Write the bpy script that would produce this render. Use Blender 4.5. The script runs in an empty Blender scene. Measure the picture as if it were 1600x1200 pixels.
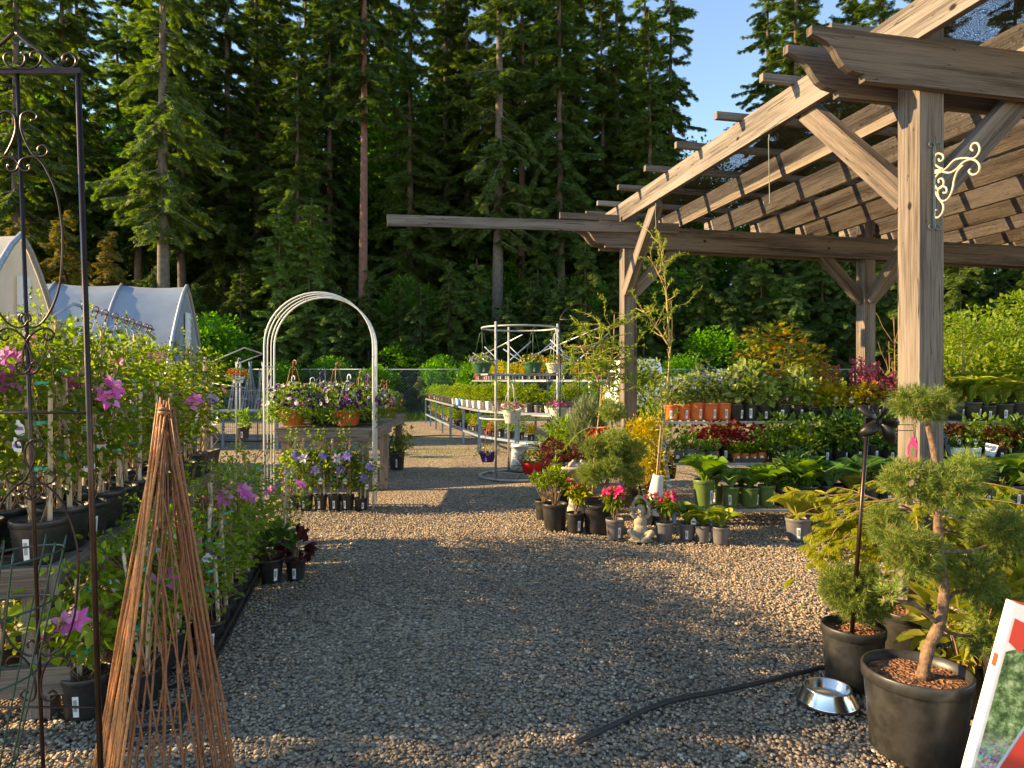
import bpy, math, random
import numpy as np
from mathutils import Vector, Matrix

# ------------------------------------------------------------------ camera, world, sun, exposure
SC = bpy.context.scene
COL = SC.collection
R = math.radians
EYE, FP, HOR = 1.6, 1067.0, 595.0
cam_d = bpy.data.cameras.new('camera')
cam_d.sensor_width = 36.0
cam_d.lens = FP / 1600 * 36.0
cam_d.shift_y = -5 / 1600
cam_d.clip_start, cam_d.clip_end = 0.05, 2000
cam = bpy.data.objects.new('camera', cam_d)
cam.location = (0, 0, EYE)
cam.rotation_euler = (R(90), 0, 0)
COL.objects.link(cam)
SC.camera = cam

SUN_EL, SUN_AZ = R(23), R(-91)            # azimuth measured from +Y towards +X: the sun stands to the left, a little beyond
sdir = Vector((math.sin(SUN_AZ) * math.cos(SUN_EL), math.cos(SUN_AZ) * math.cos(SUN_EL), math.sin(SUN_EL)))
sun_d = bpy.data.lights.new('sun', 'SUN')
sun_d.energy, sun_d.angle, sun_d.color = 4.0, R(0.5), (1.0, 0.82, 0.56)
sun = bpy.data.objects.new('sun', sun_d)
sun.rotation_euler = sdir.to_track_quat('Z', 'Y').to_euler()
COL.objects.link(sun)
W = bpy.data.worlds.new('World')
SC.world = W
W.use_nodes = True
wn, wl = W.node_tree.nodes, W.node_tree.links
sky = wn.new('ShaderNodeTexSky')
sky.sky_type = 'NISHITA'
sky.sun_disc = False
sky.sun_elevation, sky.sun_rotation = SUN_EL, SUN_AZ
sky.altitude, sky.air_density, sky.dust_density, sky.ozone_density = 600, 1.0, 0.0, 5.0
wl.new(sky.outputs[0], wn['Background'].inputs[0])
wn['Background'].inputs[1].default_value = 0.13
SC.view_settings.view_transform = 'Standard'
SC.view_settings.look = 'None'
SC.view_settings.exposure = 1.85
SC.view_settings.gamma = 1.0
SC.view_settings.use_white_balance = True
SC.view_settings.white_balance_temperature = 9000
SC.view_settings.use_curve_mapping = False
SC.render.engine = 'CYCLES'
SC.cycles.max_bounces = 6
SC.cycles.transparent_max_bounces = 12
SC.cycles.use_denoising = True

# ------------------------------------------------------------------ measures: photograph pixels (1600 x 1200) into metres
def PX(px, Y): return (px - 800) / FP * Y
def PZ(py, Y): return EYE + (HOR - py) / FP * Y
def GY(py): return EYE * FP / (py - HOR)
def at(px, py):
    Y = GY(py); return (PX(px, Y), Y, 0.0)
BD = Vector((0.977, 0.213, 0)); RD = Vector((-0.213, 0.977, 0))      # the pergola's two directions
BANG = math.atan2(0.213, 0.977)

# ------------------------------------------------------------------ mesh builder
class MB:
    def __init__(s): s.blocks = []; s.nv = 0
    def add(s, V, F, mi=0, uv=None, smooth=False):
        V = np.asarray(V, float).reshape(-1, 3)
        F = np.asarray(F, int)
        s.blocks.append((V, F + s.nv, mi, uv, smooth)); s.nv += len(V)
    def mixed(s, V, faces, mi=0, smooth=False):
        """faces of mixed sizes over one vertex list"""
        base = s.nv
        s.blocks.append((np.asarray(V, float).reshape(-1, 3), None, mi, None, smooth)); s.nv += len(V)
        for k in sorted(set(len(f) for f in faces)):
            s.blocks.append((np.zeros((0, 3)), np.array([f for f in faces if len(f) == k]) + base, mi, None, smooth))
    def beam(s, p0, p1, w, h, mi=0, up=(0, 0, 1), off=None):
        """box from p0 to p1 (centre line), w across, h along 'up'; UV: u runs along its length in metres"""
        p0, p1 = Vector(p0), Vector(p1)
        a = (p1 - p0); L = a.length; a.normalize()
        u = Vector(up); u = (u - a * u.dot(a)).normalized(); b = a.cross(u)
        V = []
        for p in (p0, p1):
            for sy, sz in ((-1, -1), (1, -1), (1, 1), (-1, 1)):
                V.append(p + b * (sy * w / 2) + u * (sz * h / 2))
        F = [(0, 1, 5, 4), (1, 2, 6, 5), (2, 3, 7, 6), (3, 0, 4, 7), (3, 2, 1, 0), (4, 5, 6, 7)]
        o = off if off is not None else random.random() * 37
        uv = []
        acc = [0, w, w + h, w + h + w]
        for k in range(4):
            d = w if k % 2 == 0 else h
            v0 = acc[k] + o * 1.7
            uv += [(o, v0), (o, v0 + d), (o + L, v0 + d), (o + L, v0)]
        uv += [(o + 5, 0), (o + 5, w), (o + 5 + h, w), (o + 5 + h, 0)] * 2
        s.add([tuple(v) for v in V], F, mi, np.array(uv))
    def box(s, c, d, mi=0, rz=0):
        c = Vector(c); ax = Vector((math.cos(rz), math.sin(rz), 0))
        s.beam(c - ax * d[0] / 2, c + ax * d[0] / 2, d[1], d[2], mi)
    def tube(s, pts, r, n=8, mi=0, cap=True, closed=False, smooth=True):
        pts = [Vector(p) for p in pts]; m = len(pts)
        rr = list(r) if hasattr(r, '__len__') else [r] * m
        V = []; prev = None
        for i, p in enumerate(pts):
            if closed: t = pts[(i + 1) % m] - pts[i - 1]
            else: t = pts[min(i + 1, m - 1)] - pts[max(i - 1, 0)]
            t = t.normalized() if t.length > 1e-9 else Vector((0, 0, 1))
            if prev is None:
                ref = Vector((0, 0, 1)) if abs(t.z) < .9 else Vector((1, 0, 0))
                nrm = (ref - t * ref.dot(t)).normalized()
            else:
                nrm = prev - t * prev.dot(t)
                nrm = nrm.normalized() if nrm.length > 1e-6 else prev
            prev = nrm; bn = t.cross(nrm)
            for k in range(n):
                a = 2 * math.pi * k / n
                V.append(p + (nrm * math.cos(a) + bn * math.sin(a)) * rr[i])
        F = []
        for i in range(m if closed else m - 1):
            j = (i + 1) % m
            for k in range(n):
                k2 = (k + 1) % n
                F.append((i * n + k, i * n + k2, j * n + k2, j * n + k))
        V = [tuple(v) for v in V]
        s.add(V, F, mi, None, smooth)
        if cap and not closed:
            base = s.nv - len(V)
            s.blocks.append((np.zeros((0, 3)), np.array([list(range(n))[::-1], [(m - 1) * n + k for k in range(n)]]) + base, mi, None, False))
    def lathe(s, prof, n=24, c=(0, 0, 0), mi=0, smooth=True, wob=None):
        V = []
        for (r, z) in prof:
            for k in range(n):
                a = 2 * math.pi * k / n
                q = wob(a, z) if wob else 1
                V.append((c[0] + r * q * math.cos(a), c[1] + r * q * math.sin(a), c[2] + z))
        F = [(i * n + k, i * n + (k + 1) % n, (i + 1) * n + (k + 1) % n, (i + 1) * n + k) for i in range(len(prof) - 1) for k in range(n)]
        s.add(V, F, mi, None, smooth)
    def leaves(s, T, P, A, N, L, Wd, mi=0, smooth=False):
        """scatter template T at points P, along axes A, facing N, length L, width Wd (arrays)"""
        P = np.asarray(P, float); n = len(P)
        if n == 0: return
        A = A / (np.linalg.norm(A, axis=1, keepdims=True) + 1e-9)
        N = N - (N * A).sum(1, keepdims=True) * A
        N = N / (np.linalg.norm(N, axis=1, keepdims=True) + 1e-9)
        B = np.cross(N, A)
        L = np.broadcast_to(L, (n,)); Wd = np.broadcast_to(Wd, (n,))
        tv, groups = T
        V = P[:, None, :] + A[:, None, :] * (tv[None, :, 0] * L[:, None])[..., None] + B[:, None, :] * (tv[None, :, 1] * Wd[:, None])[..., None] + N[:, None, :] * (tv[None, :, 2] * L[:, None])[..., None]
        k = len(tv); base = s.nv
        s.blocks.append((V.reshape(-1, 3), None, mi, None, smooth)); s.nv += n * k
        off = (np.arange(n) * k)[:, None, None] + base
        for g in groups:
            s.blocks.append((np.zeros((0, 3)), (g[None] + off).reshape(-1, g.shape[1]), mi, None, smooth))
    def build(s, name, mats, parent=None, loc=None):
        if not isinstance(mats, (list, tuple)): mats = [mats]
        V = np.concatenate([b[0] for b in s.blocks]).astype(np.float32)
        fb = [b for b in s.blocks if b[1] is not None and len(b[1])]
        loops = np.concatenate([b[1].ravel() for b in fb]).astype(np.int32)
        tot = np.concatenate([np.full(len(b[1]), b[1].shape[1]) for b in fb]).astype(np.int32)
        mi = np.concatenate([np.full(len(b[1]), b[2]) for b in fb]).astype(np.int32)
        sm = np.concatenate([np.full(len(b[1]), b[4]) for b in fb]).astype(bool)
        st = np.concatenate([[0], np.cumsum(tot)[:-1]]).astype(np.int32)
        me = bpy.data.meshes.new(name)
        me.vertices.add(len(V)); me.vertices.foreach_set('co', V.ravel())
        me.loops.add(len(loops)); me.loops.foreach_set('vertex_index', loops)
        me.polygons.add(len(tot)); me.polygons.foreach_set('loop_start', st)
        me.polygons.foreach_set('material_index', mi)
        if any(b[3] is not None for b in fb):
            uv = np.concatenate([b[3] if b[3] is not None else np.zeros((b[1].size, 2)) for b in fb]).astype(np.float32)
            l = me.uv_layers.new(name='UVMap'); l.data.foreach_set('uv', uv.ravel())
        me.update(calc_edges=True)
        me.polygons.foreach_set('use_smooth', sm)
        for m in mats: me.materials.append(MAT[m] if isinstance(m, str) else m)
        o = bpy.data.objects.new(name, me); COL.objects.link(o)
        if parent is not None: o.parent = parent
        if loc is not None: o.location = loc
        return o

def mk(rows, faces):
    gs = {}
    for f in faces: gs.setdefault(len(f), []).append(f)
    return (np.array(rows, float), [np.array(v) for v in gs.values()])
T_DIA = mk([(0, 0, 0), (.45, .5, .06), (1, 0, -.04), (.45, -.5, .06)], [(0, 1, 2), (0, 2, 3)])
T_LEAF = mk([(0, 0, 0), (.35, 0, -.02), (.7, 0, -.05), (1, 0, -.14), (.3, .5, .06), (.68, .38, .02), (.3, -.5, .06), (.68, -.38, .02)],
            [(0, 4, 1), (1, 4, 5, 2), (2, 5, 3), (0, 1, 6), (1, 2, 7, 6), (2, 3, 7)])
T_TRI = mk([(0, .5, 0), (0, -.5, 0), (1, 0, 0)], [(0, 1, 2)])
T_NEED = mk([(0, 0, 0), (.5, .5, 0), (1, 0, 0), (.5, -.5, 0), (.5, 0, .05)], [(0, 1, 4), (1, 2, 4), (2, 3, 4), (3, 0, 4)])
def t_strap(n, wf, arch, fold=.12):
    rows = []; fs = []
    for i in range(n + 1):
        t = i / n; w = wf(t); z = arch(t)
        rows += [(t, 0, z - fold * w * .3), (t, w / 2, z + fold * w * .5), (t, -w / 2, z + fold * w * .5)]
    for i in range(n):
        a = 3 * i; b = a + 3
        fs += [(a, a + 1, b + 1, b), (a + 2, a, b, b + 2)]
    return mk(rows, fs)
T_HOSTA = t_strap(6, lambda t: .12 if t < .22 else max(0.02, math.sin(math.pi * min(1, (t - .16) / .84) ** .75)) , lambda t: .4 * math.sin(t * 2.2) - .22 * t * t, .3)
T_STRAP = t_strap(5, lambda t: max(.02, math.sin(math.pi * (t * .82 + .16))), lambda t: .5 * math.sin(t * 2.9) - .25 * t * t, .4)
T_BLADE = t_strap(4, lambda t: max(.03, 1 - t), lambda t: .45 * math.sin(t * 2.8) - .3 * t * t, .2)
T_BROAD = t_strap(4, lambda t: max(.02, math.sin(math.pi * t ** .7)), lambda t: -.25 * t * t, .3)
def t_star(k, inner, cup=.1, z0=0.0):
    rows = [(0.5, 0, z0)]; fs = []
    for i in range(2 * k):
        a = math.pi * i / k; r = .5 if i % 2 == 0 else inner
        rows.append((.5 + r * math.cos(a), r * math.sin(a), cup * r * 2))
    for i in range(2 * k): fs.append((0, 1 + i, 1 + (i + 1) % (2 * k)))
    return mk(rows, fs)
T_MAPLE = t_star(5, .17, -.05)
T_FLOW = t_star(5, .36, .22, -.06)
T_FLOW6 = t_star(6, .2, .1, 0)
def _spray():
    rows = []; fs = []
    def dia(x0, y0, x1, y1, w, z=0.0):
        b = len(rows); dx, dy = x1 - x0, y1 - y0; l = math.hypot(dx, dy); nx, ny = -dy / l * w, dx / l * w
        rows.extend([(x0, y0, 0), (x0 + dx * .4 + nx, y0 + dy * .4 + ny, z), (x1, y1, z * 2), (x0 + dx * .4 - nx, y0 + dy * .4 - ny, z)]); fs.append((b, b + 1, b + 2, b + 3))
    dia(0, 0, 1, 0, .07)
    for x, l in ((.1, .42), (.3, .45), (.5, .36), (.68, .24)):
        for s in (1, -1): dia(x, 0, x + l * .8, s * l * 1.15, .065, -.05)
    return mk(rows, fs)
T_SPRAY = _spray()

# ------------------------------------------------------------------ materials
MAT = {}
def nodes(name):
    m = bpy.data.materials.new(name); m.use_nodes = True
    MAT[name] = m
    nt = m.node_tree
    return m, nt, nt.nodes['Principled BSDF'], nt.nodes['Material Output']
def ramp(nt, cols, pos=None, interp='LINEAR'):
    r = nt.nodes.new('ShaderNodeValToRGB'); e = r.color_ramp.elements; r.color_ramp.interpolation = interp
    n = len(cols)
    for i, c in enumerate(cols):
        p = pos[i] if pos else (i / (n - 1) if n > 1 else 0)
        if i < 2: e[i].position = p; el = e[i]
        else: el = e.new(p)
        el.color = (*c, 1)
    return r
def noise(nt, scale, vec=None, detail=4, rough=.6, sc=None):
    n = nt.nodes.new('ShaderNodeTexNoise'); n.inputs['Scale'].default_value = scale
    n.inputs['Detail'].default_value = detail; n.inputs['Roughness'].default_value = rough
    if vec is not None:
        if sc:
            mp = nt.nodes.new('ShaderNodeMapping'); mp.inputs['Scale'].default_value = sc
            nt.links.new(vec, mp.inputs[0]); vec = mp.outputs[0]
        nt.links.new(vec, n.inputs['Vector'])
    return n
def bump(nt, h, bs, strength, dist=.01):
    b = nt.nodes.new('ShaderNodeBump'); b.inputs['Strength'].default_value = strength; b.inputs['Distance'].default_value = dist
    nt.links.new(h, b.inputs['Height']); nt.links.new(b.outputs[0], bs.inputs['Normal'])
def plain(name, col, rough=.5, metal=0.0, var=.25, scale=6, bmp=0.0, spec=.5, coord='Object'):
    """one real colour with slight mottling"""
    m, nt, bs, out = nodes(name)
    tc = nt.nodes.new('ShaderNodeTexCoord')
    nz = noise(nt, scale, tc.outputs[coord], 6, .65)
    lo = tuple(c * (1 - var) for c in col); hi = tuple(min(1, c * (1 + var)) for c in col)
    r = ramp(nt, [lo, hi], [.3, .7]); nt.links.new(nz.outputs[0], r.inputs[0])
    nt.links.new(r.outputs[0], bs.inputs['Base Color'])
    bs.inputs['Roughness'].default_value = rough; bs.inputs['Metallic'].default_value = metal
    bs.inputs['Specular IOR Level'].default_value = spec
    if bmp: bump(nt, nz.outputs[0], bs, bmp)
    return m
def leafm(name, cols, tr=.35, rough=.45, tcol=None, pos=None, tint=.25):
    m, nt, bs, out = nodes(name)
    g = nt.nodes.new('ShaderNodeNewGeometry')
    r = ramp(nt, cols, pos); nt.links.new(g.outputs['Random Per Island'], r.inputs[0])
    oi = nt.nodes.new('ShaderNodeObjectInfo')
    hs = nt.nodes.new('ShaderNodeHueSaturation')
    mr = nt.nodes.new('ShaderNodeMapRange'); mr.inputs['To Min'].default_value = 1 - tint; mr.inputs['To Max'].default_value = 1 + tint
    nt.links.new(oi.outputs['Random'], mr.inputs[0]); nt.links.new(mr.outputs[0], hs.inputs['Value'])
    nt.links.new(r.outputs[0], hs.inputs['Color'])
    nt.links.new(hs.outputs[0], bs.inputs['Base Color']); bs.inputs['Roughness'].default_value = rough
    bs.inputs['Specular IOR Level'].default_value = .3
    if tr > 0:
        tl = nt.nodes.new('ShaderNodeBsdfTranslucent'); mx = nt.nodes.new('ShaderNodeMixShader')
        gm = nt.nodes.new('ShaderNodeMixRGB'); gm.blend_type = 'MULTIPLY'; gm.inputs[0].default_value = 1
        gm.inputs[2].default_value = (*(tcol or (2.1, 1.9, .7)), 1)
        nt.links.new(hs.outputs[0], gm.inputs[1]); nt.links.new(gm.outputs[0], tl.inputs[0])
        mx.inputs[0].default_value = tr
        nt.links.new(bs.outputs[0], mx.inputs[1]); nt.links.new(tl.outputs[0], mx.inputs[2])
        nt.links.new(mx.outputs[0], out.inputs[0])
    return m
def woodm(name, c1, c2, c3, knots=True, rough=.85):
    m, nt, bs, out = nodes(name)
    uv = nt.nodes.new('ShaderNodeUVMap')
    n1 = noise(nt, 1.0, uv.outputs[0], 8, .75, (1.3, 48, 1))
    n2 = noise(nt, 1.0, uv.outputs[0], 4, .5, (.6, 8, 1))
    n3 = noise(nt, 1.0, uv.outputs[0], 3, .5, (4, 210, 1))
    mx = nt.nodes.new('ShaderNodeMath'); mx.operation = 'ADD'
    nt.links.new(n1.outputs[0], mx.inputs[0]); nt.links.new(n2.outputs[0], mx.inputs[1])
    m2 = nt.nodes.new('ShaderNodeMath'); m2.operation = 'MULTIPLY_ADD'; m2.inputs[1].default_value = .5
    nt.links.new(n3.outputs[0], m2.inputs[0]); nt.links.new(mx.outputs[0], m2.inputs[2])
    r = ramp(nt, [c3, c2, c1, tuple(min(1, c * 1.25) for c in c1)], [.37, .47, .53, .64])
    dv = nt.nodes.new('ShaderNodeMath'); dv.operation = 'DIVIDE'; dv.inputs[1].default_value = 2.5
    nt.links.new(m2.outputs[0], dv.inputs[0]); nt.links.new(dv.outputs[0], r.inputs[0])
    last = r.outputs[0]
    if knots:
        mp = nt.nodes.new('ShaderNodeMapping'); mp.inputs['Scale'].default_value = (2.6, 4.2, 1)
        nt.links.new(uv.outputs[0], mp.inputs[0])
        vo = nt.nodes.new('ShaderNodeTexVoronoi'); vo.inputs['Scale'].default_value = 1.0
        nt.links.new(mp.outputs[0], vo.inputs['Vector'])
        kr = ramp(nt, [(1, 1, 1), (0, 0, 0)], [.045, .085]); nt.links.new(vo.outputs['Distance'], kr.inputs[0])
        mk_ = nt.nodes.new('ShaderNodeMixRGB'); mk_.inputs[2].default_value = (c3[0] * .35, c3[1] * .3, c3[2] * .3, 1)
        nt.links.new(kr.outputs[0], mk_.inputs[0]); nt.links.new(last, mk_.inputs[1]); last = mk_.outputs[0]
    # long dark drying cracks
    n4 = noise(nt, 1.0, uv.outputs[0], 2, .5, (.55, 14, 1))
    cr = ramp(nt, [(0, 0, 0), (1, 1, 1), (1, 1, 1), (0, 0, 0)], [.496, .499, .501, .504]); nt.links.new(n4.outputs[0], cr.inputs[0])
    mc = nt.nodes.new('ShaderNodeMixRGB'); mc.inputs[2].default_value = (c3[0] * .3, c3[1] * .3, c3[2] * .3, 1)
    nt.links.new(cr.outputs[0], mc.inputs[0]); nt.links.new(last, mc.inputs[1]); last = mc.outputs[0]
    oi = nt.nodes.new('ShaderNodeObjectInfo'); mr = nt.nodes.new('ShaderNodeMapRange'); mr.inputs['To Min'].default_value = .78; mr.inputs['To Max'].default_value = 1.2
    ms = nt.nodes.new('ShaderNodeMapRange'); ms.inputs['To Min'].default_value = 1.1; ms.inputs['To Max'].default_value = .7; hs = nt.nodes.new('ShaderNodeHueSaturation')
    nt.links.new(oi.outputs['Random'], mr.inputs[0]); nt.links.new(oi.outputs['Random'], ms.inputs[0]); nt.links.new(mr.outputs[0], hs.inputs['Value']); nt.links.new(ms.outputs[0], hs.inputs['Saturation'])
    nt.links.new(last, hs.inputs['Color']); last = hs.outputs[0]
    nt.links.new(last, bs.inputs['Base Color']); bs.inputs['Roughness'].default_value = rough
    bs.inputs['Specular IOR Level'].default_value = .2
    bump(nt, m2.outputs[0], bs, .8, .008)
    return m

woodm('weathered_cedar', (.19, .148, .116), (.118, .089, .069), (.034, .026, .02))
woodm('bench_timber', (.26, .205, .16), (.18, .135, .1), (.07, .05, .038))
woodm('brace_timber', (.42, .2, .08), (.33, .15, .06), (.15, .07, .03), knots=False)
woodm('stake_wood', (.62, .44, .27), (.52, .34, .19), (.3, .18, .1), knots=False)
plain('black_plastic', (.026, .024, .022), .42, 0, .7, 11, .08)
plain('grey_plastic', (.12, .11, .11), .5, 0, .25, 9)
plain('terracotta_plastic', (.62, .13, .035), .42, 0, .12, 7)
plain('green_plastic', (.035, .11, .055), .4, 0, .2, 7)
plain('olive_plastic', (.09, .14, .03), .45, 0, .2, 7)
plain('cream_plastic', (.62, .56, .47), .45, 0, .08, 7)
plain('white_plastic', (.74, .74, .72), .4, 0, .06, 7)
plain('purple_plastic', (.1, .02, .2), .4, 0, .15, 7)
plain('red_plastic', (.6, .012, .02), .35, 0, .1, 7)
plain('magenta_plastic', (.62, .012, .1), .4, 0, .12, 7)
plain('blue_plastic', (.03, .22, .5), .4, 0, .12, 7)
plain('dark_red_plastic', (.17, .025, .02), .4, 0, .12, 7)
plain('copper_plastic', (.4, .13, .06), .4, 0, .12, 7)
plain('white_card', (.78, .77, .74), .5, 0, .05, 30)
plain('teal_tape', (.02, .4, .25), .4, 0, .2, 7)
plain('yellow_tape', (.65, .65, .2), .5, 0, .1, 7)
plain('galvanised', (.42, .43, .44), .42, .75, .25, 22)
plain('galv_blue', (.2, .27, .34), .5, .4, .25, 12)
plain('rail_grey', (.36, .35, .33), .6, .3, .2, 14)
plain('bronze_metal', (.05, .03, .024), .32, .8, .4, 12)
plain('black_iron', (.022, .02, .019), .42, .6, .35, 18)
plain('cream_iron', (.42, .36, .26), .5, 0, .12, 16)
plain('patina_iron', (.16, .19, .16), .6, .3, .25, 16)
plain('steel', (.62, .6, .57), .18, 1.0, .1, 5)
plain('green_wire', (.006, .04, .026), .4, 0, .2, 8)
plain('rubber_hose', (.03, .027, .026), .55, 0, .3, 10)
plain('peg', (.1, .09, .08), .9)
plain('bark', (.11, .075, .052), .95, 0, .5, 5, .9)
plain('pine_bark', (.17, .1, .06), .95, 0, .65, 42, 1.0)
plain('bark_red', (.15, .07, .05), .95, 0, .4, 5, .9)
plain('bark_grey', (.12, .095, .075), .95, 0, .45, 6, .9)
plain('twig', (.26, .15, .07), .8, 0, .3, 12)
plain('twig_yellow', (.36, .24, .08), .7, 0, .25, 12)
plain('willow_lit', (.5, .2, .065), .5, 0, .4, 60, .3)  # obelisk fan: sunlight put into a lighter willow colour
plain('willow_shaded', (.22, .075, .026), .55, 0, .45, 60, .3)  # other obelisk sticks: shade put into a darker willow colour
plain('concrete', (.36, .31, .25), .9, 0, .25, 18, .5)
plain('stone', (.3, .25, .175), .85, 0, .35, 22, .6)
plain('red_print', (.72, .06, .035), .45, 0, .05, 4)
plain('grey_print', (.3, .29, .28), .6, 0, .1, 4)
plain('carton_white', (.78, .76, .73), .5, 0, .04, 8)
plain('carton_kraft', (.4, .26, .14), .8, 0, .1, 30)
plain('white_paint', (.72, .7, .64), .45, 0, .12, 12)
plain('vehicle_paint', (.7, .72, .74), .25, 0, .04, 3)
plain('vehicle_glass', (.02, .025, .03), .08, 0, .05, 3)
plain('rubber', (.02, .02, .02), .8)
plain('fleece', (.62, .58, .54), .8, 0, .12, 10)
def soilm():
    m, nt, bs, out = nodes('potting_bark')
    tc = nt.nodes.new('ShaderNodeTexCoord'); vo = nt.nodes.new('ShaderNodeTexVoronoi'); vo.inputs['Scale'].default_value = 60
    nt.links.new(tc.outputs['Object'], vo.inputs['Vector'])
    sp = nt.nodes.new('ShaderNodeSeparateColor'); nt.links.new(vo.outputs['Color'], sp.inputs[0])
    r = ramp(nt, [(.06, .02, .01), (.2, .08, .035), (.34, .15, .06)]); nt.links.new(sp.outputs[0], r.inputs[0])
    nt.links.new(r.outputs[0], bs.inputs['Base Color']); bs.inputs['Roughness'].default_value = .9
    bump(nt, vo.outputs['Distance'], bs, 1, .02)
soilm()
def filmm(name, col, tr):
    m, nt, bs, out = nodes(name)
    tc = nt.nodes.new('ShaderNodeTexCoord'); nz = noise(nt, 1.2, tc.outputs['Object'], 5, .6)
    r = ramp(nt, [tuple(c * .8 for c in col), col], [.3, .65]); nt.links.new(nz.outputs[0], r.inputs[0])
    nt.links.new(r.outputs[0], bs.inputs['Base Color']); bs.inputs['Roughness'].default_value = .38
    tl = nt.nodes.new('ShaderNodeBsdfTranslucent'); mx = nt.nodes.new('ShaderNodeMixShader'); mx.inputs[0].default_value = tr
    nt.links.new(r.outputs[0], tl.inputs[0]); nt.links.new(bs.outputs[0], mx.inputs[1]); nt.links.new(tl.outputs[0], mx.inputs[2])
    nt.links.new(mx.outputs[0], out.inputs[0])
    nw = noise(nt, 1.0, tc.outputs['Object'], 3, .5, (1.5, 5, 1)); bump(nt, nw.outputs[0], bs, .35, .05)
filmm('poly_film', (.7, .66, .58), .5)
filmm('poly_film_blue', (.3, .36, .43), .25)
def clothm():
    m, nt, bs, out = nodes('shade_mesh')
    tc = nt.nodes.new('ShaderNodeTexCoord'); nz = noise(nt, 210, tc.outputs['Object'], 2, .5)
    r = ramp(nt, [(0, 0, 0), (1, 1, 1)], [.54, .57]); nt.links.new(nz.outputs[0], r.inputs[0])
    bs.inputs['Base Color'].default_value = (.02, .018, .017, 1); bs.inputs['Roughness'].default_value = .8
    tp = nt.nodes.new('ShaderNodeBsdfTransparent'); mx = nt.nodes.new('ShaderNodeMixShader')
    nt.links.new(r.outputs[0], mx.inputs[0]); nt.links.new(bs.outputs[0], mx.inputs[1]); nt.links.new(tp.outputs[0], mx.inputs[2])
    nt.links.new(mx.outputs[0], out.inputs[0])
clothm()
def stonem():
    m, nt, bs, out = nodes('pebble')
    g = nt.nodes.new('ShaderNodeNewGeometry')
    r = ramp(nt, [(.15, .13, .105), (.28, .225, .165), (.40, .30, .2), (.5, .38, .25), (.3, .26, .22), (.58, .45, .31), (.4, .23, .13), (.72, .63, .48)], [0, .16, .34, .5, .64, .78, .9, .985])
    nt.links.new(g.outputs['Random Per Island'], r.inputs[0])
    tc = nt.nodes.new('ShaderNodeTexCoord'); nz = noise(nt, 120, tc.outputs['Object'], 3)
    mx = nt.nodes.new('ShaderNodeMixRGB'); mx.blend_type = 'MULTIPLY'; mx.inputs[0].default_value = .5
    nt.links.new(r.outputs[0], mx.inputs[1]); nt.links.new(nz.outputs[0], mx.inputs[2])
    big = noise(nt, .8, tc.outputs['Object'], 5, .6); br = ramp(nt, [(.72, .66, .6), (1, .98, .95), (1, 1, 1)], [.36, .5, .62]); nt.links.new(big.outputs[0], br.inputs[0])
    m2 = nt.nodes.new('ShaderNodeMixRGB'); m2.blend_type = 'MULTIPLY'; m2.inputs[0].default_value = 1
    nt.links.new(mx.outputs[0], m2.inputs[1]); nt.links.new(br.outputs[0], m2.inputs[2])
    nt.links.new(m2.outputs[0], bs.inputs['Base Color']); bs.inputs['Roughness'].default_value = .8
stonem()
def gravelm():
    m, nt, bs, out = nodes('gravel_ground')
    tc = nt.nodes.new('ShaderNodeTexCoord')
    vo = nt.nodes.new('ShaderNodeTexVoronoi'); vo.inputs['Scale'].default_value = 38
    nt.links.new(tc.outputs['Object'], vo.inputs['Vector'])
    sp = nt.nodes.new('ShaderNodeSeparateColor'); nt.links.new(vo.outputs['Color'], sp.inputs[0])
    r = ramp(nt, [(.17, .145, .115), (.29, .235, .17), (.4, .31, .21), (.5, .385, .255), (.31, .27, .225), (.56, .44, .3), (.4, .23, .13), (.66, .58, .44)], [0, .16, .34, .5, .64, .78, .9, .985])
    nt.links.new(sp.outputs[0], r.inputs[0])
    dr = ramp(nt, [(1, 1, 1), (.25, .22, .2)], [.35, .75]); nt.links.new(vo.outputs['Distance'], dr.inputs[0])
    mx = nt.nodes.new('ShaderNodeMixRGB'); mx.blend_type = 'MULTIPLY'; mx.inputs[0].default_value = 1
    nt.links.new(r.outputs[0], mx.inputs[1]); nt.links.new(dr.outputs[0], mx.inputs[2])
    nz = noise(nt, .9, tc.outputs['Object'], 5); r2 = ramp(nt, [(.82, .78, .74), (1.1, 1.08, 1.05)], [.35, .65]); nt.links.new(nz.outputs[0], r2.inputs[0])
    m2 = nt.nodes.new('ShaderNodeMixRGB'); m2.blend_type = 'MULTIPLY'; m2.inputs[0].default_value = 1
    nt.links.new(mx.outputs[0], m2.inputs[1]); nt.links.new(r2.outputs[0], m2.inputs[2])
    nt.links.new(m2.outputs[0], bs.inputs['Base Color']); bs.inputs['Roughness'].default_value = .9
    iv = nt.nodes.new('ShaderNodeMath'); iv.operation = 'MULTIPLY'; iv.inputs[1].default_value = -1
    nt.links.new(vo.outputs['Distance'], iv.inputs[0]); bump(nt, iv.outputs[0], bs, 1.0, .02)
gravelm()
plain('earth', (.07, .06, .035), .95, 0, .5, 2, .5)
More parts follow.
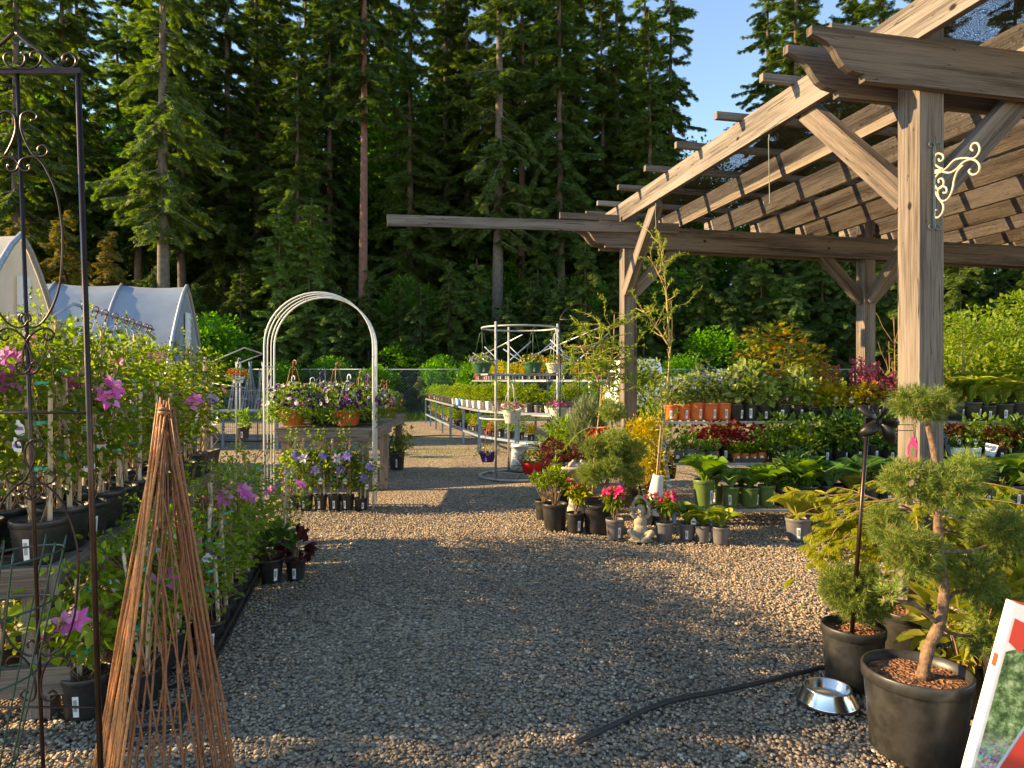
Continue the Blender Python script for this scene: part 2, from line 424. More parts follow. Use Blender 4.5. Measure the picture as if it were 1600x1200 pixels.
# foliage (dull daylight colours; the light does the rest)
leafm('fir', [(.04, .075, .016), (.075, .12, .024), (.12, .17, .032)], .4, .6, (1.8, 2, .6))
leafm('fir_dark', [(.03, .066, .018), (.055, .1, .024), (.09, .14, .03)], .35, .6, (1.8, 2, .6))
leafm('fir_light', [(.05, .1, .02), (.09, .15, .03), (.13, .19, .04)], .3, .6, (1.6, 2, .7))
leafm('golden_cedar', [(.06, .075, .012), (.12, .11, .016), (.24, .16, .025)], .3, .6)
leafm('broadleaf', [(.05, .13, .015), (.09, .21, .02), (.14, .28, .03)], .45, .5, (1.6, 2.3, .6))
leafm('broadleaf_yellow', [(.09, .14, .015), (.14, .2, .02), (.2, .24, .03)], .45, .5, (1.6, 1.8, .5))
leafm('clematis_leaf', [(.055, .11, .012), (.1, .165, .018), (.17, .225, .025), (.08, .145, .02)], .6, .4, (2.0, 1.9, .4))
leafm('low_leaf', [(.09, .15, .015), (.15, .22, .02), (.22, .28, .03)], .5, .42, (1.9, 2.0, .5))
leafm('mid_leaf', [(.07, .13, .02), (.12, .2, .028), (.18, .26, .04)], .4, .42, (1.9, 2.0, .5))
leafm('deep_leaf', [(.035, .09, .02), (.06, .13, .026), (.1, .18, .035)], .3, .4, (1.8, 2.0, .6))
leafm('pale_leaf', [(.16, .23, .05), (.27, .34, .09), (.38, .43, .16)], .4, .45, (1.6, 1.7, .6))
leafm('yellow_leaf', [(.34, .27, .015), (.48, .34, .02), (.26, .3, .02)], .4, .45, (1.5, 1.4, .4))
leafm('lime_leaf', [(.17, .22, .012), (.28, .3, .015), (.4, .36, .02)], .45, .45, (1.5, 1.5, .4))
leafm('willow_leaf', [(.1, .18, .018), (.18, .27, .025), (.27, .34, .04)], .45, .45, (1.5, 1.5, .5))
leafm('orange_leaf', [(.55, .14, .02), (.45, .27, .03), (.26, .28, .03), (.17, .25, .03)], .4, .45, (1.5, 1.5, .5), [0, .22, .45, 1])
leafm('red_leaf', [(.12, .008, .012), (.25, .015, .015), (.36, .04, .02)], .4, .45, (1.8, 1.0, .7))
leafm('maroon_leaf', [(.04, .01, .01), (.075, .014, .013), (.11, .022, .018)], .35, .45, (2, 1.0, .8))
leafm('pine_leaf', [(.09, .15, .03), (.15, .22, .04), (.23, .29, .06), (.32, .26, .08)], .3, .5, (1.6, 1.7, .5), [0, .4, .8, .97])
leafm('hosta_leaf', [(.07, .15, .02), (.12, .22, .03), (.18, .28, .04)], .35, .35, (1.9, 1.9, .4))
leafm('hosta_blue', [(.05, .14, .06), (.09, .2, .08), (.14, .25, .1)], .3, .4, (1.7, 1.9, .7))
leafm('hosta_gold', [(.2, .24, .025), (.32, .33, .05), (.4, .36, .08)], .4, .4, (1.5, 1.5, .4))
leafm('silver_leaf', [(.14, .17, .09), (.2, .24, .13), (.27, .3, .17)], .3, .5, (1.5, 1.6, .7))
for nm, cols in dict(flower_pink=[(.6, .02, .12), (.75, .05, .2), (.8, .12, .3)], flower_clematis=[(.42, .04, .25), (.6, .08, .35), (.7, .25, .5)],
                     flower_violet=[(.06, .012, .15), (.1, .015, .22), (.03, .008, .07)], flower_dark=[(.018, .006, .03), (.03, .008, .05), (.06, .01, .1)],
                     flower_white=[(.7, .62, .68), (.78, .74, .76), (.6, .4, .6)], flower_magenta=[(.5, .01, .28), (.62, .02, .35), (.7, .06, .42)],
                     flower_yellow=[(.7, .42, .01), (.75, .5, .02), (.7, .3, .01)], flower_red=[(.6, .01, .01), (.65, .03, .02), (.5, .005, .01)],
                     flower_blue=[(.18, .25, .6), (.25, .32, .65), (.4, .45, .7)], flower_lilac=[(.3, .2, .6), (.4, .28, .65), (.22, .12, .45)],
                     flower_rose=[(.45, .06, .1), (.55, .12, .16), (.6, .2, .22)]).items():
    leafm(nm, cols, .3, .5, (1.3, 1.2, 1.2))

# ------------------------------------------------------------------ things, parts, labels
ORD = ['first', 'second', 'third', 'fourth', 'fifth', 'sixth', 'seventh', 'eighth', 'ninth', 'tenth', 'eleventh', 'twelfth', 'thirteenth', 'fourteenth',
       'fifteenth', 'sixteenth', 'seventeenth', 'eighteenth', 'nineteenth', 'twentieth']
def tag(o, label=None, cat=None, group=None, kind=None):
    for k, v in (('label', label), ('category', cat), ('group', group), ('kind', kind)):
        if v: o[k] = v
    return o
def empty(name, loc=(0, 0, 0), rz=0, label=None, cat=None, group=None):
    o = bpy.data.objects.new(name, None); COL.objects.link(o); o.location = loc; o.rotation_euler = (0, 0, rz)
    o.empty_display_size = .1
    return tag(o, label, cat, group)
KIDS = {}
def copy_tree(o, parent=None):
    c = o.copy(); COL.objects.link(c); c.parent = parent
    for ch in o.children: copy_tree(ch, c)
    return c
PROTO, USED = {}, set()
def put(key, loc, rz=0, s=1.0, label=None, group=None, tilt=(0, 0)):
    root = PROTO[key]
    o = root if key not in USED else copy_tree(root)
    USED.add(key)
    o.location = loc; o.rotation_euler = (tilt[0], tilt[1], rz)
    o.scale = (s, s, s) if not hasattr(s, '__len__') else s
    if label: o['label'] = label
    if group: o['group'] = group
    elif 'group' in o: del o['group']
    return o
def RNG(seed): return np.random.default_rng(seed)
def unit(v): return v / (np.linalg.norm(v, axis=1, keepdims=True) + 1e-9)
def rdir(rng, n): return unit(rng.normal(size=(n, 3)))
def blob(rng, n, c, rad, bias=.5):
    """points in an ellipsoid, biased outwards, and their outward directions"""
    d = rdir(rng, n); r = rng.random(n) ** (1 / 3) * (1 - bias) + bias * (1 - .35 * rng.random(n) ** 2)
    return np.array(c) + d * r[:, None] * np.array(rad), d
def foliage(mb, rng, n, c, rad, T, L, Wd, mi=0, bias=.5, up=.4, out=1.0, rnd=.6, var=.3, nup=.6):
    P, d = blob(rng, n, c, rad, bias)
    A = d * out + np.array([0, 0, up]) + rdir(rng, n) * rnd
    N = rdir(rng, n) * (1 - nup) + np.array([0, 0, nup]) + d * .3
    k = 1 + var * rng.uniform(-1, 1, n)
    mb.leaves(T, P, A, N, L * k, Wd * k, mi)
    return P
def clumpy(mb, rng, n, k, c, rad, cr, T, L, Wd, mi=0, **kw):
    """n leaves in k clumps spread through an ellipsoid: uneven outline, gaps"""
    C, _ = blob(rng, k, c, np.array(rad) * .85, .55)
    for i in range(k):
        q = cr * rng.uniform(.6, 1.35)
        foliage(mb, rng, max(3, int(n / k * (q / cr) ** 2)), C[i], (q, q, q * .8), T, L, Wd, mi, **kw)
def wander(rng, p, d, L, n, jit=.15, grav=0.0):
    pts = [Vector(p)]; d = Vector(d).normalized()
    for i in range(n):
        d = (d + Vector(rng.normal(size=3)) * jit + Vector((0, 0, grav))).normalized()
        pts.append(pts[-1] + d * (L / n))
    return pts
def spiral(c, r, a0, turns, plane, r1=.25, n=18):
    """flat scroll in a plane (two unit vectors), from radius r shrinking to r*r1"""
    e1, e2 = Vector(plane[0]), Vector(plane[1]); out = []
    for i in range(n + 1):
        t = i / n; a = a0 + turns * 2 * math.pi * t; q = r * (1 - (1 - r1) * t)
        out.append(Vector(c) + e1 * (q * math.cos(a)) + e2 * (q * math.sin(a)))
    return out
# ------------------------------------------------------------------ ground
def ground():
    m = MB(); n = 60
    xs = np.linspace(-1, 1, n); xs = np.sign(xs) * np.abs(xs) ** 1.8 * 90; ys = np.linspace(0, 1, n) ** 1.8 * 140 - 12
    V = [(x, y, -.012 + (.010 * math.sin(x * 1.3 + y * .7) + .008 * math.sin(y * 1.9 - x * .6) if y > -5 else 0)) for y in ys for x in xs]
    F = [(j * n + i, j * n + i + 1, (j + 1) * n + i + 1, (j + 1) * n + i) for j in range(n - 1) for i in range(n - 1)]
    m.add(V, F, 0, None, True)
    tag(m.build('gravel_ground', 'gravel_ground'), kind='structure')
ground()
# forest floor beyond the fence, a separate sheet a little higher
m = MB(); m.add([(-120, 31, .02), (120, 31, .02), (120, 140, .6), (-120, 140, .6)], [(0, 1, 2, 3)])
tag(m.build('forest_ground', 'earth'), kind='structure')
def pebbles():
    rng = RNG(5); V0 = []; t = (1 + 5 ** .5) / 2
    for a, b in ((1, t), (-1, t), (1, -t), (-1, -t)): V0 += [(0, a, b), (a, b, 0), (b, 0, a)]
    V0 = unit(np.array(V0, float))
    F0 = np.array([[i, j, k] for i in range(12) for j in range(12) for k in range(12) if i < j and i < k and j != k
                   and all(np.linalg.norm(V0[p] - V0[q]) < 1.1 for p, q in ((i, j), (j, k), (i, k))) and np.dot(np.cross(V0[j] - V0[i], V0[k] - V0[i]), V0[i]) > 0])
    N = 95000
    Y = 2.2 + 6.6 * rng.random(N) ** 1.25
    X = rng.uniform(-1, 1, N) * (Y * .82 + .4)
    keep = X > -2.6 - .22 * (Y - 3); X, Y = X[keep], Y[keep]; N = len(X)
    s = .0052 + .0062 * rng.random(N) ** 1.8; s *= np.where(rng.random(N) < .03, 1.5, 1)
    s *= np.clip(1 + (Y - 4.5) * .06, 1, 1.25)
    ang = rng.uniform(0, 2 * np.pi, N); ca, sa = np.cos(ang), np.sin(ang)
    sc = np.stack([s * rng.uniform(.9, 1.5, N), s * rng.uniform(.8, 1.1, N), s * rng.uniform(.5, .85, N)], 1)
    V = V0[None] * sc[:, None, :] * rng.uniform(.82, 1.14, (N, 12, 1))
    x = V[..., 0] * ca[:, None] - V[..., 1] * sa[:, None]; y = V[..., 0] * sa[:, None] + V[..., 1] * ca[:, None]
    V = np.stack([x + X[:, None], y + Y[:, None], V[..., 2] + rng.uniform(-.005, .003, N)[:, None]], 2).reshape(-1, 3)
    F = (F0[None] + (np.arange(N) * 12)[:, None, None]).reshape(-1, 3)
    m = MB(); m.add(V, F, 0, None, True)
    tag(m.build('loose_gravel', 'pebble'), kind='stuff')
pebbles()
def grass_tufts():
    rng = RNG(8); m = MB()
    spots = [(690, 705, .9), (840, 783, .2), (1500, 990, .4), (640, 712, .8), (170, 860, .9), (700, 741, .35), (230, 930, .6), (900, 690, 1.2), (1000, 690, 2.0)]
    for (px, py, rad) in spots:
        x, y, _ = at(px, py); n = int(420 * rad)
        P = np.stack([x + rng.normal(size=n) * rad, y + rng.normal(size=n) * rad, np.zeros(n)], 1)
        m.leaves(T_TRI, P, rdir(rng, n) * .6 + np.array([0, 0, 1]), rdir(rng, n), rng.uniform(.03, .09, n), .012)
    # a strip of weeds along the foot of the fence
    n = 9000; P = np.stack([rng.uniform(-14, 16, n), rng.uniform(27.5, 31, n), np.zeros(n)], 1)
    m.leaves(T_TRI, P, rdir(rng, n) * .6 + np.array([0, 0, 1]), rdir(rng, n), rng.uniform(.1, .4, n), .05)
    tag(m.build('grass', 'broadleaf_yellow'), kind='stuff')
grass_tufts()
def litter():
    rng = RNG(14); m = MB(); n = 150; Y = 2.8 + 7 * rng.random(n); X = rng.uniform(-.35, .55, n) * Y
    m.leaves(T_LEAF, np.stack([X, Y, np.full(n, .016)], 1), rdir(rng, n) * np.array([1, 1, .15]), rdir(rng, n) * .4 + np.array([0, 0, 1]), rng.uniform(.018, .05, n), .018)
    tag(m.build('fallen_leaves', 'dry_leaf'), kind='stuff')
leafm('dry_leaf', [(.2, .1, .04), (.32, .2, .07), (.14, .07, .03), (.2, .22, .05)], .2, .7)
litter()

def added_shade_tree():
    # unseen tree, added out of frame to break up the shade on the foreground gravel
    r = broadtree(25, 4.3, (1.3, 1.5, .8), 1500, 'broadleaf', L=.12, clumps=22, ts=.06); r.location = (-8.2, 2.2, 0)
    tag(r, 'added unseen leafy tree shading the foreground gravel', 'tree')
def far_forest():
    rng = RNG(19); m = MB(); n = 16000
    P = np.stack([rng.uniform(-95, 95, n), rng.uniform(76, 88, n), 15 * rng.random(n) ** .8], 1); P[:, 2] *= .75 + .25 * np.sin(P[:, 0] * .9) * np.cos(P[:, 0] * .37 + 1)
    m.leaves(T_SPRAY, P, rdir(rng, n) + np.array([0, 0, .4]), rdir(rng, n) + np.array([0, -1, .3]), rng.uniform(1.6, 3.2, n), 2.6)
    tag(m.build('far_forest', 'fir'), kind='stuff')
far_forest()
# ------------------------------------------------------------------ pergola
P0 = Vector((2.50, 4.18, 0))
def pg(u, t, z=0.0): p = P0 + BD * u + RD * t; return Vector((p.x, p.y, z))
def scroll_beam(m, u0, u1, t, zb, h, th, left_scroll=True, mi=0):
    """a 0.29 m deep beam along the pergola front with an S-shaped end at u0"""
    prof = [(0, h), (0, h - .05), (.045, h - .062), (.10, h - .085), (.145, h - .12), (.175, h - .165), (.21, h - .205), (.26, h - .232), (.315, h - .243), (.345, h - .243), (.345, 0)]
    outl = [(u0 + a, zb + b) for a, b in prof] + [(u1, zb), (u1, zb + h)]
    n = len(outl); V = []
    for s_ in (-th / 2, th / 2):
        V += [tuple(pg(a, t + s_, b)) for a, b in outl]
    # split the side faces into a strip so that they stay planar and convex
    F = [(i, (i + 1) % n, n + (i + 1) % n, n + i) for i in range(n)]
    uv = []
    o = random.random() * 40
    for f in F:
        for k in f: uv.append((o + outl[k % n][0], .3 * (k >= n) + outl[k % n][1]))
    m.add(V, F, mi, np.array(uv))
    for s_, rev in ((0, False), (n, True)):
        f = [s_ + i for i in range(n)]
        if not rev: f = f[::-1]
        base = m.nv - 2 * n
        uvf = np.array([(o + outl[k % n][0] + 3 * rev, outl[k % n][1] + rev) for k in f])
        m.blocks.append((np.zeros((0, 3)), np.array([f]) + base, mi, uvf, False))
random.seed(3)
WD = 'weathered_cedar'
perg = empty('pergola', tuple(pg(0, 0)), 0, 'large weathered timber pergola with scroll-cut beams and a shade cloth roof over the plant shelves', 'pergola')
def ppart(m, name, mat=WD):
    o = m.build(name, mat, perg); o.location = -Vector(perg.location); return o
S = .17
for (u, t, z0) in ((0, 0, 0), (0, 4.72, 0), (3.53, 4.72, 0), (4.6, 0, 0), (7.2, 4.72, 0)):
    m = MB(); m.beam(pg(u, t, z0), pg(u, t, 3.80), S, S, 0, tuple(RD)); ppart(m, 'post')
for (t, zb) in ((-.112, 3.33), (.112, 3.33), (4.608, 3.28), (4.832, 3.28)):
    m = MB(); scroll_beam(m, -.85 if t < 1 else -.70, 8.2, t, zb, .285, .05); ppart(m, 'beam')
for i in range(11):                       # rafters
    u = -.004 + .735 * i + (0.0 if i else -.11 + .11)
    zb = 3.585 + .035 * 0
    m = MB(); m.beam(pg(u - .112 if i == 0 else u, -.95 + .6 * (i == 0) * 0, 3.735), pg(u - .112 if i == 0 else u, 5.42, 3.735), .05, .235); ppart(m, 'rafter')
for i, t in enumerate((-.42, .33, 1.06, 1.80, 2.55, 3.29, 4.03, 4.76, 5.30)):   # purlins
    m = MB(); m.beam(pg(-.40 + random.uniform(-.03, .03), t, 3.875), pg(8.3, t, 3.875), .05, .06); ppart(m, 'purlin')
# long thin plank bolted on the face of the rear beam and running far out to the left; the short one above it
m = MB(); m.beam(pg(-3.06, 4.553, 3.475), pg(.62, 4.553, 3.55), .038, .13); ppart(m, 'long_plank')
m = MB(); m.beam(pg(-.95, 4.60, 3.652), pg(-.09 - .08, 4.60, 3.655), .038, .075); ppart(m, 'short_plank')
m = MB()
for k in range(5): p = pg(-2.7 + .75 * k, 4.53, 3.485 + .015 * k); m.lathe([(0, .004), (.012, .004), (.012, 0)], 8, tuple(p))
def brace(p0, p1, w=.09, h=.15):
    m = MB(); m.beam(p0, p1, w, h); ppart(m, 'brace')
brace(pg(-.04, .05, 2.72), pg(-.04, 1.02, 3.64)); brace(pg(.06, .0, 2.72), pg(.98, .0, 3.62))
brace(pg(-.04, 4.66, 2.74), pg(-.04, 3.72, 3.64), .1, .15); brace(pg(.05, 4.72, 2.72), pg(.92, 4.72, 3.56))
brace(pg(3.46, 4.72, 2.72), pg(2.6, 4.72, 3.56)); brace(pg(3.6, 4.72, 2.72), pg(4.45, 4.72, 3.56)); brace(pg(3.53, 4.64, 2.72), pg(3.53, 3.75, 3.62))
m = MB(); nu, nt_ = 20, 24; V = []
for j in range(nt_ + 1):
    for i in range(nu + 1):
        u, t = .2 + 8.0 * i / nu, -.85 + 6.1 * j / nt_
        V.append(tuple(pg(u, t, 3.925 - .012 * abs(math.sin(t * 4.2 + 1)) - .006 * math.sin(u * 4))))
m.add(V, [(j * (nu + 1) + i, j * (nu + 1) + i + 1, (j + 1) * (nu + 1) + i + 1, (j + 1) * (nu + 1) + i) for j in range(nt_) for i in range(nu)], 0)
ppart(m, 'shade_cloth', 'shade_mesh')

# wire hooks hanging from the outer rafter
def wire_hook(u, t, L, label):
    m = MB(); p = pg(u, t, 3.60)
    pts = [p + Vector((0, 0, 0)), p + Vector((.005, 0, -.06))] + [p + Vector((.02 * math.sin(a), 0, -.06 - .02 + .02 * math.cos(a))) for a in np.linspace(0, 5, 7)][1:]
    m.tube([p, p - Vector((0, 0, .05))], .005, 6)
    m.tube([p - Vector((0.006, 0, .03)), p - Vector((-.004, 0, L))] + [p + Vector((.004 - .025 + .025 * math.cos(a), 0, -L - .025 * math.sin(a))) for a in np.linspace(.4, 3.3, 7)], .0035, 6)
    return tag(m.build('wire_hook', 'patina_iron'), label, 'hook', 'wire hooks hanging from the pergola rafter')
wire_hook(-.112, 1.42, .55, 'long thin wire hook hanging from the outer pergola rafter near the front post')
wire_hook(-.112, 3.62, .30, 'shorter wire hook hanging from the outer rafter above the curly willow')

# cream scroll bracket on its black strap, fixed on the shaded face of the near post
def bracket():
    c = pg(.0, -.089, 0); e1 = BD; e2 = Vector((0, 0, 1)); N_ = -RD
    def Q(px, py):    # the bracket sits at about 4.1 m; the photograph's pixels give its outline
        Y = 4.13; return PX(px, Y), PZ(py, Y)
    x0, _ = Q(1457, 300)
    r = empty('plant_bracket', (0, 0, 0), 0, 'cream wrought iron scroll bracket on a dark strap, fixed to the near pergola post', 'bracket')
    base = pg(.012, -.087, 0)
    def W3(px, py, k=0.0):
        # local plane of the bracket swings out from the strap towards the camera's right
        p = (px - 800) / FP; d = max(0, (p * base.y - base.x) / (.213 + .977 * p)); q = base - RD * (d + .008)
        return Vector((q.x, q.y, PZ(py, q.y)))
    r.location = (base.x, base.y, PZ(360, 4.13))
    def fin(m, name, mat):
        o = m.build(name, mat, r); o.location = -Vector(r.location); return o
    m = MB(); m.beam(Vector((base.x, base.y, PZ(358, 4.13))) - RD * .004, Vector((base.x, base.y, PZ(232, 4.13))) - RD * .004, .02, .006, 0, tuple(-RD))
    for zz, sg in ((232, 1), (355, -1)):
        for sx in (1, -1):
            p = Vector((base.x, base.y, PZ(zz, 4.13))) - RD * .008
            m.tube([p - Vector((0, 0, sg * .03))] + spiral(p + BD * sx * .026 + Vector((0, 0, sg * .005)), .024, math.pi if True else 0, -.9 * sg if True else 0, (BD * sx, Vector((0, 0, 1))), .35, 14), .003, 6)
    fin(m, 'strap', 'patina_iron')
    m = MB()
    curves = [
        [(1470, 268), (1478, 262), (1490, 250), (1505, 247), (1517, 248), (1525, 243), (1529, 233), (1525, 224), (1518, 225), (1515, 232), (1519, 236)],
        [(1470, 268), (1482, 270), (1493, 264), (1503, 254), (1515, 249), (1525, 253), (1529, 262), (1525, 271), (1517, 273), (1512, 268), (1515, 264)],
        [(1472, 264), (1466, 262), (1459, 256), (1457, 247), (1463, 240), (1471, 242), (1472, 249), (1467, 252), (1465, 248)],
        [(1466, 270), (1458, 280), (1457, 296), (1464, 308), (1472, 320), (1471, 332), (1464, 340), (1457, 338), (1456, 330), (1462, 328)],
        [(1503, 258), (1494, 268), (1489, 282), (1486, 298), (1479, 311), (1470, 314), (1465, 308), (1464, 298), (1470, 291), (1477, 294), (1477, 301), (1472, 301)],
        [(1459, 288), (1463, 295), (1470, 293), (1473, 285), (1470, 279), (1465, 281), (1466, 286)]]
    for c in curves:
        pts = [W3(a, b) for a, b in c]
        # Catmull-Rom smoothing
        sm = []
        for i in range(len(pts) - 1):
            p0, p1, p2, p3 = pts[max(i - 1, 0)], pts[i], pts[i + 1], pts[min(i + 2, len(pts) - 1)]
            for k in range(4):
                t = k / 4
                sm.append(.5 * ((2 * p1) + (p2 - p0) * t + (2 * p0 - 5 * p1 + 4 * p2 - p3) * t * t + (3 * p1 - p0 - 3 * p2 + p3) * t ** 3))
        sm.append(pts[-1]); m.tube(sm, .0062, 7)
    fin(m, 'scroll', 'cream_iron')
    m = MB(); m.beam(W3(1457, 269), W3(1470, 267), .016, .024); fin(m, 'clasp', 'cream_iron')
bracket()
# wire arm and its hanging tag on the sunny face of the near post
def post_tag():
    r = empty('plant_tag', (0, 0, 0), 0, 'pink and white picture tag hanging from a wire arm on the near pergola post', 'tag')
    p = pg(-.087, -.05, PZ(663, 4.15)); r.location = p
    m = MB(); q = p - BD * .012
    m.tube([q - BD * .22 + RD * .05, q, q + Vector((0, 0, -.035)), q - BD * .2 + RD * .05 + Vector((0, 0, -.035))], .0025, 5)
    m.tube([q, q + Vector((.0, 0, -.075))], .0015, 5)
    o = m.build('wire_arm', 'black_iron', r); o.location = -p
    m = MB(); a = q + Vector((-.005, -.01, -.06)); d = Vector((-.35, -.9, 0)).normalized().cross(Vector((0, 0, 1)))
    V = [a, a + d * .03 + Vector((0, 0, -.07)), a + d * .03 + Vector((0, 0, -.14)), a - d * .02 + Vector((0, 0, -.2)), a - d * .03 + Vector((0, 0, -.08))]
    m.add([tuple(v) for v in V] + [tuple(v + Vector((.001, .002, 0))) for v in V], [(0, 1, 2, 3, 4), (9, 8, 7, 6, 5)])
    o = m.build('card', 'flower_pink', r); o.location = -p
    m = MB(); c = a + Vector((-.001, -.002, -.055)); m.add([tuple(c + d * .012), tuple(c - d * .016 + Vector((0, 0, -.03))), tuple(c - d * .012 + Vector((0, 0, -.09))), tuple(c + d * .02 + Vector((0, 0, -.06)))], [(0, 1, 2, 3)])
    o = m.build('picture', 'silver_leaf', r); o.location = -p
post_tag()

# ------------------------------------------------------------------ poly tunnels
def tunnel(apex, h, hw, length, name_label, film, clip=None, vents=True):
    """gothic poly tunnel: end wall faces +BD, ridge runs along -BD; apex at the end wall"""
    ax, ay = apex
    r = empty('poly_tunnel', (ax, ay, 0), BANG, name_label, 'greenhouse', 'poly tunnels on the left')
    prof = []
    for k in range(25):
        x = -hw * math.cos(math.pi * k / 24)
        z = h * (1 - abs(x / hw) ** 1.25) ** .74 if abs(x) < hw else 0
        prof.append((x, z))
    m = MB(); nb = 9; V = []
    for i in range(nb * 4 + 1):
        X = -length * i / (nb * 4); sag = -.05 * math.sin(math.pi * (i % 4) / 4)
        for (y, z) in prof:
            V.append((X, y * (1 + sag * .4), z + sag * (z / h)))
    n = len(prof)
    m.add(V, [(i * n + k, i * n + k + 1, (i + 1) * n + k + 1, (i + 1) * n + k) for i in range(nb * 4) for k in range(n - 1)], 0, None, True)
    m.build('roof_film', film, r)
    m = MB(); V = [(0, y, 0) for y, z in prof] + [(-.02, y, z) for y, z in prof]
    m.add(V, [(k, k + 1, n + k + 1, n + k) for k in range(n - 1)]); m.build('end_wall', film, r)
    m = MB()
    for i in range(nb + 1):
        X = -length * i / nb + (.03 if i == 0 else 0); m.tube([(X, y * 1.005, z * 1.005 + .01) for y, z in prof], .035 if i else .05, 6)
    m.build('hoop', 'galvanised', r)
    m = MB()
    m.beam((.03, -hw * .86, 1.9), (.03, hw * .86, 1.9), .04, .07); m.beam((.03, -.6, 0), (.03, -.6, h * .95), .04, .07); m.beam((.03, .6, 0), (.03, .6, h * .95), .04, .07)
    m.build('end_frame', 'galvanised', r)
    m = MB(); m.box((.06, .0, h * .62), (.06, .3, h * .42)); 
    for k in range(9): m.box((.1, .0, h * .44 + k * h * .045), (.03, .26, .05), 0)
    m.build('louvre', 'white_plastic', r)
    m = MB(); m.box((.07, -.95, h * .6), (.05, .22, .3)); m.build('vent_box', 'rail_grey', r)
    return r
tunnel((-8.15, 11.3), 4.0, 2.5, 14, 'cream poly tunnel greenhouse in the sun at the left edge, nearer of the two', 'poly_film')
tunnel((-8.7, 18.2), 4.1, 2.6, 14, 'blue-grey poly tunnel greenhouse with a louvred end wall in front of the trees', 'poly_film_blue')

# ------------------------------------------------------------------ chain link fence
def fence():
    r = empty('chain_link_fence', (0, 30, 0), 0, 'tall chain link fence with a top rail along the forest edge', 'fence')
    x0, x1, h = -14.0, 15.0, 2.1
    m = MB(); m.tube([(x0, 0, h), (x1, 0, h)], .028, 6); m.build('top_rail', 'galvanised', r)
    for i in range(11):
        m = MB(); x = x0 + (x1 - x0) * i / 10; m.tube([(x, 0, 0), (x, 0, h + .05)], .035, 6); m.build('fence_post', 'galvanised', r)
    m = MB(); s = .13; nx = int((x1 - x0 + h) / s)
    for i in range(nx):
        for sg in (1, -1):
            a = x0 + i * s - (0 if sg > 0 else 0); xa, za, xb, zb = (a - h, 0, a, h) if sg > 0 else (a, 0, a - h, h)
            if xa < x0 or xb < x0 or xa > x1 or xb > x1: continue
            m.tube([(xa, 0, za), (xb, 0, zb)], .0035, 3, cap=False)
    m.build('wire_mesh', 'galvanised', r)
fence()

# ------------------------------------------------------------------ forest
def conifer(seed, H, cs, Rmax, nb, rt, leaf, bark='bark', spray=.5, dens=34, power=.8, droop=.25, wd=.30, low=False):
    """tapered trunk with limbs carrying drooping flat sprays; root Empty > trunk, crown"""
    rng = RNG(seed); r = empty('conifer_tree'); m = MB(); n = 12
    bend = rng.uniform(-.25, .25, 2); tr = []
    def tp(z): q = z / H; return Vector((bend[0] * math.sin(q * 3) , bend[1] * math.sin(q * 2.3), z))
    m.tube([tp(H * i / n) for i in range(n + 1)], [rt * (1 - .92 * (i / n) ** .9) * (1.25 if i == 0 else 1) for i in range(n + 1)], 9, 0)
    c = MB(); P, A, N, L = [], [], [], []
    z = cs; i = 0
    while z < H * .985:
        q = (z - cs) / (H - cs); k = 4 + int(rng.random() * 2)
        env = (1 - q) ** power * (min(1, .45 + q * 4) if not low else 1)
        for j in range(k):
            az = rng.uniform(0, 6.283); ln = Rmax * env * rng.uniform(.35, 1.3) + .25
            b0 = tp(z + rng.uniform(-.4, .4)); el = .35 - .9 * (1 - q * .6) * rng.uniform(.2, 1.3)
            d = Vector((math.cos(az), math.sin(az), el)); pts = [b0]; st = 6
            for s_ in range(st):
                d = (d + Vector((rng.normal() * .14, rng.normal() * .14, -droop * .2 + rng.normal() * .06 if s_ < 5 else .1))).normalized(); pts.append(pts[-1] + d * ln / st)
            m.tube(pts, [max(.008, rt * .16 * (1 - q * .6)) * (1 - .85 * s_ / st) for s_ in range(st + 1)], 4, 0, cap=False)
            cnt = int(dens * ln) + 3
            for s_ in range(cnt):
                t = 1 - (rng.random() ** 1.35) * .92; f = t * st; a = min(int(f), st - 1); p = pts[a].lerp(pts[a + 1], f - a); dd = (pts[a + 1] - pts[a]).normalized()
                side = dd.cross(Vector((0, 0, 1))).normalized() * (1 if rng.random() < .5 else -1)
                ax = dd * rng.uniform(.4, 1) + side * rng.uniform(.2, 1.0) + Vector((0, 0, rng.uniform(-1.0, .2)))
                P.append(p); A.append(ax); N.append((rng.normal() * .4, rng.normal() * .4, 1)); L.append(spray * (.55 + .8 * rng.random()) * (1.25 - .5 * t) * (.6 + .4 * env))
        z += (H - cs) / nb * rng.uniform(.35, 1.6)
    P, A, N, L = (np.array([tuple(v) for v in a]) if a is not L else np.array(L) for a in (P, A, N, L))
    c.leaves(T_SPRAY, P, A, N, L, L * wd * 2.6, 0)
    m.build('trunk', bark, r); c.build('crown', leaf, r)
    return r
def broadtree(seed, H, rad, nleaf, leaf, name='broadleaf_tree', L=.16, clumps=34, ts=.05, bark='bark_grey'):
    rng = RNG(seed); r = empty(name); m = MB(); c = MB()
    m.tube([(0, 0, 0), (.1, 0, H * .3), (0, .05, H * .6), (.05, 0, H * .9)], [ts, ts * .8, ts * .5, ts * .15], 7)
    C, _ = blob(rng, clumps, (0, 0, H - rad[2]), np.array(rad) * .85, .45)
    for p in C:
        b = Vector((0, 0, max(.3, min(p[2] - .3, H * .75)) * .8)); m.tube([b, b.lerp(Vector(p), .5) + Vector((0, 0, .1)), Vector(p)], [ts * .35, ts * .22, ts * .08], 4, cap=False)
        q = rng.uniform(.5, 1.25) * (rad[0] + rad[2]) * .22
        foliage(c, rng, int(nleaf / clumps), p, (q, q, q * .7), T_LEAF, L, L * .7, 0, bias=.3, up=.2, nup=.8)
    m.build('trunk', bark, r); c.build('crown', leaf, r); return r
PROTO['fir_a'] = conifer(11, 33, 6.0, 3.9, 64, .34, 'fir')
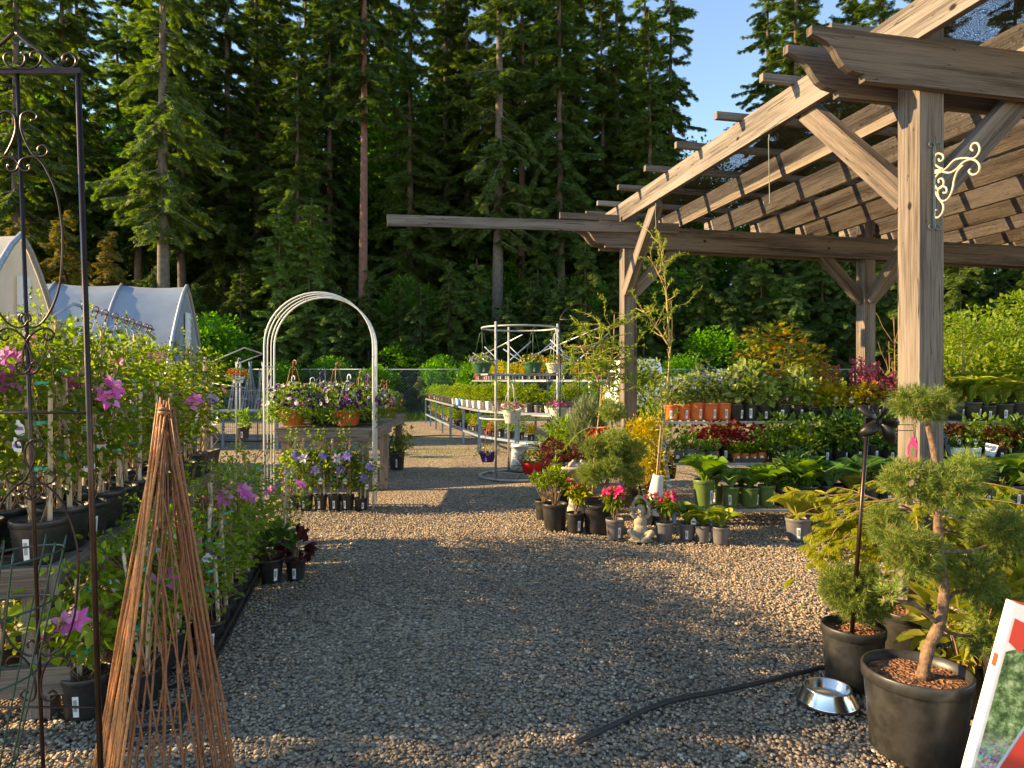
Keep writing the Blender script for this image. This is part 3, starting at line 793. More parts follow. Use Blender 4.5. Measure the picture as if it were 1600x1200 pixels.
PROTO['fir_b'] = conifer(12, 34, 9, 3.2, 54, .29, 'fir_dark')
PROTO['fir_c'] = conifer(13, 25, 1.0, 3.9, 66, .28, 'fir', droop=.35, low=True)
PROTO['fir_bare'] = conifer(14, 34, 15, 2.7, 34, .28, 'fir_dark', 'bark_red')
PROTO['fir_d'] = conifer(15, 32, 9, 3.3, 44, .36, 'fir', 'bark_grey', dens=22)
PROTO['hemlock'] = conifer(16, 8.5, .2, 2.3, 30, .12, 'fir', spray=.42, dens=46, low=True, droop=.5)
PROTO['hemlock_light'] = conifer(17, 10.5, .3, 2.6, 32, .14, 'fir_light', spray=.42, dens=44, low=True, droop=.3)
PROTO['hemlock_dark'] = conifer(18, 7.0, .1, 2.4, 28, .11, 'fir_dark', spray=.42, dens=48, low=True, droop=.5)
PROTO['cedar_gold'] = conifer(19, 8.2, .3, 2.2, 32, .12, 'golden_cedar', spray=.42, dens=44, low=True, droop=.7)
PROTO['maple_tall'] = broadtree(21, 13, (3.0, 3.0, 4.6), 11000, 'broadleaf', L=.24, clumps=60, ts=.16)
PROTO['maple_high'] = broadtree(24, 24, (3.2, 3.2, 8.0), 16000, 'broadleaf', L=.26, clumps=90, ts=.2)
PROTO['vine_maple'] = broadtree(22, 5.0, (1.6, 1.6, 2.3), 6500, 'broadleaf', L=.17, clumps=44, ts=.06)
PROTO['yellow_bush'] = broadtree(23, 4.2, (1.9, 1.6, 2.0), 7500, 'broadleaf_yellow', L=.12, clumps=46, ts=.05)
for k, v in PROTO.items():
    tag(v, None, 'tree')
KD = {'fir_a': 'tall dark fir with a full drooping crown', 'fir_b': 'tall narrow dark fir with a long bare trunk', 'fir_c': 'broad fir branched to the ground',
      'fir_bare': 'tall fir with a bare reddish trunk', 'fir_d': 'tall grey-barked fir with sparse limbs', 'hemlock': 'young green hemlock with drooping boughs',
      'hemlock_light': 'lighter green young fir catching the sun', 'hemlock_dark': 'dense dark young cedar', 'cedar_gold': 'golden yellow cedar', 'maple_tall': 'bright green maple tree', 'maple_high': 'tall bright green leafy tree',
      'vine_maple': 'bright green vine maple', 'yellow_bush': 'sunlit yellow-green leafy tree'}
GK = {'fir_a': 'tall dark firs of the forest', 'fir_b': 'narrow firs with long bare trunks', 'fir_c': 'broad firs branched to the ground', 'fir_bare': 'firs with bare reddish trunks',
      'fir_d': 'grey-barked sparse firs', 'hemlock': 'young hemlocks behind the fence', 'hemlock_light': 'lighter young firs behind the fence', 'hemlock_dark': 'dark young cedars behind the fence',
      'cedar_gold': 'golden cedars behind the tunnels', 'maple_tall': 'bright maples among the firs', 'maple_high': 'tall leafy trees among the firs', 'vine_maple': 'vine maples at the forest edge', 'yellow_bush': 'sunlit leafy trees on the right'}
def place_name(px):
    for lim, s_ in ((60, 'above the nearer poly tunnel'), (200, 'behind the metal trellis'), (330, 'behind the blue-grey tunnel'), (420, 'just right of the poly tunnels'), (600, 'behind the white garden arch'),
                    (700, 'behind the gap right of the arch'), (880, 'behind the round basket stand'), (1020, 'behind the far left pergola post'),
                    (1200, 'behind the tiered plant shelves'), (1400, 'behind the middle pergola post'), (1e9, 'under the pergola roof on the right')):
        if px < lim: return s_
rt = random.Random(4)
trees = []
def tree(kind, px, Y, s=1.0, sz=1.0): trees.append((kind, px, Y, s, sz))
for kind, px, Y, s in (
    ('fir_d', 30, 36, 1.0), ('fir_a', 95, 41, 1.05), ('fir_b', 215, 40, 1.0), ('fir_d', 257, 33, 1.0), ('fir_b', 288, 38, 1.05), ('fir_c', 150, 46, .9),
    ('fir_a', 350, 40, 1.0), ('fir_c', 462, 37, .82), ('fir_a', 400, 45, 1.1), ('fir_b', 520, 43, 1.0), ('fir_bare', 565, 34, 1.0), ('fir_a', 610, 47, 1.0),
    ('fir_a', 645, 41, .92), ('fir_b', 705, 48, 1.0), ('fir_d', 775, 37, 1.05), ('fir_bare', 812, 43, 1.05), ('fir_b', 880, 39, 1.05), ('fir_c', 935, 42, 1.02),
    ('fir_c', 1010, 40, .93), ('fir_a', 1050, 45, .98), ('fir_c', 985, 50, 1.1), ('fir_c', 1290, 38, .85), ('fir_a', 1250, 46, 1.0), ('fir_a', 1380, 42, 1.0), ('fir_c', 1480, 45, .9), ('fir_a', 1590, 42, 1.0),
    ('fir_b', 1440, 39, .9), ('fir_a', -40, 44, 1.0), ('fir_c', 1660, 38, .9), ('fir_a', 480, 52, 1.1), ('fir_b', 850, 50, 1.1), ('fir_b', 60, 50, 1.0), ('fir_d', 1340, 50, .9),
    ('fir_a', 440, 49, 1.1), ('fir_a', 520, 54, 1.15), ('fir_d', 700, 44, 1.05), ('fir_a', 900, 48, 1.1), ('fir_a', 960, 47, 1.05), ('fir_a', 1010, 54, 1.1), ('fir_a', 230, 50, 1.1), ('fir_a', 120, 48, 1.1), ('fir_a', 20, 52, 1.15), ('fir_a', 1240, 41, .95), ('maple_high', 120, 50, 1.0), ('maple_high', 250, 46, .9), ('maple_high', 440, 52, .95), ('maple_high', 620, 47, .95), ('maple_high', 735, 50, 1.05), ('maple_high', 800, 48, .8), ('maple_high', 1090, 50, .85), ('fir_a', 180, 56, 1.15), ('fir_a', 420, 58, 1.2), ('fir_a', 590, 58, 1.15), ('fir_a', 690, 56, 1.15), ('fir_a', 780, 58, 1.2), ('fir_a', 900, 56, 1.1), ('fir_c', 960, 58, 1.3), ('fir_a', 1200, 50, 1.0), ('fir_a', 1330, 46, 1.0), ('fir_a', 320, 58, 1.2), ('fir_b', -80, 40, 1.0), ('maple_tall', 420, 48, 1.2), ('maple_tall', 480, 50, 1.35), ('maple_tall', 620, 50, 1.3), ('maple_tall', 850, 50, 1.3), ('maple_tall', 930, 52, 1.4), ('maple_tall', 50, 50, 1.3), ('maple_tall', 720, 46, 1.05), ('fir_a', 730, 44, 1.0), ('fir_a', 840, 46, 1.05), ('fir_a', 545, 50, 1.1), ('fir_c', 300, 50, 1.15), ('fir_c', 10, 40, 1.0), ('maple_tall', 1105, 47, 1.15), ('maple_tall', 690, 52, 1.1), ('maple_tall', 330, 50, 1.1), ('maple_tall', 180, 52, 1.15), ('maple_tall', 560, 54, 1.1), ('maple_tall', 240, 56, 1.0), ('maple_tall', 760, 56, 1.2)):
    tree(kind, px, Y, s)
for kind, px, Y, s in (
    ('cedar_gold', 20, 27, .98), ('cedar_gold', 92, 28, 1.0), ('cedar_gold', 170, 30, .95), ('hemlock_dark', 235, 33, 1.0), ('vine_maple', 338, 30.5, 1.0), ('vine_maple', 318, 31.5, .9),
    ('hemlock', 375, 34, .85), ('hemlock_light', 430, 33.5, .98), ('hemlock_light', 490, 34, 1.0), ('hemlock_dark', 535, 33, .9), ('hemlock', 575, 33.5, .85), ('hemlock', 625, 34, .78),
    ('hemlock_dark', 660, 32.6, .85), ('hemlock', 700, 33, .9), ('hemlock_light', 742, 34.5, .72), ('hemlock_dark', 790, 33, .8), ('hemlock', 830, 34, .8), ('hemlock_dark', 870, 33, .9),
    ('hemlock', 915, 33, .95), ('hemlock_dark', 960, 34, 1.0), ('hemlock', 1005, 33, .9), ('hemlock_dark', 1050, 33.5, 1.0), ('hemlock', 1095, 33, .95), ('hemlock_dark', 1140, 32.5, .95),
    ('hemlock', 1190, 33, 1.0), ('hemlock_dark', 1235, 32.5, .95), ('hemlock', 1285, 33.5, 1.0), ('hemlock_dark', 1330, 33, 1.0), ('hemlock', 1385, 33, 1.0), ('hemlock_light', 1440, 34, .9),
    ('hemlock', 1500, 30, 1.0), ('yellow_bush', 1525, 21, 1.0), ('yellow_bush', 1590, 19, .85), ('yellow_bush', 1480, 24, .9), ('yellow_bush', 1640, 24, 1.3), ('hemlock_dark', 400, 36, 1.2), ('hemlock_dark', 300, 34, .9),
    ('hemlock', 545, 37, 1.0), ('hemlock', 840, 37, 1.05), ('hemlock_dark', 1170, 37, 1.1), ('hemlock', 1610, 33, 1.0), ('hemlock_dark', 1560, 34, 1.1), ('hemlock_dark', 715, 36, 1.0), ('vine_maple', 440, 29.3, .5), ('vine_maple', 520, 31, .55), ('vine_maple', 590, 29.2, .5), ('vine_maple', 690, 31, .6), ('vine_maple', 745, 29.4, .55), ('vine_maple', 1060, 31, .6), ('vine_maple', 1160, 31, .55), ('vine_maple', 930, 31, .6), ('maple_tall', 470, 39, .62), ('maple_tall', 640, 38, .6), ('maple_tall', 790, 40, .66), ('maple_tall', 925, 38, .6), ('maple_tall', 1060, 38, .62), ('maple_tall', 1200, 38, .6), ('maple_tall', 1340, 38, .6), ('vine_maple', 640, 33, .8), ('vine_maple', 1120, 32, .85)):
    tree(kind, px, Y, s)
added_shade_tree()
trees.sort(key=lambda a: a[1])
seen = {}
KD = {k: v.replace('tall dark fir with a full drooping crown', 'dark fir with full drooping crown').replace('with a long bare trunk', 'with bare trunk') for k, v in KD.items()}
for kind, px, Y, s in [(a[0], a[1], a[2], a[3]) for a in trees]:
    lab = KD[kind] + ' ' + place_name(px)
    seen[lab] = seen.get(lab, 0) + 1
    if seen[lab] > 1: lab = ORD[seen[lab] - 1] + ' from left: ' + lab
    o = put(kind, (PX(px, Y), Y, 0), rt.uniform(0, 6.28), s * rt.uniform(.96, 1.04), lab, GK[kind])
    o['category'] = 'tree'
# ------------------------------------------------------------------ builders for pots and plants
TENS = {2: 'twent', 3: 'thirt', 4: 'fort', 5: 'fift'}
ONE = ['', 'first', 'second', 'third', 'fourth', 'fifth', 'sixth', 'seventh', 'eighth', 'ninth']
def ordn(n):
    """1-based ordinal in words"""
    if n <= 20: return ORD[n - 1]
    t, o = divmod(n, 10)
    return TENS[t] + ('ieth' if o == 0 else 'y-' + ONE[o])
def pot(parent, r, h, mat='black_plastic', z=0.0, price=True, taper=.8, ribs=False, lab_ang=-1.45, soil=True, xy=(0, 0), card=(.03, .5)):
    m = MB(); rb = r * taper
    prof = [(0.001, 0.004), (rb * .96, 0.004), (rb, .01), (r * .955, h * .84), (r * .96, h * .85), (r * 1.0, h * .86), (r * 1.0, h * .985), (r * .985, h), (r * .94, h), (r * .925, h * .86)]
    wob = (lambda a, zz: 1 + (.012 if ribs and zz < h * .84 else 0) * math.cos(a * 26)) if ribs else None
    m.lathe(prof, 52 if ribs else 26, (xy[0], xy[1], z), 0, True, wob)
    p = m.build('pot', mat, parent)
    if price:
        m = MB(); V = []; wa = card[0] / r; z0, z1 = z + h * .14, z + h * (.14 + card[1]); tl = .25
        for k in range(5):
            a = lab_ang - wa / 2 + wa * k / 4
            for zz in (z0, z1):
                rr = (rb + (r * .955 - rb) * ((zz - z) / (h * .84))) + .0022
                V.append((xy[0] + rr * math.cos(a), xy[1] + rr * math.sin(a), zz))
        m.add(V, [(2 * k, 2 * k + 2, 2 * k + 3, 2 * k + 1) for k in range(4)], 0, None, True)
        if r > .08:       # the printed bars
            for k in range(5):
                a = lab_ang - wa * .3 + wa * .12 * k; rr = rb + (r * .955 - rb) * .5 + .0034
                q = lambda s, zz: (xy[0] + (rr + (zz - z - h * .42) / h * (r * .955 - rb)) * math.cos(a + s), xy[1] + (rr + (zz - z - h * .42) / h * (r * .955 - rb)) * math.sin(a + s), zz)
                w2 = .0018 / r; m.add([q(-w2, z + h * .28), q(w2, z + h * .28), q(w2, z + h * .56), q(-w2, z + h * .56)], [(0, 1, 2, 3)], 1)
        m.build('price_label', ['white_card', 'grey_print'], p)
    if soil:
        m = MB(); rng = RNG(int(r * 1000 + h * 100)); n = 18; V = [(xy[0], xy[1], z + h * .9)]
        for j in (1, 2, 3, 4):
            for k in range(n):
                a = 6.2832 * k / n; V.append((xy[0] + r * .925 * j / 4 * math.cos(a), xy[1] + r * .925 * j / 4 * math.sin(a), z + h * .88 + rng.uniform(-.006, .009)))
        m.add(V, [(0, 1 + k, 1 + (k + 1) % n) for k in range(n)]); 
        base = m.nv - len(V)
        m.blocks.append((np.zeros((0, 3)), np.array([(1 + (j - 1) * n + k, 1 + j * n + k, 1 + j * n + (k + 1) % n, 1 + (j - 1) * n + (k + 1) % n) for j in (1, 2, 3) for k in range(n)]) + base, 0, None, False))
        nb = 40 if r > .1 else 14; P, _ = blob(rng, nb, (xy[0], xy[1], z + h * .895), (r * .85, r * .85, .004), 0)
        m.leaves(T_NEED, P, rdir(rng, nb) * np.array([1, 1, .3]), rdir(rng, nb), rng.uniform(.012, .03, nb), .008)
        m.build('soil', 'potting_bark', parent)
    return p
def tagcard(parent, p, ang, size=(.05, .085), mats=('white_card', 'flower_lilac'), name='plant_tag', tilt=.2):
    """bottle-shaped care card on a loop"""
    m = MB(); w, h = size; d = Vector((math.cos(ang), math.sin(ang), 0)); dn = Vector((-math.sin(ang) * tilt, math.cos(ang) * tilt, -1)).normalized(); nn = d.cross(dn) * .0008
    ol = [(-.16, 0), (.16, 0), (.2, .18), (.5, .34), (.56, .62), (.42, .9), (.15, 1), (-.15, 1), (-.42, .9), (-.56, .62), (-.5, .34), (-.2, .18)]
    V = [Vector(p) + d * a * w + dn * b * h for a, b in ol]
    m.add([tuple(v + nn) for v in V] + [tuple(v - nn) for v in V], [tuple(range(12))[::-1], tuple(range(12, 24))], 0)
    V2 = [Vector(p) + d * a * w * .82 + dn * (.42 + b * .5) * h for a, b in ((-.5, 0), (.5, 0), (.5, .45), (-.5, .45))]
    m.add([tuple(v + nn * 2.5) for v in V2] , [(3, 2, 1, 0)], 1); m.add([tuple(v - nn * 2.5) for v in V2], [(0, 1, 2, 3)], 1)
    return m.build(name, list(mats), parent)
def bigflower(mb, rng, p, face, rad, mi=0, mi2=1, k=6):
    f = Vector(face).normalized(); e1 = f.orthogonal().normalized(); e2 = f.cross(e1); ph = rng.random() * 6
    P = np.array([tuple(p)] * k); A = np.array([tuple(e1 * math.cos(ph + 6.283 * i / k) + e2 * math.sin(ph + 6.283 * i / k) + f * rng.uniform(.05, .3)) for i in range(k)])
    mb.leaves(T_LEAF, P, A, np.tile(np.array(tuple(f)), (k, 1)), rad * rng.uniform(.85, 1.1, k), rad * .55, mi)
    mb.leaves(T_TRI, np.array([tuple(p)] * 12), rdir(rng, 12) * .5 + np.array(tuple(f)), rdir(rng, 12), rad * .3, rad * .06, mi2)
def clematis(seed, H=.98, rad=.145, n=370, flowers=3, fl='flower_clematis', leaf='clematis_leaf', potr=.125, poth=.235, stakes=2, tags=2, L=.05, pm='black_plastic', fr=.07, top=.98):
    rng = RNG(seed); r = empty('potted_clematis'); tag(r, None, 'climber')
    pot(r, potr, poth, pm)
    for i in range(stakes):
        m = MB(); x, y = rng.normal(size=2) * .02 + np.array([(i - .5) * .07, 0]); hh = H * (rng.uniform(.95, 1.12) if i == 0 else rng.uniform(.7, .95))
        m.beam((x, y, poth * .7), (x + rng.normal() * .03, y - .02 + rng.normal() * .03, poth * .8 + hh), .02, .014); m.build('stake', 'stake_wood', r)
    for i in range(3):
        m = MB(); z = poth + H * (.25 + .24 * i) + rng.uniform(-.04, .04); m.lathe([(.028, 0), (.03, .011), (.027, .022)], 10, (0, 0, z)); a = rng.uniform(0, 6)
        m.beam((.026 * math.cos(a), .026 * math.sin(a), z + .01), (.06 * math.cos(a), .06 * math.sin(a), z + .018), .003, .02); m.build('tie', 'teal_tape', r)
    m = MB()
    for i in range(6):
        a = rng.uniform(0, 6.28); pts = [Vector((.03 * math.cos(a), .03 * math.sin(a), poth * .85))]
        for k in range(9): t = (k + 1) / 9; q = rad * (.25 + .5 * rng.random()); aa = a + t * 5 * (1 if i % 2 else -1); pts.append(Vector((q * math.cos(aa), q * math.sin(aa), poth + H * t * rng.uniform(.92, 1.02))))
        m.tube(pts, .0028, 4, cap=False)
    m.build('stem', 'twig', r)
    m = MB(); t = .17 + .83 * rng.random(n) ** .85; ang = rng.uniform(0, 6.283, n); q = rad * np.sqrt(rng.random(n)) * (.6 + .65 * np.sin(t * 2.6)) * (1 + .35 * np.sin(ang * 3 + t * 9))
    q = q * (.75 + .5 * np.sin(t * 23 + seed) ** 2)
    P = np.stack([q * np.cos(ang), q * np.sin(ang), poth * .95 + t * H * top], 1)
    A = np.stack([np.cos(ang), np.sin(ang), -.15 + rng.normal(size=n) * .5], 1) + rdir(rng, n) * .7
    N = rdir(rng, n) * .8 + np.array([0, 0, .7]); k = rng.uniform(.6, 1.25, n)
    m.leaves(T_LEAF, P, A, N, L * k, L * .62 * k)
    # young shoots escaping at the top
    for i in range(5):
        a = rng.uniform(0, 6.28); pts = wander(rng, (.04 * math.cos(a), .04 * math.sin(a), poth + H * rng.uniform(.8, 1)), (math.cos(a) * .8, math.sin(a) * .8, 1.1), .2, 5, .3)
        for p in pts[1:]: foliage(m, rng, 4, tuple(p), (.02, .02, .02), T_LEAF, L * .55, L * .3)
    m.build('foliage', leaf, r)
    for i in range(flowers):
        m = MB(); a = -1.57 + rng.normal() * .9; z = poth + H * rng.uniform(.35, .95); p = Vector((rad * 1.05 * math.cos(a), rad * 1.05 * math.sin(a), z))
        bigflower(m, rng, p, (math.cos(a) + rng.normal() * .2, math.sin(a), .35), fr * (1 if i else 1.1)); m.build('flower', [fl, 'flower_yellow'], r)
    for i in range(tags):
        a = -1.57 + rng.normal() * .8; tagcard(r, (rad * .95 * math.cos(a), rad * .95 * math.sin(a), poth + H * rng.uniform(.3, .8)), a + 1.57, mats=('white_card', ['flower_lilac', 'flower_pink', 'blue_plastic', 'silver_leaf'][int(rng.integers(4))]))
    return r
def hanger(parent, z0, r, z1, mat='white_plastic', n=3, hook=True, thick=.003):
    m = MB(); a0 = .5
    for k in range(n):
        a = a0 + 6.283 * k / n; m.tube([(r * math.cos(a), r * math.sin(a), z0), (r * .25 * math.cos(a), r * .25 * math.sin(a), z1 - .04), (0, 0, z1)], thick, 5)
    if hook: m.tube([(0, 0, z1 - .01), (0, 0, z1 + .03)] + [(.028 - .028 * math.cos(b), 0, z1 + .03 + .03 * math.sin(b)) for b in np.linspace(.3, 3.9, 9)], thick * 1.5, 5)
    return m.build('hanger', mat, parent)
def basket(seed, potmat='terracotta_plastic', r=.16, h=.17, fr=(.26, .26, .17), n=520, leaf='mid_leaf', fl=(('flower_dark', 70), ('flower_violet', 35), ('flower_white', 22)), hang=('copper_plastic', .34), fs=.05, spill=.1, leafL=.045, price=True, taper=.68, name='hanging_basket', cat='basket', ribs=True, tmpl=None):
    rng = RNG(seed); rt_ = empty(name); tag(rt_, None, cat)
    pot(rt_, r, h, potmat, 0, price, taper, ribs, soil=False, card=(.035, .3))
    m = MB(); c = (0, 0, h + fr[2] * .35)
    foliage(m, rng, n, c, fr, tmpl or T_LEAF, leafL, leafL * .6, 0, bias=.45)
    for i in range(int(spill * 60)):
        a = rng.uniform(0, 6.28); pts = wander(rng, (fr[0] * .8 * math.cos(a), fr[1] * .8 * math.sin(a), h), (math.cos(a), math.sin(a), -.5), .13, 4, .3, -.2)
        for p in pts: foliage(m, rng, 4, tuple(p), (.03, .03, .02), T_LEAF, leafL * .8, leafL * .45)
    m.build('foliage', leaf, rt_)
    mats = []; m = MB()
    for i, (fm, k) in enumerate(fl):
        d = rdir(rng, k); d[:, 2] = np.abs(d[:, 2]) * .9 - .15; d = unit(d)
        P = np.array(c) + d * np.array(fr) * rng.uniform(.95, 1.12, (k, 1))
        F_ = d + rdir(rng, k) * .3; A = np.cross(F_, rdir(rng, k)); A = unit(A)
        m.leaves(T_FLOW, P - A * fs / 2, A, F_, fs * rng.uniform(.8, 1.15, k), fs, i); mats.append(fm)
    m.build('blossom', mats, rt_)
    if hang: hanger(rt_, h * .95, r, h + hang[1], hang[0], 3, True, .004)
    return rt_
def bushpot(key, seed, leaf, n, rad, T=None, L=.04, Wr=.6, potr=.08, poth=.15, pm='black_plastic', clumps=0, fl=None, zoff=0.0, price=True, name='potted_plant', cat='plant', stems=5, up=.4, tagc=None, bias=.4, ribs=False, flz=.2, fls=.03, nup=.6, stem_mat='twig'):
    rng = RNG(seed); r = empty(name); tag(r, None, cat)
    pot(r, potr, poth, pm, 0, price, ribs=ribs)
    c = (0, 0, poth + rad[2] * .85 + zoff)
    if stems:
        m = MB()
        for i in range(stems):
            a = rng.uniform(0, 6.28); q = rng.uniform(.2, .75); m.tube(wander(rng, (0, 0, poth * .85), (math.cos(a) * q * rad[0], math.sin(a) * q * rad[1], zoff + rad[2] * 1.0), (zoff + rad[2] * 1.3), 5, .12), [.006, .005, .004, .003, .002, .0015], 5, cap=False)
        m.build('stem', stem_mat, r)
    m = MB(); T = T or T_LEAF
    if clumps: clumpy(m, rng, n, clumps, c, rad, max(rad) * .36, T, L, L * Wr, up=up, nup=nup)
    else: foliage(m, rng, n, c, rad, T, L, L * Wr, 0, bias=bias, up=up, nup=nup)
    m.build('foliage', leaf, r)
    if fl:
        m = MB(); mats = []
        for i, (fm, k) in enumerate(fl):
            d = rdir(rng, k); d[:, 2] = np.abs(d[:, 2]) + flz; d = unit(d); P = np.array(c) + d * np.array(rad) * 1.06
            F_ = d + rdir(rng, k) * .3; A = unit(np.cross(F_, rdir(rng, k))); m.leaves(T_FLOW, P, A, F_, fls * rng.uniform(.8, 1.2, k), fls, i); mats.append(fm)
        m.build('blossom', mats, r)
    if tagc: tagcard(r, (potr * .6, -potr * .9, poth + .1), 0, (.045, .08), tagc)
    PROTO[key] = r; return r
T_HIN = t_strap(6, lambda t: .07 if t < .2 else .62 * max(0.02, math.sin(math.pi * min(1, (t - .16) / .84) ** .75)), lambda t: .4 * math.sin(t * 2.2) - .22 * t * t, .3)
def t_edge(n, wf, arch, fold, inner=.6):
    rows = []; fs = []
    for i in range(n + 1):
        t = i / n; w = wf(t); z = arch(t)
        for s in (1, -1): rows += [(t, s * w / 2 * inner, z + fold * w * (.5 * inner)), (t, s * w / 2, z + fold * w * .5)]
    for i in range(n):
        a = 4 * i; b = a + 4; fs += [(a, a + 1, b + 1, b), (a + 3, a + 2, b + 2, b + 3)]
    return mk(rows, fs)
T_HEDGE = t_edge(6, lambda t: .12 if t < .22 else max(0.02, math.sin(math.pi * min(1, (t - .16) / .84) ** .75)), lambda t: .4 * math.sin(t * 2.2) - .22 * t * t, .3)
def hosta(key, seed, leaf, n=22, L=.22, Wd=.1, potr=.09, poth=.16, pm='black_plastic', edge=None, T=None, spread=.9, price=True, tall=1.0, name='potted_hosta', card=None):
    rng = RNG(seed); r = empty(name); tag(r, None, 'hosta'); pot(r, potr, poth, pm, 0, price, lab_ang=-1.57 + rng.normal() * .3)
    ang = rng.uniform(0, 6.283, n); inc = rng.random(n); P = np.stack([.012 * np.cos(ang), .012 * np.sin(ang), np.full(n, poth * .9)], 1)
    A = np.stack([np.cos(ang) * (.25 + spread * inc), np.sin(ang) * (.25 + spread * inc), (1.15 - .75 * inc) * tall], 1)
    N = np.stack([-np.cos(ang), -np.sin(ang), np.full(n, .9)], 1) + rdir(rng, n) * .2; k = rng.uniform(.7, 1.2, n) * (.75 + .35 * inc)
    m = MB(); m.leaves(T or (T_HIN if edge else T_HOSTA), P, A, N, L * k, Wd * k * 1.6, 0, True)
    if edge: m.leaves(T_HEDGE, P, A, N, L * k, Wd * k * 1.6, 1, True)
    m.build('foliage', [leaf, edge] if edge else [leaf], r)
    if card: tagcard(r, (potr * .5, -potr * .95, poth + .07), 0, (.05, .08), card)
    PROTO[key] = r; return r
def needles(mb, rng, c, rad, nt_, L=.042, per=15, wd=.0024, mi=0, bud=None, bi=1, squash=None, shell=.55):
    """pine foliage: tufts of needles sprouting outwards through a lobed cushion"""
    P, d = blob(rng, nt_, c, rad, shell); lump = 1 + .16 * np.sin(d[:, :1] * 7 + c[0] * 40) * np.cos(d[:, 1:2] * 6 + c[2] * 31)
    P = np.array(c) + (P - np.array(c)) * lump
    ax = unit(d + np.array([0, 0, .35]) + rdir(rng, nt_) * .45)
    # every shoot is a short bottle brush: needles leave it all round, leaning forward
    q = rng.uniform(-.5, 1.0, (nt_ * per, 1)); AX = np.repeat(ax, per, 0); rad_ = rdir(rng, nt_ * per); rad_ = unit(rad_ - (rad_ * AX).sum(1, keepdims=True) * AX)
    PP = np.repeat(P, per, 0) + AX * q * L * 1.0
    A = AX * (.55 + .5 * q) + rad_ * .8
    mb.leaves(T_TRI, PP, A, rdir(rng, nt_ * per), L * rng.uniform(.6, .95, nt_ * per), wd, mi)
    if bud:
        m = max(4, int(nt_ * .16)); i = rng.integers(0, nt_, m); up = np.array([0, 0, .9]); k = 4
        mb.leaves(T_NEED, np.repeat(P[i] + ax[i] * L * .4, k, 0), np.repeat(ax[i], k, 0) + up + rdir(rng, m * k) * .45, rdir(rng, m * k), L * rng.uniform(.35, .7, m * k), .005, bi)

# ------------------------------------------------------------------ left bench with clematis
BO = Vector((-2.14, 3.24, 0))       # near right-hand corner of the bench
def bp(u, t, z=0.0): p = BO + BD * u + RD * t; return Vector((p.x, p.y, z))
def bench_left():
    BW, BL, H = 1.3, 3.75, .73
    r = empty('timber_bench', tuple(bp(0, 0)), 0, 'heavy weathered timber bench carrying clematis pots, yellow strap round its leg', 'bench')
    def fin(m, name, mat='bench_timber'): o = m.build(name, mat, r); o.location = -BO; return o
    m = MB(); m.beam(bp(-.02, -.02, H - .07), bp(-.02, BL, H - .07), .045, .14); fin(m, 'side_rail')
    m = MB(); m.beam(bp(-BW, .002 - .02, H - .07), bp(-.045, -.02 + .002, H - .07), .045, .138); fin(m, 'front_rail')
    m = MB(); m.beam(bp(-BW, -.02, H - .07), bp(-BW, BL, H - .07), .045, .14); fin(m, 'side_rail')
    for i in range(28):
        m = MB(); t = .06 + i * BL / 28; m.beam(bp(-BW + .03, t, H - .02), bp(-.046, t, H - .02), .09, .022); fin(m, 'deck_board')
    for (u, t) in ((-.11, .07), (-.11, 1.45), (-.11, BL - .1), (-BW + .1, .07), (-BW + .1, BL - .1)):
        m = MB(); m.beam(bp(u, t, 0), bp(u, t, H - .033), .12, .12, 0, tuple(RD)); fin(m, 'leg')
    m = MB(); m.beam(bp(-BW, -.035, .2), bp(.06, -.035, .2), .04, .13); fin(m, 'cross_rail')
    for t0 in (.2, 1.55):
        m = MB(); m.beam(bp(-.06, t0, .18), bp(-.06, t0 + .5, H - .16), .04, .09); fin(m, 'brace', 'bench_timber')
    m = MB(); m.beam(bp(-.9, .1, .03), bp(-.35, .16, .2), .03, .14); fin(m, 'brace', 'brace_timber')
    m = MB(); c = bp(-.11, .07, .44)
    q = [c + BD * a * .066 + RD * b * .066 + Vector((0, 0, dz)) for a, b, dz in ((-1, -1, -.02), (1, -1, .02), (1, 1, .03), (-1, 1, .0))]
    for i in range(4): m.beam(q[i], q[(i + 1) % 4], .003, .024)
    fin(m, 'strap', 'yellow_tape')
bench_left()
PROTO['clem_a'] = clematis(31, flowers=2, rad=.13)
PROTO['clem_b'] = clematis(32, flowers=1, rad=.145, H=1.04, leaf='clematis_leaf')
PROTO['clem_c'] = clematis(33, flowers=1, rad=.13, H=.94, fl='flower_lilac', leaf='clematis_leaf')
PROTO['clem_d'] = clematis(34, flowers=4, rad=.15, H=.93, fl='flower_clematis', n=380, fr=.095)
rr = random.Random(9)
kinds = ['clem_a', 'clem_b', 'clem_c', 'clem_b', 'clem_d', 'clem_b']
ROWN = ['path-side row', 'second row', 'rear row', 'rear row']
CL = {'clem_a': 'clematis with two pink flowers', 'clem_b': 'tall clematis with one pink flower', 'clem_c': 'clematis with a lilac flower', 'clem_d': 'clematis with three large pink flowers'}
for col in range(3):
    for i in range(11):
        u, t = -.13 - .285 * col, .1 + .268 * i
        k = 'clem_d' if (i in (0, 1) and col == 1) or (i == 0 and col == 2) or (i == 2 and col == 0) else ('clem_a' if (i == 0 or (i == 1 and col == 0)) else kinds[rr.randrange(6)])
        p = bp(u + rr.uniform(-.01, .01), t + rr.uniform(-.01, .01), .723)
        hs = rr.uniform(.88, 1.06) * (1 - .02 * i)
        put(k, tuple(p), rr.choice([0, .4, -.5, .9, -.9]), (1, 1, hs), f'{ordn(i + 1)} from near end of the bench {ROWN[col]}, {CL[k]}', 'clematis in black pots on the left timber bench')

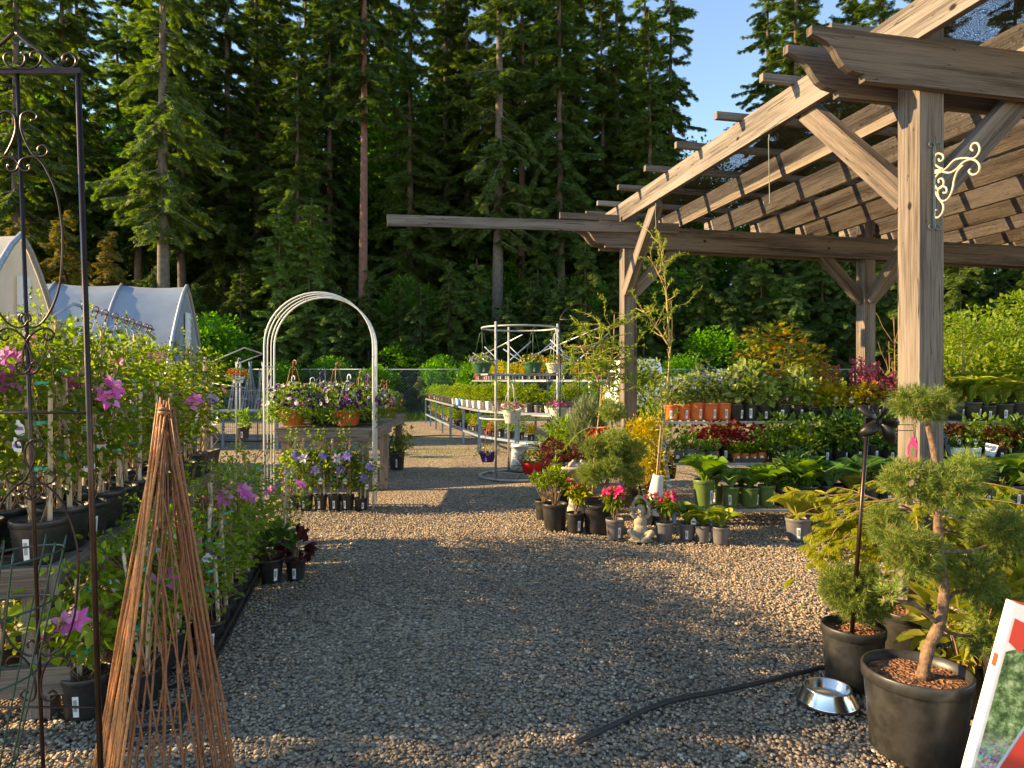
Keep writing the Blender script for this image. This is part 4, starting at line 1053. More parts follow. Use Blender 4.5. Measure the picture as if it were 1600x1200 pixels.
for i, (col, t, k, hs) in enumerate(((0, 3.06, 'clem_b', .95), (1, 3.1, 'clem_a', 1.0), (0, 3.36, 'clem_c', .9), (2, 3.3, 'clem_b', 1.05), (0, 3.63, 'clem_b', .85))):
    p = bp(-.13 - .285 * col, t, .723); put(k, tuple(p), .7 * i, (1.15, 1.15, hs), f'{["first", "second", "third", "fourth", "fifth"][i]} of the loosely spaced clematis at the far end of the timber bench', 'clematis in black pots on the left timber bench')
# black trays standing in the low row
def tray(x, y, rz, L=.95, wd=.34, label=''):
    r = MB(); b = Vector((math.cos(rz), math.sin(rz), 0)); s = Vector((-b.y, b.x, 0)); c = Vector((x, y, 0))
    for sg in (-1, 1):
        for z in (.025, .085): r.beam(c - b * L / 2 + s * sg * wd / 2 + Vector((0, 0, z)), c + b * L / 2 + s * sg * wd / 2 + Vector((0, 0, z)), .008, .018)
        for i in range(13): p = c + b * (L * (i / 12 - .5)) + s * sg * wd / 2; r.beam(p + Vector((0, 0, .03)), p + Vector((0, 0, .08)), .006, .012, up=(1, 0, 0))
        e = c + b * sg * L / 2
        for z in (.025, .085): r.beam(e - s * wd / 2 + Vector((0, 0, z)), e + s * wd / 2 + Vector((0, 0, z)), .008, .018)
    for i in range(5): p = c + b * (L * (i / 4 - .5) * .95); r.beam(p - s * wd / 2 + Vector((0, 0, .012)), p + s * wd / 2 + Vector((0, 0, .012)), .02, .006)
    return tag(r.build('pot_tray', 'black_plastic'), label, 'tray', 'open black pot trays on the gravel by the bench')
PROTO['clow_a'] = clematis(41, top=.8, H=.82, rad=.14, n=210, flowers=2, fl='flower_lilac', leaf='low_leaf', potr=.085, poth=.2, tags=2)
PROTO['clow_b'] = clematis(42, top=.8, H=.78, rad=.14, n=210, flowers=2, fl='flower_clematis', leaf='low_leaf', potr=.085, poth=.2, tags=1)
PROTO['clow_c'] = clematis(43, top=.8, H=.86, rad=.15, n=210, flowers=0, leaf='low_leaf', potr=.09, poth=.2, tags=2)
PROTO['carch'] = clematis(44, H=.7, rad=.15, n=430, flowers=2, fl='flower_lilac', leaf='clematis_leaf', potr=.085, poth=.19, tags=2, top=.8)
PROTO['carch_b'] = clematis(45, H=.68, rad=.16, n=430, flowers=1, fl='flower_white', leaf='low_leaf', potr=.085, poth=.19, tags=2, top=.85)
CLW = {'clow_a': 'clematis with a lilac bloom', 'clow_b': 'clematis with a pink bloom', 'clow_c': 'flowerless clematis'}
for i, t in enumerate((-.2, .75, 1.7)):
    p = bp(.42, t + .42); tray(p.x, p.y, math.atan2(RD.y, RD.x), label=f'{ordn(i + 1)} open black plastic tray from the near end, holding short clematis pots beside the bench')
for c2 in range(2):
    for i in range(12):
        u, t = .50 - .17 * c2, -.15 + .225 * i
        if i < (4 if c2 == 0 else 1): continue
        k = ['clow_a', 'clow_b', 'clow_c', 'clow_c'][rr.randrange(4)]; p = bp(u, t, .02)
        put(k, tuple(p), rr.choice([0, .5, -.6]), (1, 1, rr.uniform(.7, .95)), f'{ordn(i + 1 - (4 if c2 == 0 else 1))} in {"path-side" if c2 == 0 else "bench-side"} file of the low trays, {CLW[k]}', 'short staked clematis in trays beside the bench')
# the first ones, by the near leg of the bench
PROTO['clem_foot'] = clematis(46, H=.5, rad=.17, n=300, flowers=4, fl='flower_clematis', leaf='low_leaf', potr=.11, poth=.2, tags=1, stakes=1, L=.065, fr=.065)
for i, (u, t, s, lab) in enumerate(((.10, .02, 1.0, 'large-flowered pink clematis on the gravel by the near bench leg'), (.22, .38, 1.1, 'pink clematis on the gravel just behind the one at the near bench leg'),
                                    (.0, .75, 1.0, 'pink-flowered clematis tucked under the edge of the timber bench'), (-.45, .45, 1.1, 'leafy clematis under the middle of the timber bench'), (-.15, 1.3, 1.0, 'leafy clematis under the bench beside its middle leg'), (-.6, 1.2, 1.1, 'clematis deep in the shade under the timber bench'))):
    p = bp(u, t); put('clem_foot', (p.x, p.y, 0), .8 * i, s, lab, None)
# free standing pots at the end of the low row
bushpot('dark_hydrangea', 51, 'maroon_leaf', 46, (.15, .15, .12), T_LEAF, .1, .6, .085, .175, fl=[('flower_pink', 8)], stems=7)
bushpot('green_hydrangea', 52, 'deep_leaf', 60, (.15, .14, .12), T_LEAF, .1, .6, .095, .19, stems=7, clumps=8)
x, y, _ = at(456, 911); put('dark_hydrangea', (x, y + .1, 0), 0, .95, 'small dark-leaved shrub in a black pot with white label, standing alone on the gravel', None)
x, y, _ = at(417, 915); put('green_hydrangea', (x, y + .1, 0), .6, 1, 'green-leaved shrub in a black pot just left of the lone dark-leaved one', None)
x, y, _ = at(440, 880); put('clow_b', (x, y + .12, 0), .3, (1, 1, .75), 'short clematis with a pink bloom on the gravel behind the dark-leaved shrub', None)
x, y, _ = at(393, 868); put('clow_c', (x, y + .1, 0), 0, (1.3, 1.3, .95), 'taller clematis in a wide black pot at the far end of the tray row', None)

# ------------------------------------------------------------------ metal trellis at the left edge
def smooth(pts, k=4):
    sm = []
    for i in range(len(pts) - 1):
        p0, p1, p2, p3 = pts[max(i - 1, 0)], pts[i], pts[i + 1], pts[min(i + 2, len(pts) - 1)]
        for j in range(k):
            t = j / k; sm.append(.5 * ((2 * p1) + (p2 - p0) * t + (2 * p0 - 5 * p1 + 4 * p2 - p3) * t * t + (3 * p1 - p0 - 3 * p2 + p3) * t ** 3))
    return sm + [pts[-1]]
def trellis():
    Y = 2.1; r = empty('metal_trellis', (-1.42, Y, 0), 0, 'tall dark bronze metal garden trellis with scrollwork, standing before the clematis at the left edge', 'trellis')
    def V(px, py, mir=False, dy=0.0):
        if mir: px = 2 * (27 + (py - 112) * 38 / 1022) - px
        return Vector((PX(px, Y) + 1.42, dy, PZ(py, Y)))
    def foot(px0, py0, px1, py1): a, b = V(px0, py0), V(px1, py1); k = a.z / (a.z - b.z); return a, a + (b - a) * k
    for mir in (False, True):
        m = MB(); a, b = V(122, 112, mir), V(155, 1134, mir)
        f = a + (b - a) * (a.z / (a.z - b.z)); m.tube([a, f], .0085, 10); m.build('side_tube', 'bronze_metal', r)
    m = MB(); a, f = foot(27, 112, 65, 1134); m.tube([a, f], .0058, 8); m.build('centre_rod', 'bronze_metal', r)
    m = MB(); m.beam(V(127, 112), V(127, 112, True), .017, .017); m.build('top_bar', 'bronze_metal', r)
    for px_, py_ in ((134, 645), (150, 1105)): m = MB(); m.tube([V(px_, py_), V(px_, py_, True)], .004, 6); m.build('cross_rod', 'bronze_metal', r)
    S = [[(65, 240), (61, 236), (63, 230), (70, 228), (76, 234), (75, 241), (66, 246), (56, 244), (50, 237), (42, 223), (35, 205), (34, 191), (36, 180), (45, 175), (55, 177), (60, 182), (57, 188), (50, 189)],
         [(46, 262), (49, 258), (50, 265), (44, 269), (36, 266), (33, 258), (38, 250), (48, 247), (58, 247), (68, 255), (77, 270), (86, 289), (93, 312), (97, 335), (100, 360), (100, 400), (97, 440), (90, 467), (79, 491), (67, 506), (54, 512), (42, 509), (36, 500), (39, 492), (48, 492), (51, 500), (46, 503)],
         [(70, 524), (72, 530), (79, 531), (85, 524), (81, 516), (70, 513), (57, 518), (45, 530), (38, 548), (37, 566), (42, 579), (52, 584), (61, 578), (61, 569), (54, 566), (50, 572)],
         [(62, 698), (68, 698), (69, 690), (58, 686), (47, 692), (42, 704), (43, 719), (50, 734), (60, 749), (72, 756), (85, 752), (89, 743), (82, 737), (75, 740)],
         [(57, 770), (62, 770), (63, 776), (55, 780), (47, 774), (46, 764), (54, 758), (69, 756), (84, 767), (99, 786), (114, 822), (123, 864), (123, 906), (118, 960), (102, 1005), (78, 1023), (65, 1020), (62, 1008), (69, 1000), (76, 1005), (75, 1012)],
         [(109, 1040), (109, 1032), (99, 1024), (84, 1026), (73, 1041), (67, 1062), (68, 1083), (75, 1093), (87, 1090), (91, 1083), (85, 1077), (79, 1081)],
         [(27, 52), (45, 68), (65, 82), (82, 98), (94, 107), (109, 109), (120, 102), (120, 92), (112, 85), (103, 87), (100, 94), (106, 97), (109, 92)],
         [(16, 84), (10, 90), (12, 100), (22, 108), (38, 109), (52, 109), (64, 102), (68, 90), (62, 83), (53, 84), (51, 90), (57, 94)]]
    for mir in (False, True):
        for i, s in enumerate(S):
            m = MB(); m.tube(smooth([V(a, b, mir, -.004 - .004 * (i % 2)) for a, b in s]), .0052 if i == 6 else .0036, 6); m.build('scroll', 'bronze_metal', r)
trellis()
def willow_obelisk():
    rng = RNG(77); ap = Vector((-1.29, 2.55, 1.51)); o = Vector((-1.29, 2.55, 0))
    r = empty('willow_obelisk', tuple(o), 0, 'tall reddish brown willow stick obelisk, close fan on its left side, lattice on the right', 'obelisk')
    Lc, Mc, Rc, Bc = Vector((-1.60, 2.56, 0)), Vector((-1.34, 2.28, 0)), Vector((-1.0, 2.46, 0)), Vector((-1.28, 2.8, 0))
    def stick(m, a, b, rad=.0052):
        n = 7; pts = []
        for i in range(n + 1):
            t = i / n; pts.append(a.lerp(b, t) - o + Vector(rng.normal(size=3)) * .0035 * (0 < i < n))
        m.tube(pts, [rad * (.75 + .4 * i / n) for i in range(n + 1)], 6, cap=True)
    def ptop(): return ap + Vector((rng.uniform(-.022, .022), rng.uniform(-.02, .02), rng.uniform(-.035, .03)))
    for i in range(15): m = MB(); t = i / 14; stick(m, ptop() + Vector((-.01, 0, 0)), Lc.lerp(Mc, t ** .9)); m.build('fan_stick', 'willow_lit', r)
    for k in range(3): m = MB(); stick(m, ptop() + Vector((.02, 0, 0)), Rc + Vector((.012 * k - .01, .012 * k, 0)), .0068); m.build('corner_stick', 'willow_shaded', r)
    for i in range(6): m = MB(); stick(m, ptop(), Mc.lerp(Rc, (i + .5) / 6), .0045); m.build('lattice_stick', 'willow_shaded', r)
    apz = ap.z
    for i in range(6):   # slanting sticks crossing the right side both ways
        m = MB(); t0 = .04 + .12 * i; e_ = min(1, t0 + .9); k_ = (e_ - t0) / .9
        a = ap.lerp(Mc, t0); b = ap.lerp(Mc, e_).lerp(ap.lerp(Rc, e_), k_); a2 = ap.lerp(Rc, t0); b2 = ap.lerp(Rc, e_).lerp(ap.lerp(Mc, e_), k_)
        stick(m, a, b, .0042); m.build('lattice_stick', 'willow_shaded', r); m = MB(); off = Vector((.004, .009, 0)); stick(m, a2 + off, b2 + off, .0042); m.build('lattice_stick', 'willow_shaded', r)
    for i in range(5): m = MB(); stick(m, ptop(), Rc.lerp(Bc, i / 4), .0048); m.build('back_stick', 'willow_shaded', r)
    for i in range(4): m = MB(); stick(m, ptop(), Bc.lerp(Lc, i / 3), .0048); m.build('back_stick', 'willow_shaded', r)
    m = MB()
    for z in (1.49, 1.475): q = (apz - z) / apz * .25 + .024; m.lathe([(q, z), (q + .004, z + .006), (q, z + .012)], 14, (0, 0, 0))
    m.build('binding', 'willow_shaded', r)
willow_obelisk()
def wire_cage():
    r = empty('plant_cage', (-1.50, 1.98, 0), 0, 'dark green coated wire plant cage with hoops, leaning at the lower left', 'plant support')
    ax0, ax1 = Vector((-1.50, 1.98, 1.08)), Vector((-1.60, 1.96, 0.0)); o = Vector((-1.50, 1.98, 0)); n = 9
    R_ = lambda t: .17 - .11 * t
    def ringp(t, a): c = ax0.lerp(ax1, t); q = R_(t); return c + Vector((q * math.cos(a), q * math.sin(a), .02 * math.cos(a))) - o
    for t in (0.0, .14, .33, .56, .8): m = MB(); m.tube([ringp(t, 6.283 * k / 28) for k in range(28)], .0032, 6, closed=True); m.build('hoop', 'green_wire', r)
    for k in range(n): a = 6.283 * k / n; m = MB(); m.tube([ringp(-.03, a), ringp(0, a), ringp(.5, a + .1), ringp(1, a + .2)], .0028, 5); m.build('upright', 'green_wire', r)
wire_cage()

# rail with dark red hooks behind the clematis
def hook_rail():
    a, b = Vector((-3.53, 5.5, 2.22)), Vector((-4.34, 8.27, 2.22)); r = empty('hanging_rail', (a.x, a.y, 0), 0, 'horizontal metal rail with angled struts above the clematis, in front of the poly tunnels', 'rail')
    o = Vector((a.x, a.y, 0)); m = MB(); m.tube([a - o, b - o], .013, 8); m.build('rail', 'galv_blue', r)
    for t in (0, .52, 1): m = MB(); p = a.lerp(b, t); m.tube([p - o, p - o + Vector((-.32, -.05, -.22)), p - o + Vector((-.32, -.05, -2.22))], .011, 8); m.build('strut', 'galv_blue', r)
    for i in range(9):
        t = [.1, .2, .3, .42, .55, .64, .75, .86, .93][i]; p = a.lerp(b, t); m = MB()
        m.tube([Vector((-.03, 0, -.018))] + [Vector((.028 * math.cos(q), .0, .012 + .026 * math.sin(q))) for q in np.linspace(3.4, -.6, 9)] + [Vector((.012, 0, -.03)), Vector((0, 0, -.05)), Vector((0, 0, -.075))], .007, 6, 0)
        for s in (-1, 1): m.tube([(0, 0, -.07), (s * .05, s * .04, -.3)], .0018, 4, 1)
        o2 = m.build('basket_hook', ['dark_red_plastic', 'white_plastic'], None, tuple(p)); tag(o2, f'{ordn(i + 1)} dark red basket hook from the near end of the hanging rail', 'hook', 'dark red hooks on the hanging rail')
hook_rail()

# ------------------------------------------------------------------ white garden arch
def garden_arch():
    o = Vector((-1.73, 8.5, 0)); w = Vector((-.993, -.113, 0)) ; d = Vector((-.113, .993, 0)); Wd, D, H = 1.31, .53, 2.69
    r = empty('garden_arch', tuple(o), 0, 'cream white tubular metal garden arch framing the petunia table', 'arch')
    rad = Wd / 2; zs = H - rad
    def pt(s, k, q=0.0):      # s: 0..1 round the arch
        return None
    def arc(dep, shrink=0.0):
        pts = [w * shrink + d * dep, w * shrink + d * dep + Vector((0, 0, zs))]
        for i in range(1, 24): a = math.pi * i / 24; pts.append(w * (rad - (rad - shrink) * math.cos(a)) + d * dep + Vector((0, 0, zs + (rad - shrink) * math.sin(a))))
        return pts + [w * (Wd - shrink) + d * dep + Vector((0, 0, zs)), w * (Wd - shrink) + d * dep]
    for dep in (0, .17, .36, D): m = MB(); m.tube(arc(dep), .0105 if dep in (0, D) else .0075, 8); m.build('hoop', 'white_paint', r)
    for x in (0, Wd):
        for z in (.35, .95, 1.5, 1.78): m = MB(); m.tube([w * x + Vector((0, 0, z)), w * x + d * D + Vector((0, 0, z))], .006, 6); m.build('rung', 'white_paint', r)
        m = MB()
        for k in range(2):
            for s in (1, -1): m.tube(smooth([w * x + d * (.26 + s * q) + Vector((0, 0, 1.5 + zz)) for q, zz in ((.08 - .16 * k * 0, .0), (.01, .07), (.08, .14), (.01, .21), (.08, .28))]), .004, 5)
        m.build('scroll', 'white_paint', r)
    for a in (.6, 1.2, 1.94, 2.54): m = MB(); c = w * (rad - rad * math.cos(a)) + Vector((0, 0, zs + rad * math.sin(a))); m.tube([c, c + d * D], .006, 6); m.build('rung', 'white_paint', r)
garden_arch()
def timber_table(x0, x1, y0, y1, H, label):
    r = empty('timber_table', ((x0 + x1) / 2, y0, 0), 0, label, 'table'); cx = (x0 + x1) / 2
    def fin(m, n, mat='bench_timber'): o = m.build(n, mat, r); o.location = (-cx, -y0, 0); return o
    m = MB(); m.beam((x0, y0, H - .08), (x1, y0, H - .08), .045, .14); fin(m, 'front_rail')
    m = MB(); m.beam((x0, y1, H - .08), (x1, y1, H - .08), .045, .14); fin(m, 'back_rail')
    for x in (x0 + .025, x1 - .025): m = MB(); m.beam((x, y0 + .023, H - .08), (x, y1 - .023, H - .08), .045, .136); fin(m, 'side_rail')
    n = int((y1 - y0) / .14)
    for i in range(n): m = MB(); y = y0 - .02 + (y1 - y0 + .03) * (i + .5) / n; m.beam((x0 - .03, y, H + .004), (x1 + .03, y, H + .004), .13, .025); fin(m, 'top_board')
    for x in (x0 + .09, x1 - .09):
        for y in (y0 + .09, y1 - .09): m = MB(); m.beam((x, y, 0), (x, y, H - .01), .11, .11, 0, (0, 1, 0)); fin(m, 'leg')
    m = MB(); m.beam((x0 + .02, y0 + .0, .42), (x0 + .42, y0 - .0, .66), .03, .07); fin(m, 'brace', 'brace_timber')
    m = MB(); m.beam((x1 - .04, y0, .42), (x1 - .50, y0, .84), .03, .07); fin(m, 'brace', 'brace_timber')
    m = MB(); m.beam((x0 + .1, y0 + .3, .3), (x1 - .1, y0 + .3, .3), .05, .05); fin(m, 'under_rail', 'galvanised')
timber_table(-2.96, -1.80, 8.62, 10.2, .985, 'weathered timber table inside the white arch, loaded with petunia baskets')
timber_table(-3.1, -1.98, 11.0, 12.6, .98, 'second weathered timber table standing behind the arch, mostly hidden by flowers')
PET = dict(fr=(.33, .31, .22), n=820, spill=.3)
PROTO['pet_a'] = basket(61, hang=('copper_plastic', .5), **PET)
PROTO['pet_b'] = basket(62, hang=('white_plastic', .34), fl=(('flower_dark', 60), ('flower_violet', 40), ('flower_white', 40), ('flower_magenta', 10)), **PET)
PROTO['pet_c'] = basket(63, potmat='black_plastic', hang=('purple_plastic', .38), fl=(('flower_dark', 60), ('flower_lilac', 30), ('flower_pink', 16), ('flower_white', 20)), **PET)
PROTO['pet_d'] = basket(64, hang=('copper_plastic', .42), fl=(('flower_rose', 26), ('flower_yellow', 14), ('flower_violet', 40)), **PET)
T0 = .998
for i, (px, Y, k, s, lab) in enumerate((
    (458, 8.85, 'pet_a', 1.0, 'orange bowl of dark purple petunias at the front left corner of the arch table'),
    (543, 8.83, 'pet_b', 1.0, 'orange bowl of purple and white petunias at the front right of the arch table'),
    (500, 9.2, 'pet_c', 1.0, 'black bowl of violet and pink petunias between the two orange bowls'),
    (456, 9.45, 'pet_b', .98, 'white-hooked petunia bowl behind the front left orange bowl'),
    (572, 9.3, 'pet_c', .95, 'purple-hooked petunia bowl at the right edge of the arch table'),
    (525, 9.75, 'pet_a', 1.0, 'tall copper-hooked petunia bowl in the middle of the arch table'),
    (485, 10.0, 'pet_b', .95, 'petunia bowl with white hook in the back row, left of the tall copper hook'),
    (562, 10.0, 'pet_d', .95, 'rose and yellow petunia bowl in the back row of the arch table'))):
    put(k, (PX(px, Y), Y, T0 + .022), rr.uniform(-.7, .7), s * 1.16, lab, 'petunia bowls on the arch table')
for px, Y, k, lab in ((604, 11.3, 'pet_d', 'orange bowl of rose and violet flowers right of the arch, on the rear table'), (575, 11.6, 'pet_a', 'dark petunia bowl on the rear table seen beside the arch leg'),
                      (545, 12.2, 'pet_b', 'white-hooked petunia bowl on the rear table behind the arch'), (596, 12.4, 'pet_d', 'copper-hooked bowl at the back of the rear table'), (510, 12.3, 'pet_c', 'purple-hooked petunia bowl farthest left on the rear table')):
    put(k, (PX(px, Y), Y, .999), rr.uniform(-.7, .7), .95, lab, 'petunia bowls on the rear table')
for i, px in enumerate((458, 479, 501, 523, 543, 564)):
    Y = 8.48; k = ['carch', 'carch_b', 'carch', 'carch_b', 'carch', 'carch'][i]
    put(k, (PX(px, Y), Y, 0), rr.uniform(-.5, .5), (1, 1, 1 if i < 5 else .8), f'{ordn(i + 1)} staked clematis from the left in the row on the ground before the arch table', 'clematis row at the foot of the arch table')
bushpot('round_shrub', 53, 'clematis_leaf', 1100, (.3, .28, .32), T_LEAF, .045, .5, .15, .26, clumps=22, stems=8)
put('round_shrub', (PX(620, 12.4), 12.4, 0), 0, (1.0, 1.0, 1.15), 'loose rounded shrub in a black pot on the gravel right of the arch', None)
put('green_hydrangea', (PX(603, 12.6), 12.6, 0), 0, .9, 'low green plant half hidden beside the rounded shrub', None)
# ------------------------------------------------------------------ round hanging basket stand
SX, SY, SR = .12, 11.45, .63
def round_stand():
    r = empty('basket_stand', (SX, SY, 0), 0, 'round galvanised pipe basket stand with three rings and bare uprights on the gravel', 'stand')
    for nm, z, q in (('base_ring', .02, .66), ('lower_ring', .98, .66), ('middle_ring', 1.70, .63), ('top_ring', 2.48, .63)):
        m = MB(); m.tube([(q * math.cos(a), q * math.sin(a), z) for a in np.linspace(0, 6.2832, 41)[:-1]], .016 if z > .1 else .02, 8, closed=True); m.build(nm, 'rail_grey', r)
    for a in (-2.2, 1.85, -.12): m = MB(); m.tube([(.645 * math.cos(a), .645 * math.sin(a), 0.02), (.645 * math.cos(a), .645 * math.sin(a), 2.55)], .019, 8); m.build('upright', 'rail_grey', r)
    m = MB()
    for a in (.4, 2.5, 4.6): m.tube([(0, 0, .035), (.66 * math.cos(a), .66 * math.sin(a), .03)], .012, 6)
    m.build('base_spoke', 'rail_grey', r)
round_stand()
BK = dict(fr=(.19, .19, .1), n=240, spill=.04, leafL=.035, fs=.035)
PROTO['pansy_green'] = basket(65, 'green_plastic', .16, .17, fl=(('flower_lilac', 30), ('flower_violet', 14), ('flower_yellow', 8)), hang=('green_plastic', .5), leaf='clematis_leaf', **BK)
PROTO['pansy_green2'] = basket(66, 'green_plastic', .16, .17, fl=(('flower_yellow', 34), ('flower_lilac', 8)), hang=('green_plastic', .5), leaf='clematis_leaf', **BK)
PROTO['pansy_white'] = basket(67, 'cream_plastic', .16, .17, fl=(('flower_red', 10), ('flower_yellow', 10), ('flower_lilac', 6)), hang=('white_plastic', .5), leaf='clematis_leaf', **BK)
PROTO['magenta_cream'] = basket(68, 'cream_plastic', .155, .22, fl=(('flower_magenta', 60),), hang=('white_plastic', .42), leaf='clematis_leaf', **BK)
PROTO['purple_pot'] = basket(69, 'purple_plastic', .14, .17, fl=(('flower_white', 22), ('flower_lilac', 14)), hang=('magenta_plastic', .4), leaf='pale_leaf', **BK)
PROTO['red_bowl'] = basket(70, 'red_plastic', .2, .19, fl=(('flower_yellow', 18), ('flower_red', 14)), hang=None, leaf='mid_leaf', fr=(.22, .22, .13), n=330, spill=.08, leafL=.05)
for px, Y, z, k, lab in ((753, 10.95, 1.72, 'pansy_green', 'green basket of lilac pansies hanging at the left of the round stand'), (833, 10.85, 1.72, 'pansy_green2', 'green basket of yellow pansies hanging at the front of the round stand'),
                         (868, 11.2, 1.72, 'pansy_white', 'cream basket of red and yellow pansies on the right of the round stand'), (800, 10.85, .92, 'magenta_cream', 'cream basket of magenta flowers in the lower tier, left one'),
                         (872, 10.95, .95, 'magenta_cream', 'cream basket of magenta flowers in the lower tier, right one'), (762, 11.1, .28, 'purple_pot', 'small purple pot of pale flowers hanging low on the round stand')):
    put(k, (PX(px, Y), Y, z), rr.uniform(-.4, .4), 1, lab, 'hanging baskets on the round stand')
put('red_bowl', (PX(832, 11.15), 11.15, .08), 0, 1, 'bright red bowl of yellow and red flowers at the base of the round stand', None)
def bucket():
    r = empty('bucket', (PX(812, 12.0), 12.0, .12), 0, 'white plastic bucket with a small green diamond mark, standing inside the round stand', 'bucket')
    m = MB(); m.lathe([(.001, .004), (.12, .004), (.148, .33), (.156, .33), (.156, .345), (.15, .35), (.152, .38), (.145, .38), (.142, .02)], 30); m.build('tub', 'white_plastic', r)
    m = MB(); m.tube([(-.155, 0, .33), (-.12, -.11, .24), (0, -.16, .2), (.12, -.11, .24), (.155, 0, .33)], .003, 5); m.build('handle', 'galvanised', r)
    m = MB(); y = -.139; m.add([(0, y, .14), (.03, y + .002, .18), (0, y - .004, .22), (-.03, y + .002, .18)], [(0, 1, 2, 3)]); m.build('diamond_mark', 'teal_tape', r)
    m = MB(); m.lathe([(.11, 0), (.16, .0), (.16, -.1), (.12, -.11)], 4, (0, 0, 0)); m.build('block', 'concrete', r)
bucket()

# ------------------------------------------------------------------ curved galvanised benches beyond the stand
BP = [Vector(p) for p in ((-3.29, 26, 0), (-1.73, 19.2, 0), (-.745, 15.6, 0), (.1, 14.2, 0), (1.5, 13.5, 0))]
def along(s, off=0.0, z=0.0, P=BP):
    for a, b in zip(P[:-1], P[1:]):
        L = (b - a).length
        if s <= L or b is P[-1]:
            d = (b - a).normalized(); n = Vector((-d.y, d.x, 0)); n = n if n.dot(Vector((1, 1, 0))) > 0 else -n
            p = a + d * s + n * off; return Vector((p.x, p.y, z)), math.atan2(d.y, d.x)
        s -= L
TOT = sum((b - a).length for a, b in zip(BP[:-1], BP[1:]))
def bench_section(i, s0, s1):
    names = ['far', 'middle', 'near', 'right-hand']
    o, a0 = along(s0); r = empty('metal_bench', tuple(o), 0, f'{names[i]} section of the galvanised two-level plant bench that curves behind the round stand', 'bench', 'galvanised bench sections')
    for z, nm in ((.915, 'deck'), (.33, 'lower_deck')):
        m = MB(); A, B, C_, D_ = along(s0 + .02, .0, z)[0], along(s1 - .02, .0, z)[0], along(s1 - .02, .85, z)[0], along(s0 + .02, .85, z)[0]
        m.beam(A - o, B - o, .03, .05); m.beam(D_ - o, C_ - o, .03, .05); 
        for k in range(8): t = k / 7; m.beam(A.lerp(B, t) - o, D_.lerp(C_, t) - o, .06, .02)
        m.build(nm, 'galvanised' if z > .5 else 'galv_blue', r)
    k = max(2, int((s1 - s0) / 1.5) + 1)
    for j in range(k):
        for off in (0, .85): m = MB(); p = along(s0 + .04 + (s1 - s0 - .08) * j / (k - 1), off)[0] - o; m.beam(p, p + Vector((0, 0, .90)), .05, .05, 0, (0, 1, 0)); m.build('leg', 'galv_blue', r)
segs = [0]
for a, b in zip(BP[:-1], BP[1:]): segs.append(segs[-1] + (b - a).length)
for i in range(4): bench_section(i, segs[i], segs[i + 1])
def upper_shelf():
    s0 = 6.2; o, _ = along(s0, .95); r = empty('raised_shelf', tuple(o), 0, 'raised galvanised shelf with bare V-shaped folding frames above the curved bench', 'shelf')
    for q0, q1 in ((s0, segs[2]), (segs[2] + .02, segs[3]), (segs[3] + .02, TOT)):
        m = MB(); A, B, C_, D_ = along(q0, .75, 1.6)[0], along(q1, .75, 1.6)[0], along(q1, 1.2, 1.6)[0], along(q0, 1.2, 1.6)[0]
        m.beam(A - o, B - o, .03, .045); m.beam(D_ - o, C_ - o, .03, .045)
        for k in range(6): m.beam(A.lerp(B, k / 5) - o, D_.lerp(C_, k / 5) - o, .08, .02)
        m.build('deck', 'galvanised', r)
    for s in (s0, 8.4, 10.2, 11.8, 13.2):
        m = MB(); p = along(s, 1.15)[0] - o; m.beam(p, p + Vector((0, 0, 1.58)), .04, .04, 0, (0, 1, 0)); m.build('leg', 'galv_blue', r)
    for s in (8.6, 11.0, 13.2):
        m = MB(); p = along(s, 1.1, 1.62)[0] - o; a = p + Vector((-.55, -.1, .72)); b = p + Vector((.75, .1, 1.02)); m.tube([a, p + Vector((0, 0, .35)), p], .016, 6); m.tube([b, p + Vector((0, 0, .35))], .016, 6); m.tube([p + Vector((-.5, .5, .9)), p + Vector((.1, .2, .3))], .014, 6); m.build('folding_frame', 'galv_blue', r)
    m = MB(); pts = [along(s, .8, 2.35 + .32 * (i % 2))[0] - o for i, s in enumerate((8.0, 10.0))]
    m.tube([along(7.4, .6, 2.2)[0] - o, along(11.6, .6, 2.62)[0] - o], .016, 6); m.tube([along(9.0, 1.3, 2.05)[0] - o, along(13.8, 1.0, 2.72)[0] - o], .016, 6); m.tube([along(6.3, 1.1, 2.1)[0] - o, along(7.2, .6, 2.38)[0] - o, along(8.2, .9, 2.05)[0] - o], .014, 6); m.build('top_rail', 'galvanised', r)
upper_shelf()
leafm('maroon_red', [(.09, .008, .01), (.17, .012, .014), (.26, .03, .02)], .4, .45, (1.8, 1.0, .7))
SM = dict(price=True, stems=0)
bushpot('bed_yellow', 71, 'clematis_leaf', 300, (.15, .15, .2), T_LEAF, .045, .5, .085, .17, 'grey_plastic', clumps=12, **SM)
bushpot('bed_white', 72, 'clematis_leaf', 300, (.15, .15, .21), T_LEAF, .04, .5, .085, .17, 'white_plastic', clumps=12, **SM)
bushpot('bed_green', 73, 'mid_leaf', 260, (.14, .14, .17), T_LEAF, .05, .5, .085, .17, 'black_plastic', clumps=10, **SM)
bushpot('bed_magenta', 74, 'mid_leaf', 260, (.14, .14, .18), T_LEAF, .045, .5, .09, .18, 'magenta_plastic', clumps=10, **SM)
bushpot('bed_blue', 75, 'clematis_leaf', 260, (.13, .13, .17), T_LEAF, .045, .5, .085, .19, 'blue_plastic', clumps=10, **SM)
bushpot('bed_gold', 76, 'yellow_leaf', 240, (.14, .14, .13), T_LEAF, .05, .5, .085, .16, 'black_plastic', clumps=10, **SM)
bushpot('bed_red', 77, 'mid_leaf', 220, (.14, .14, .15), T_LEAF, .05, .5, .085, .16, 'black_plastic', clumps=10, fl=[('flower_red', 18)], fls=.045, **SM)
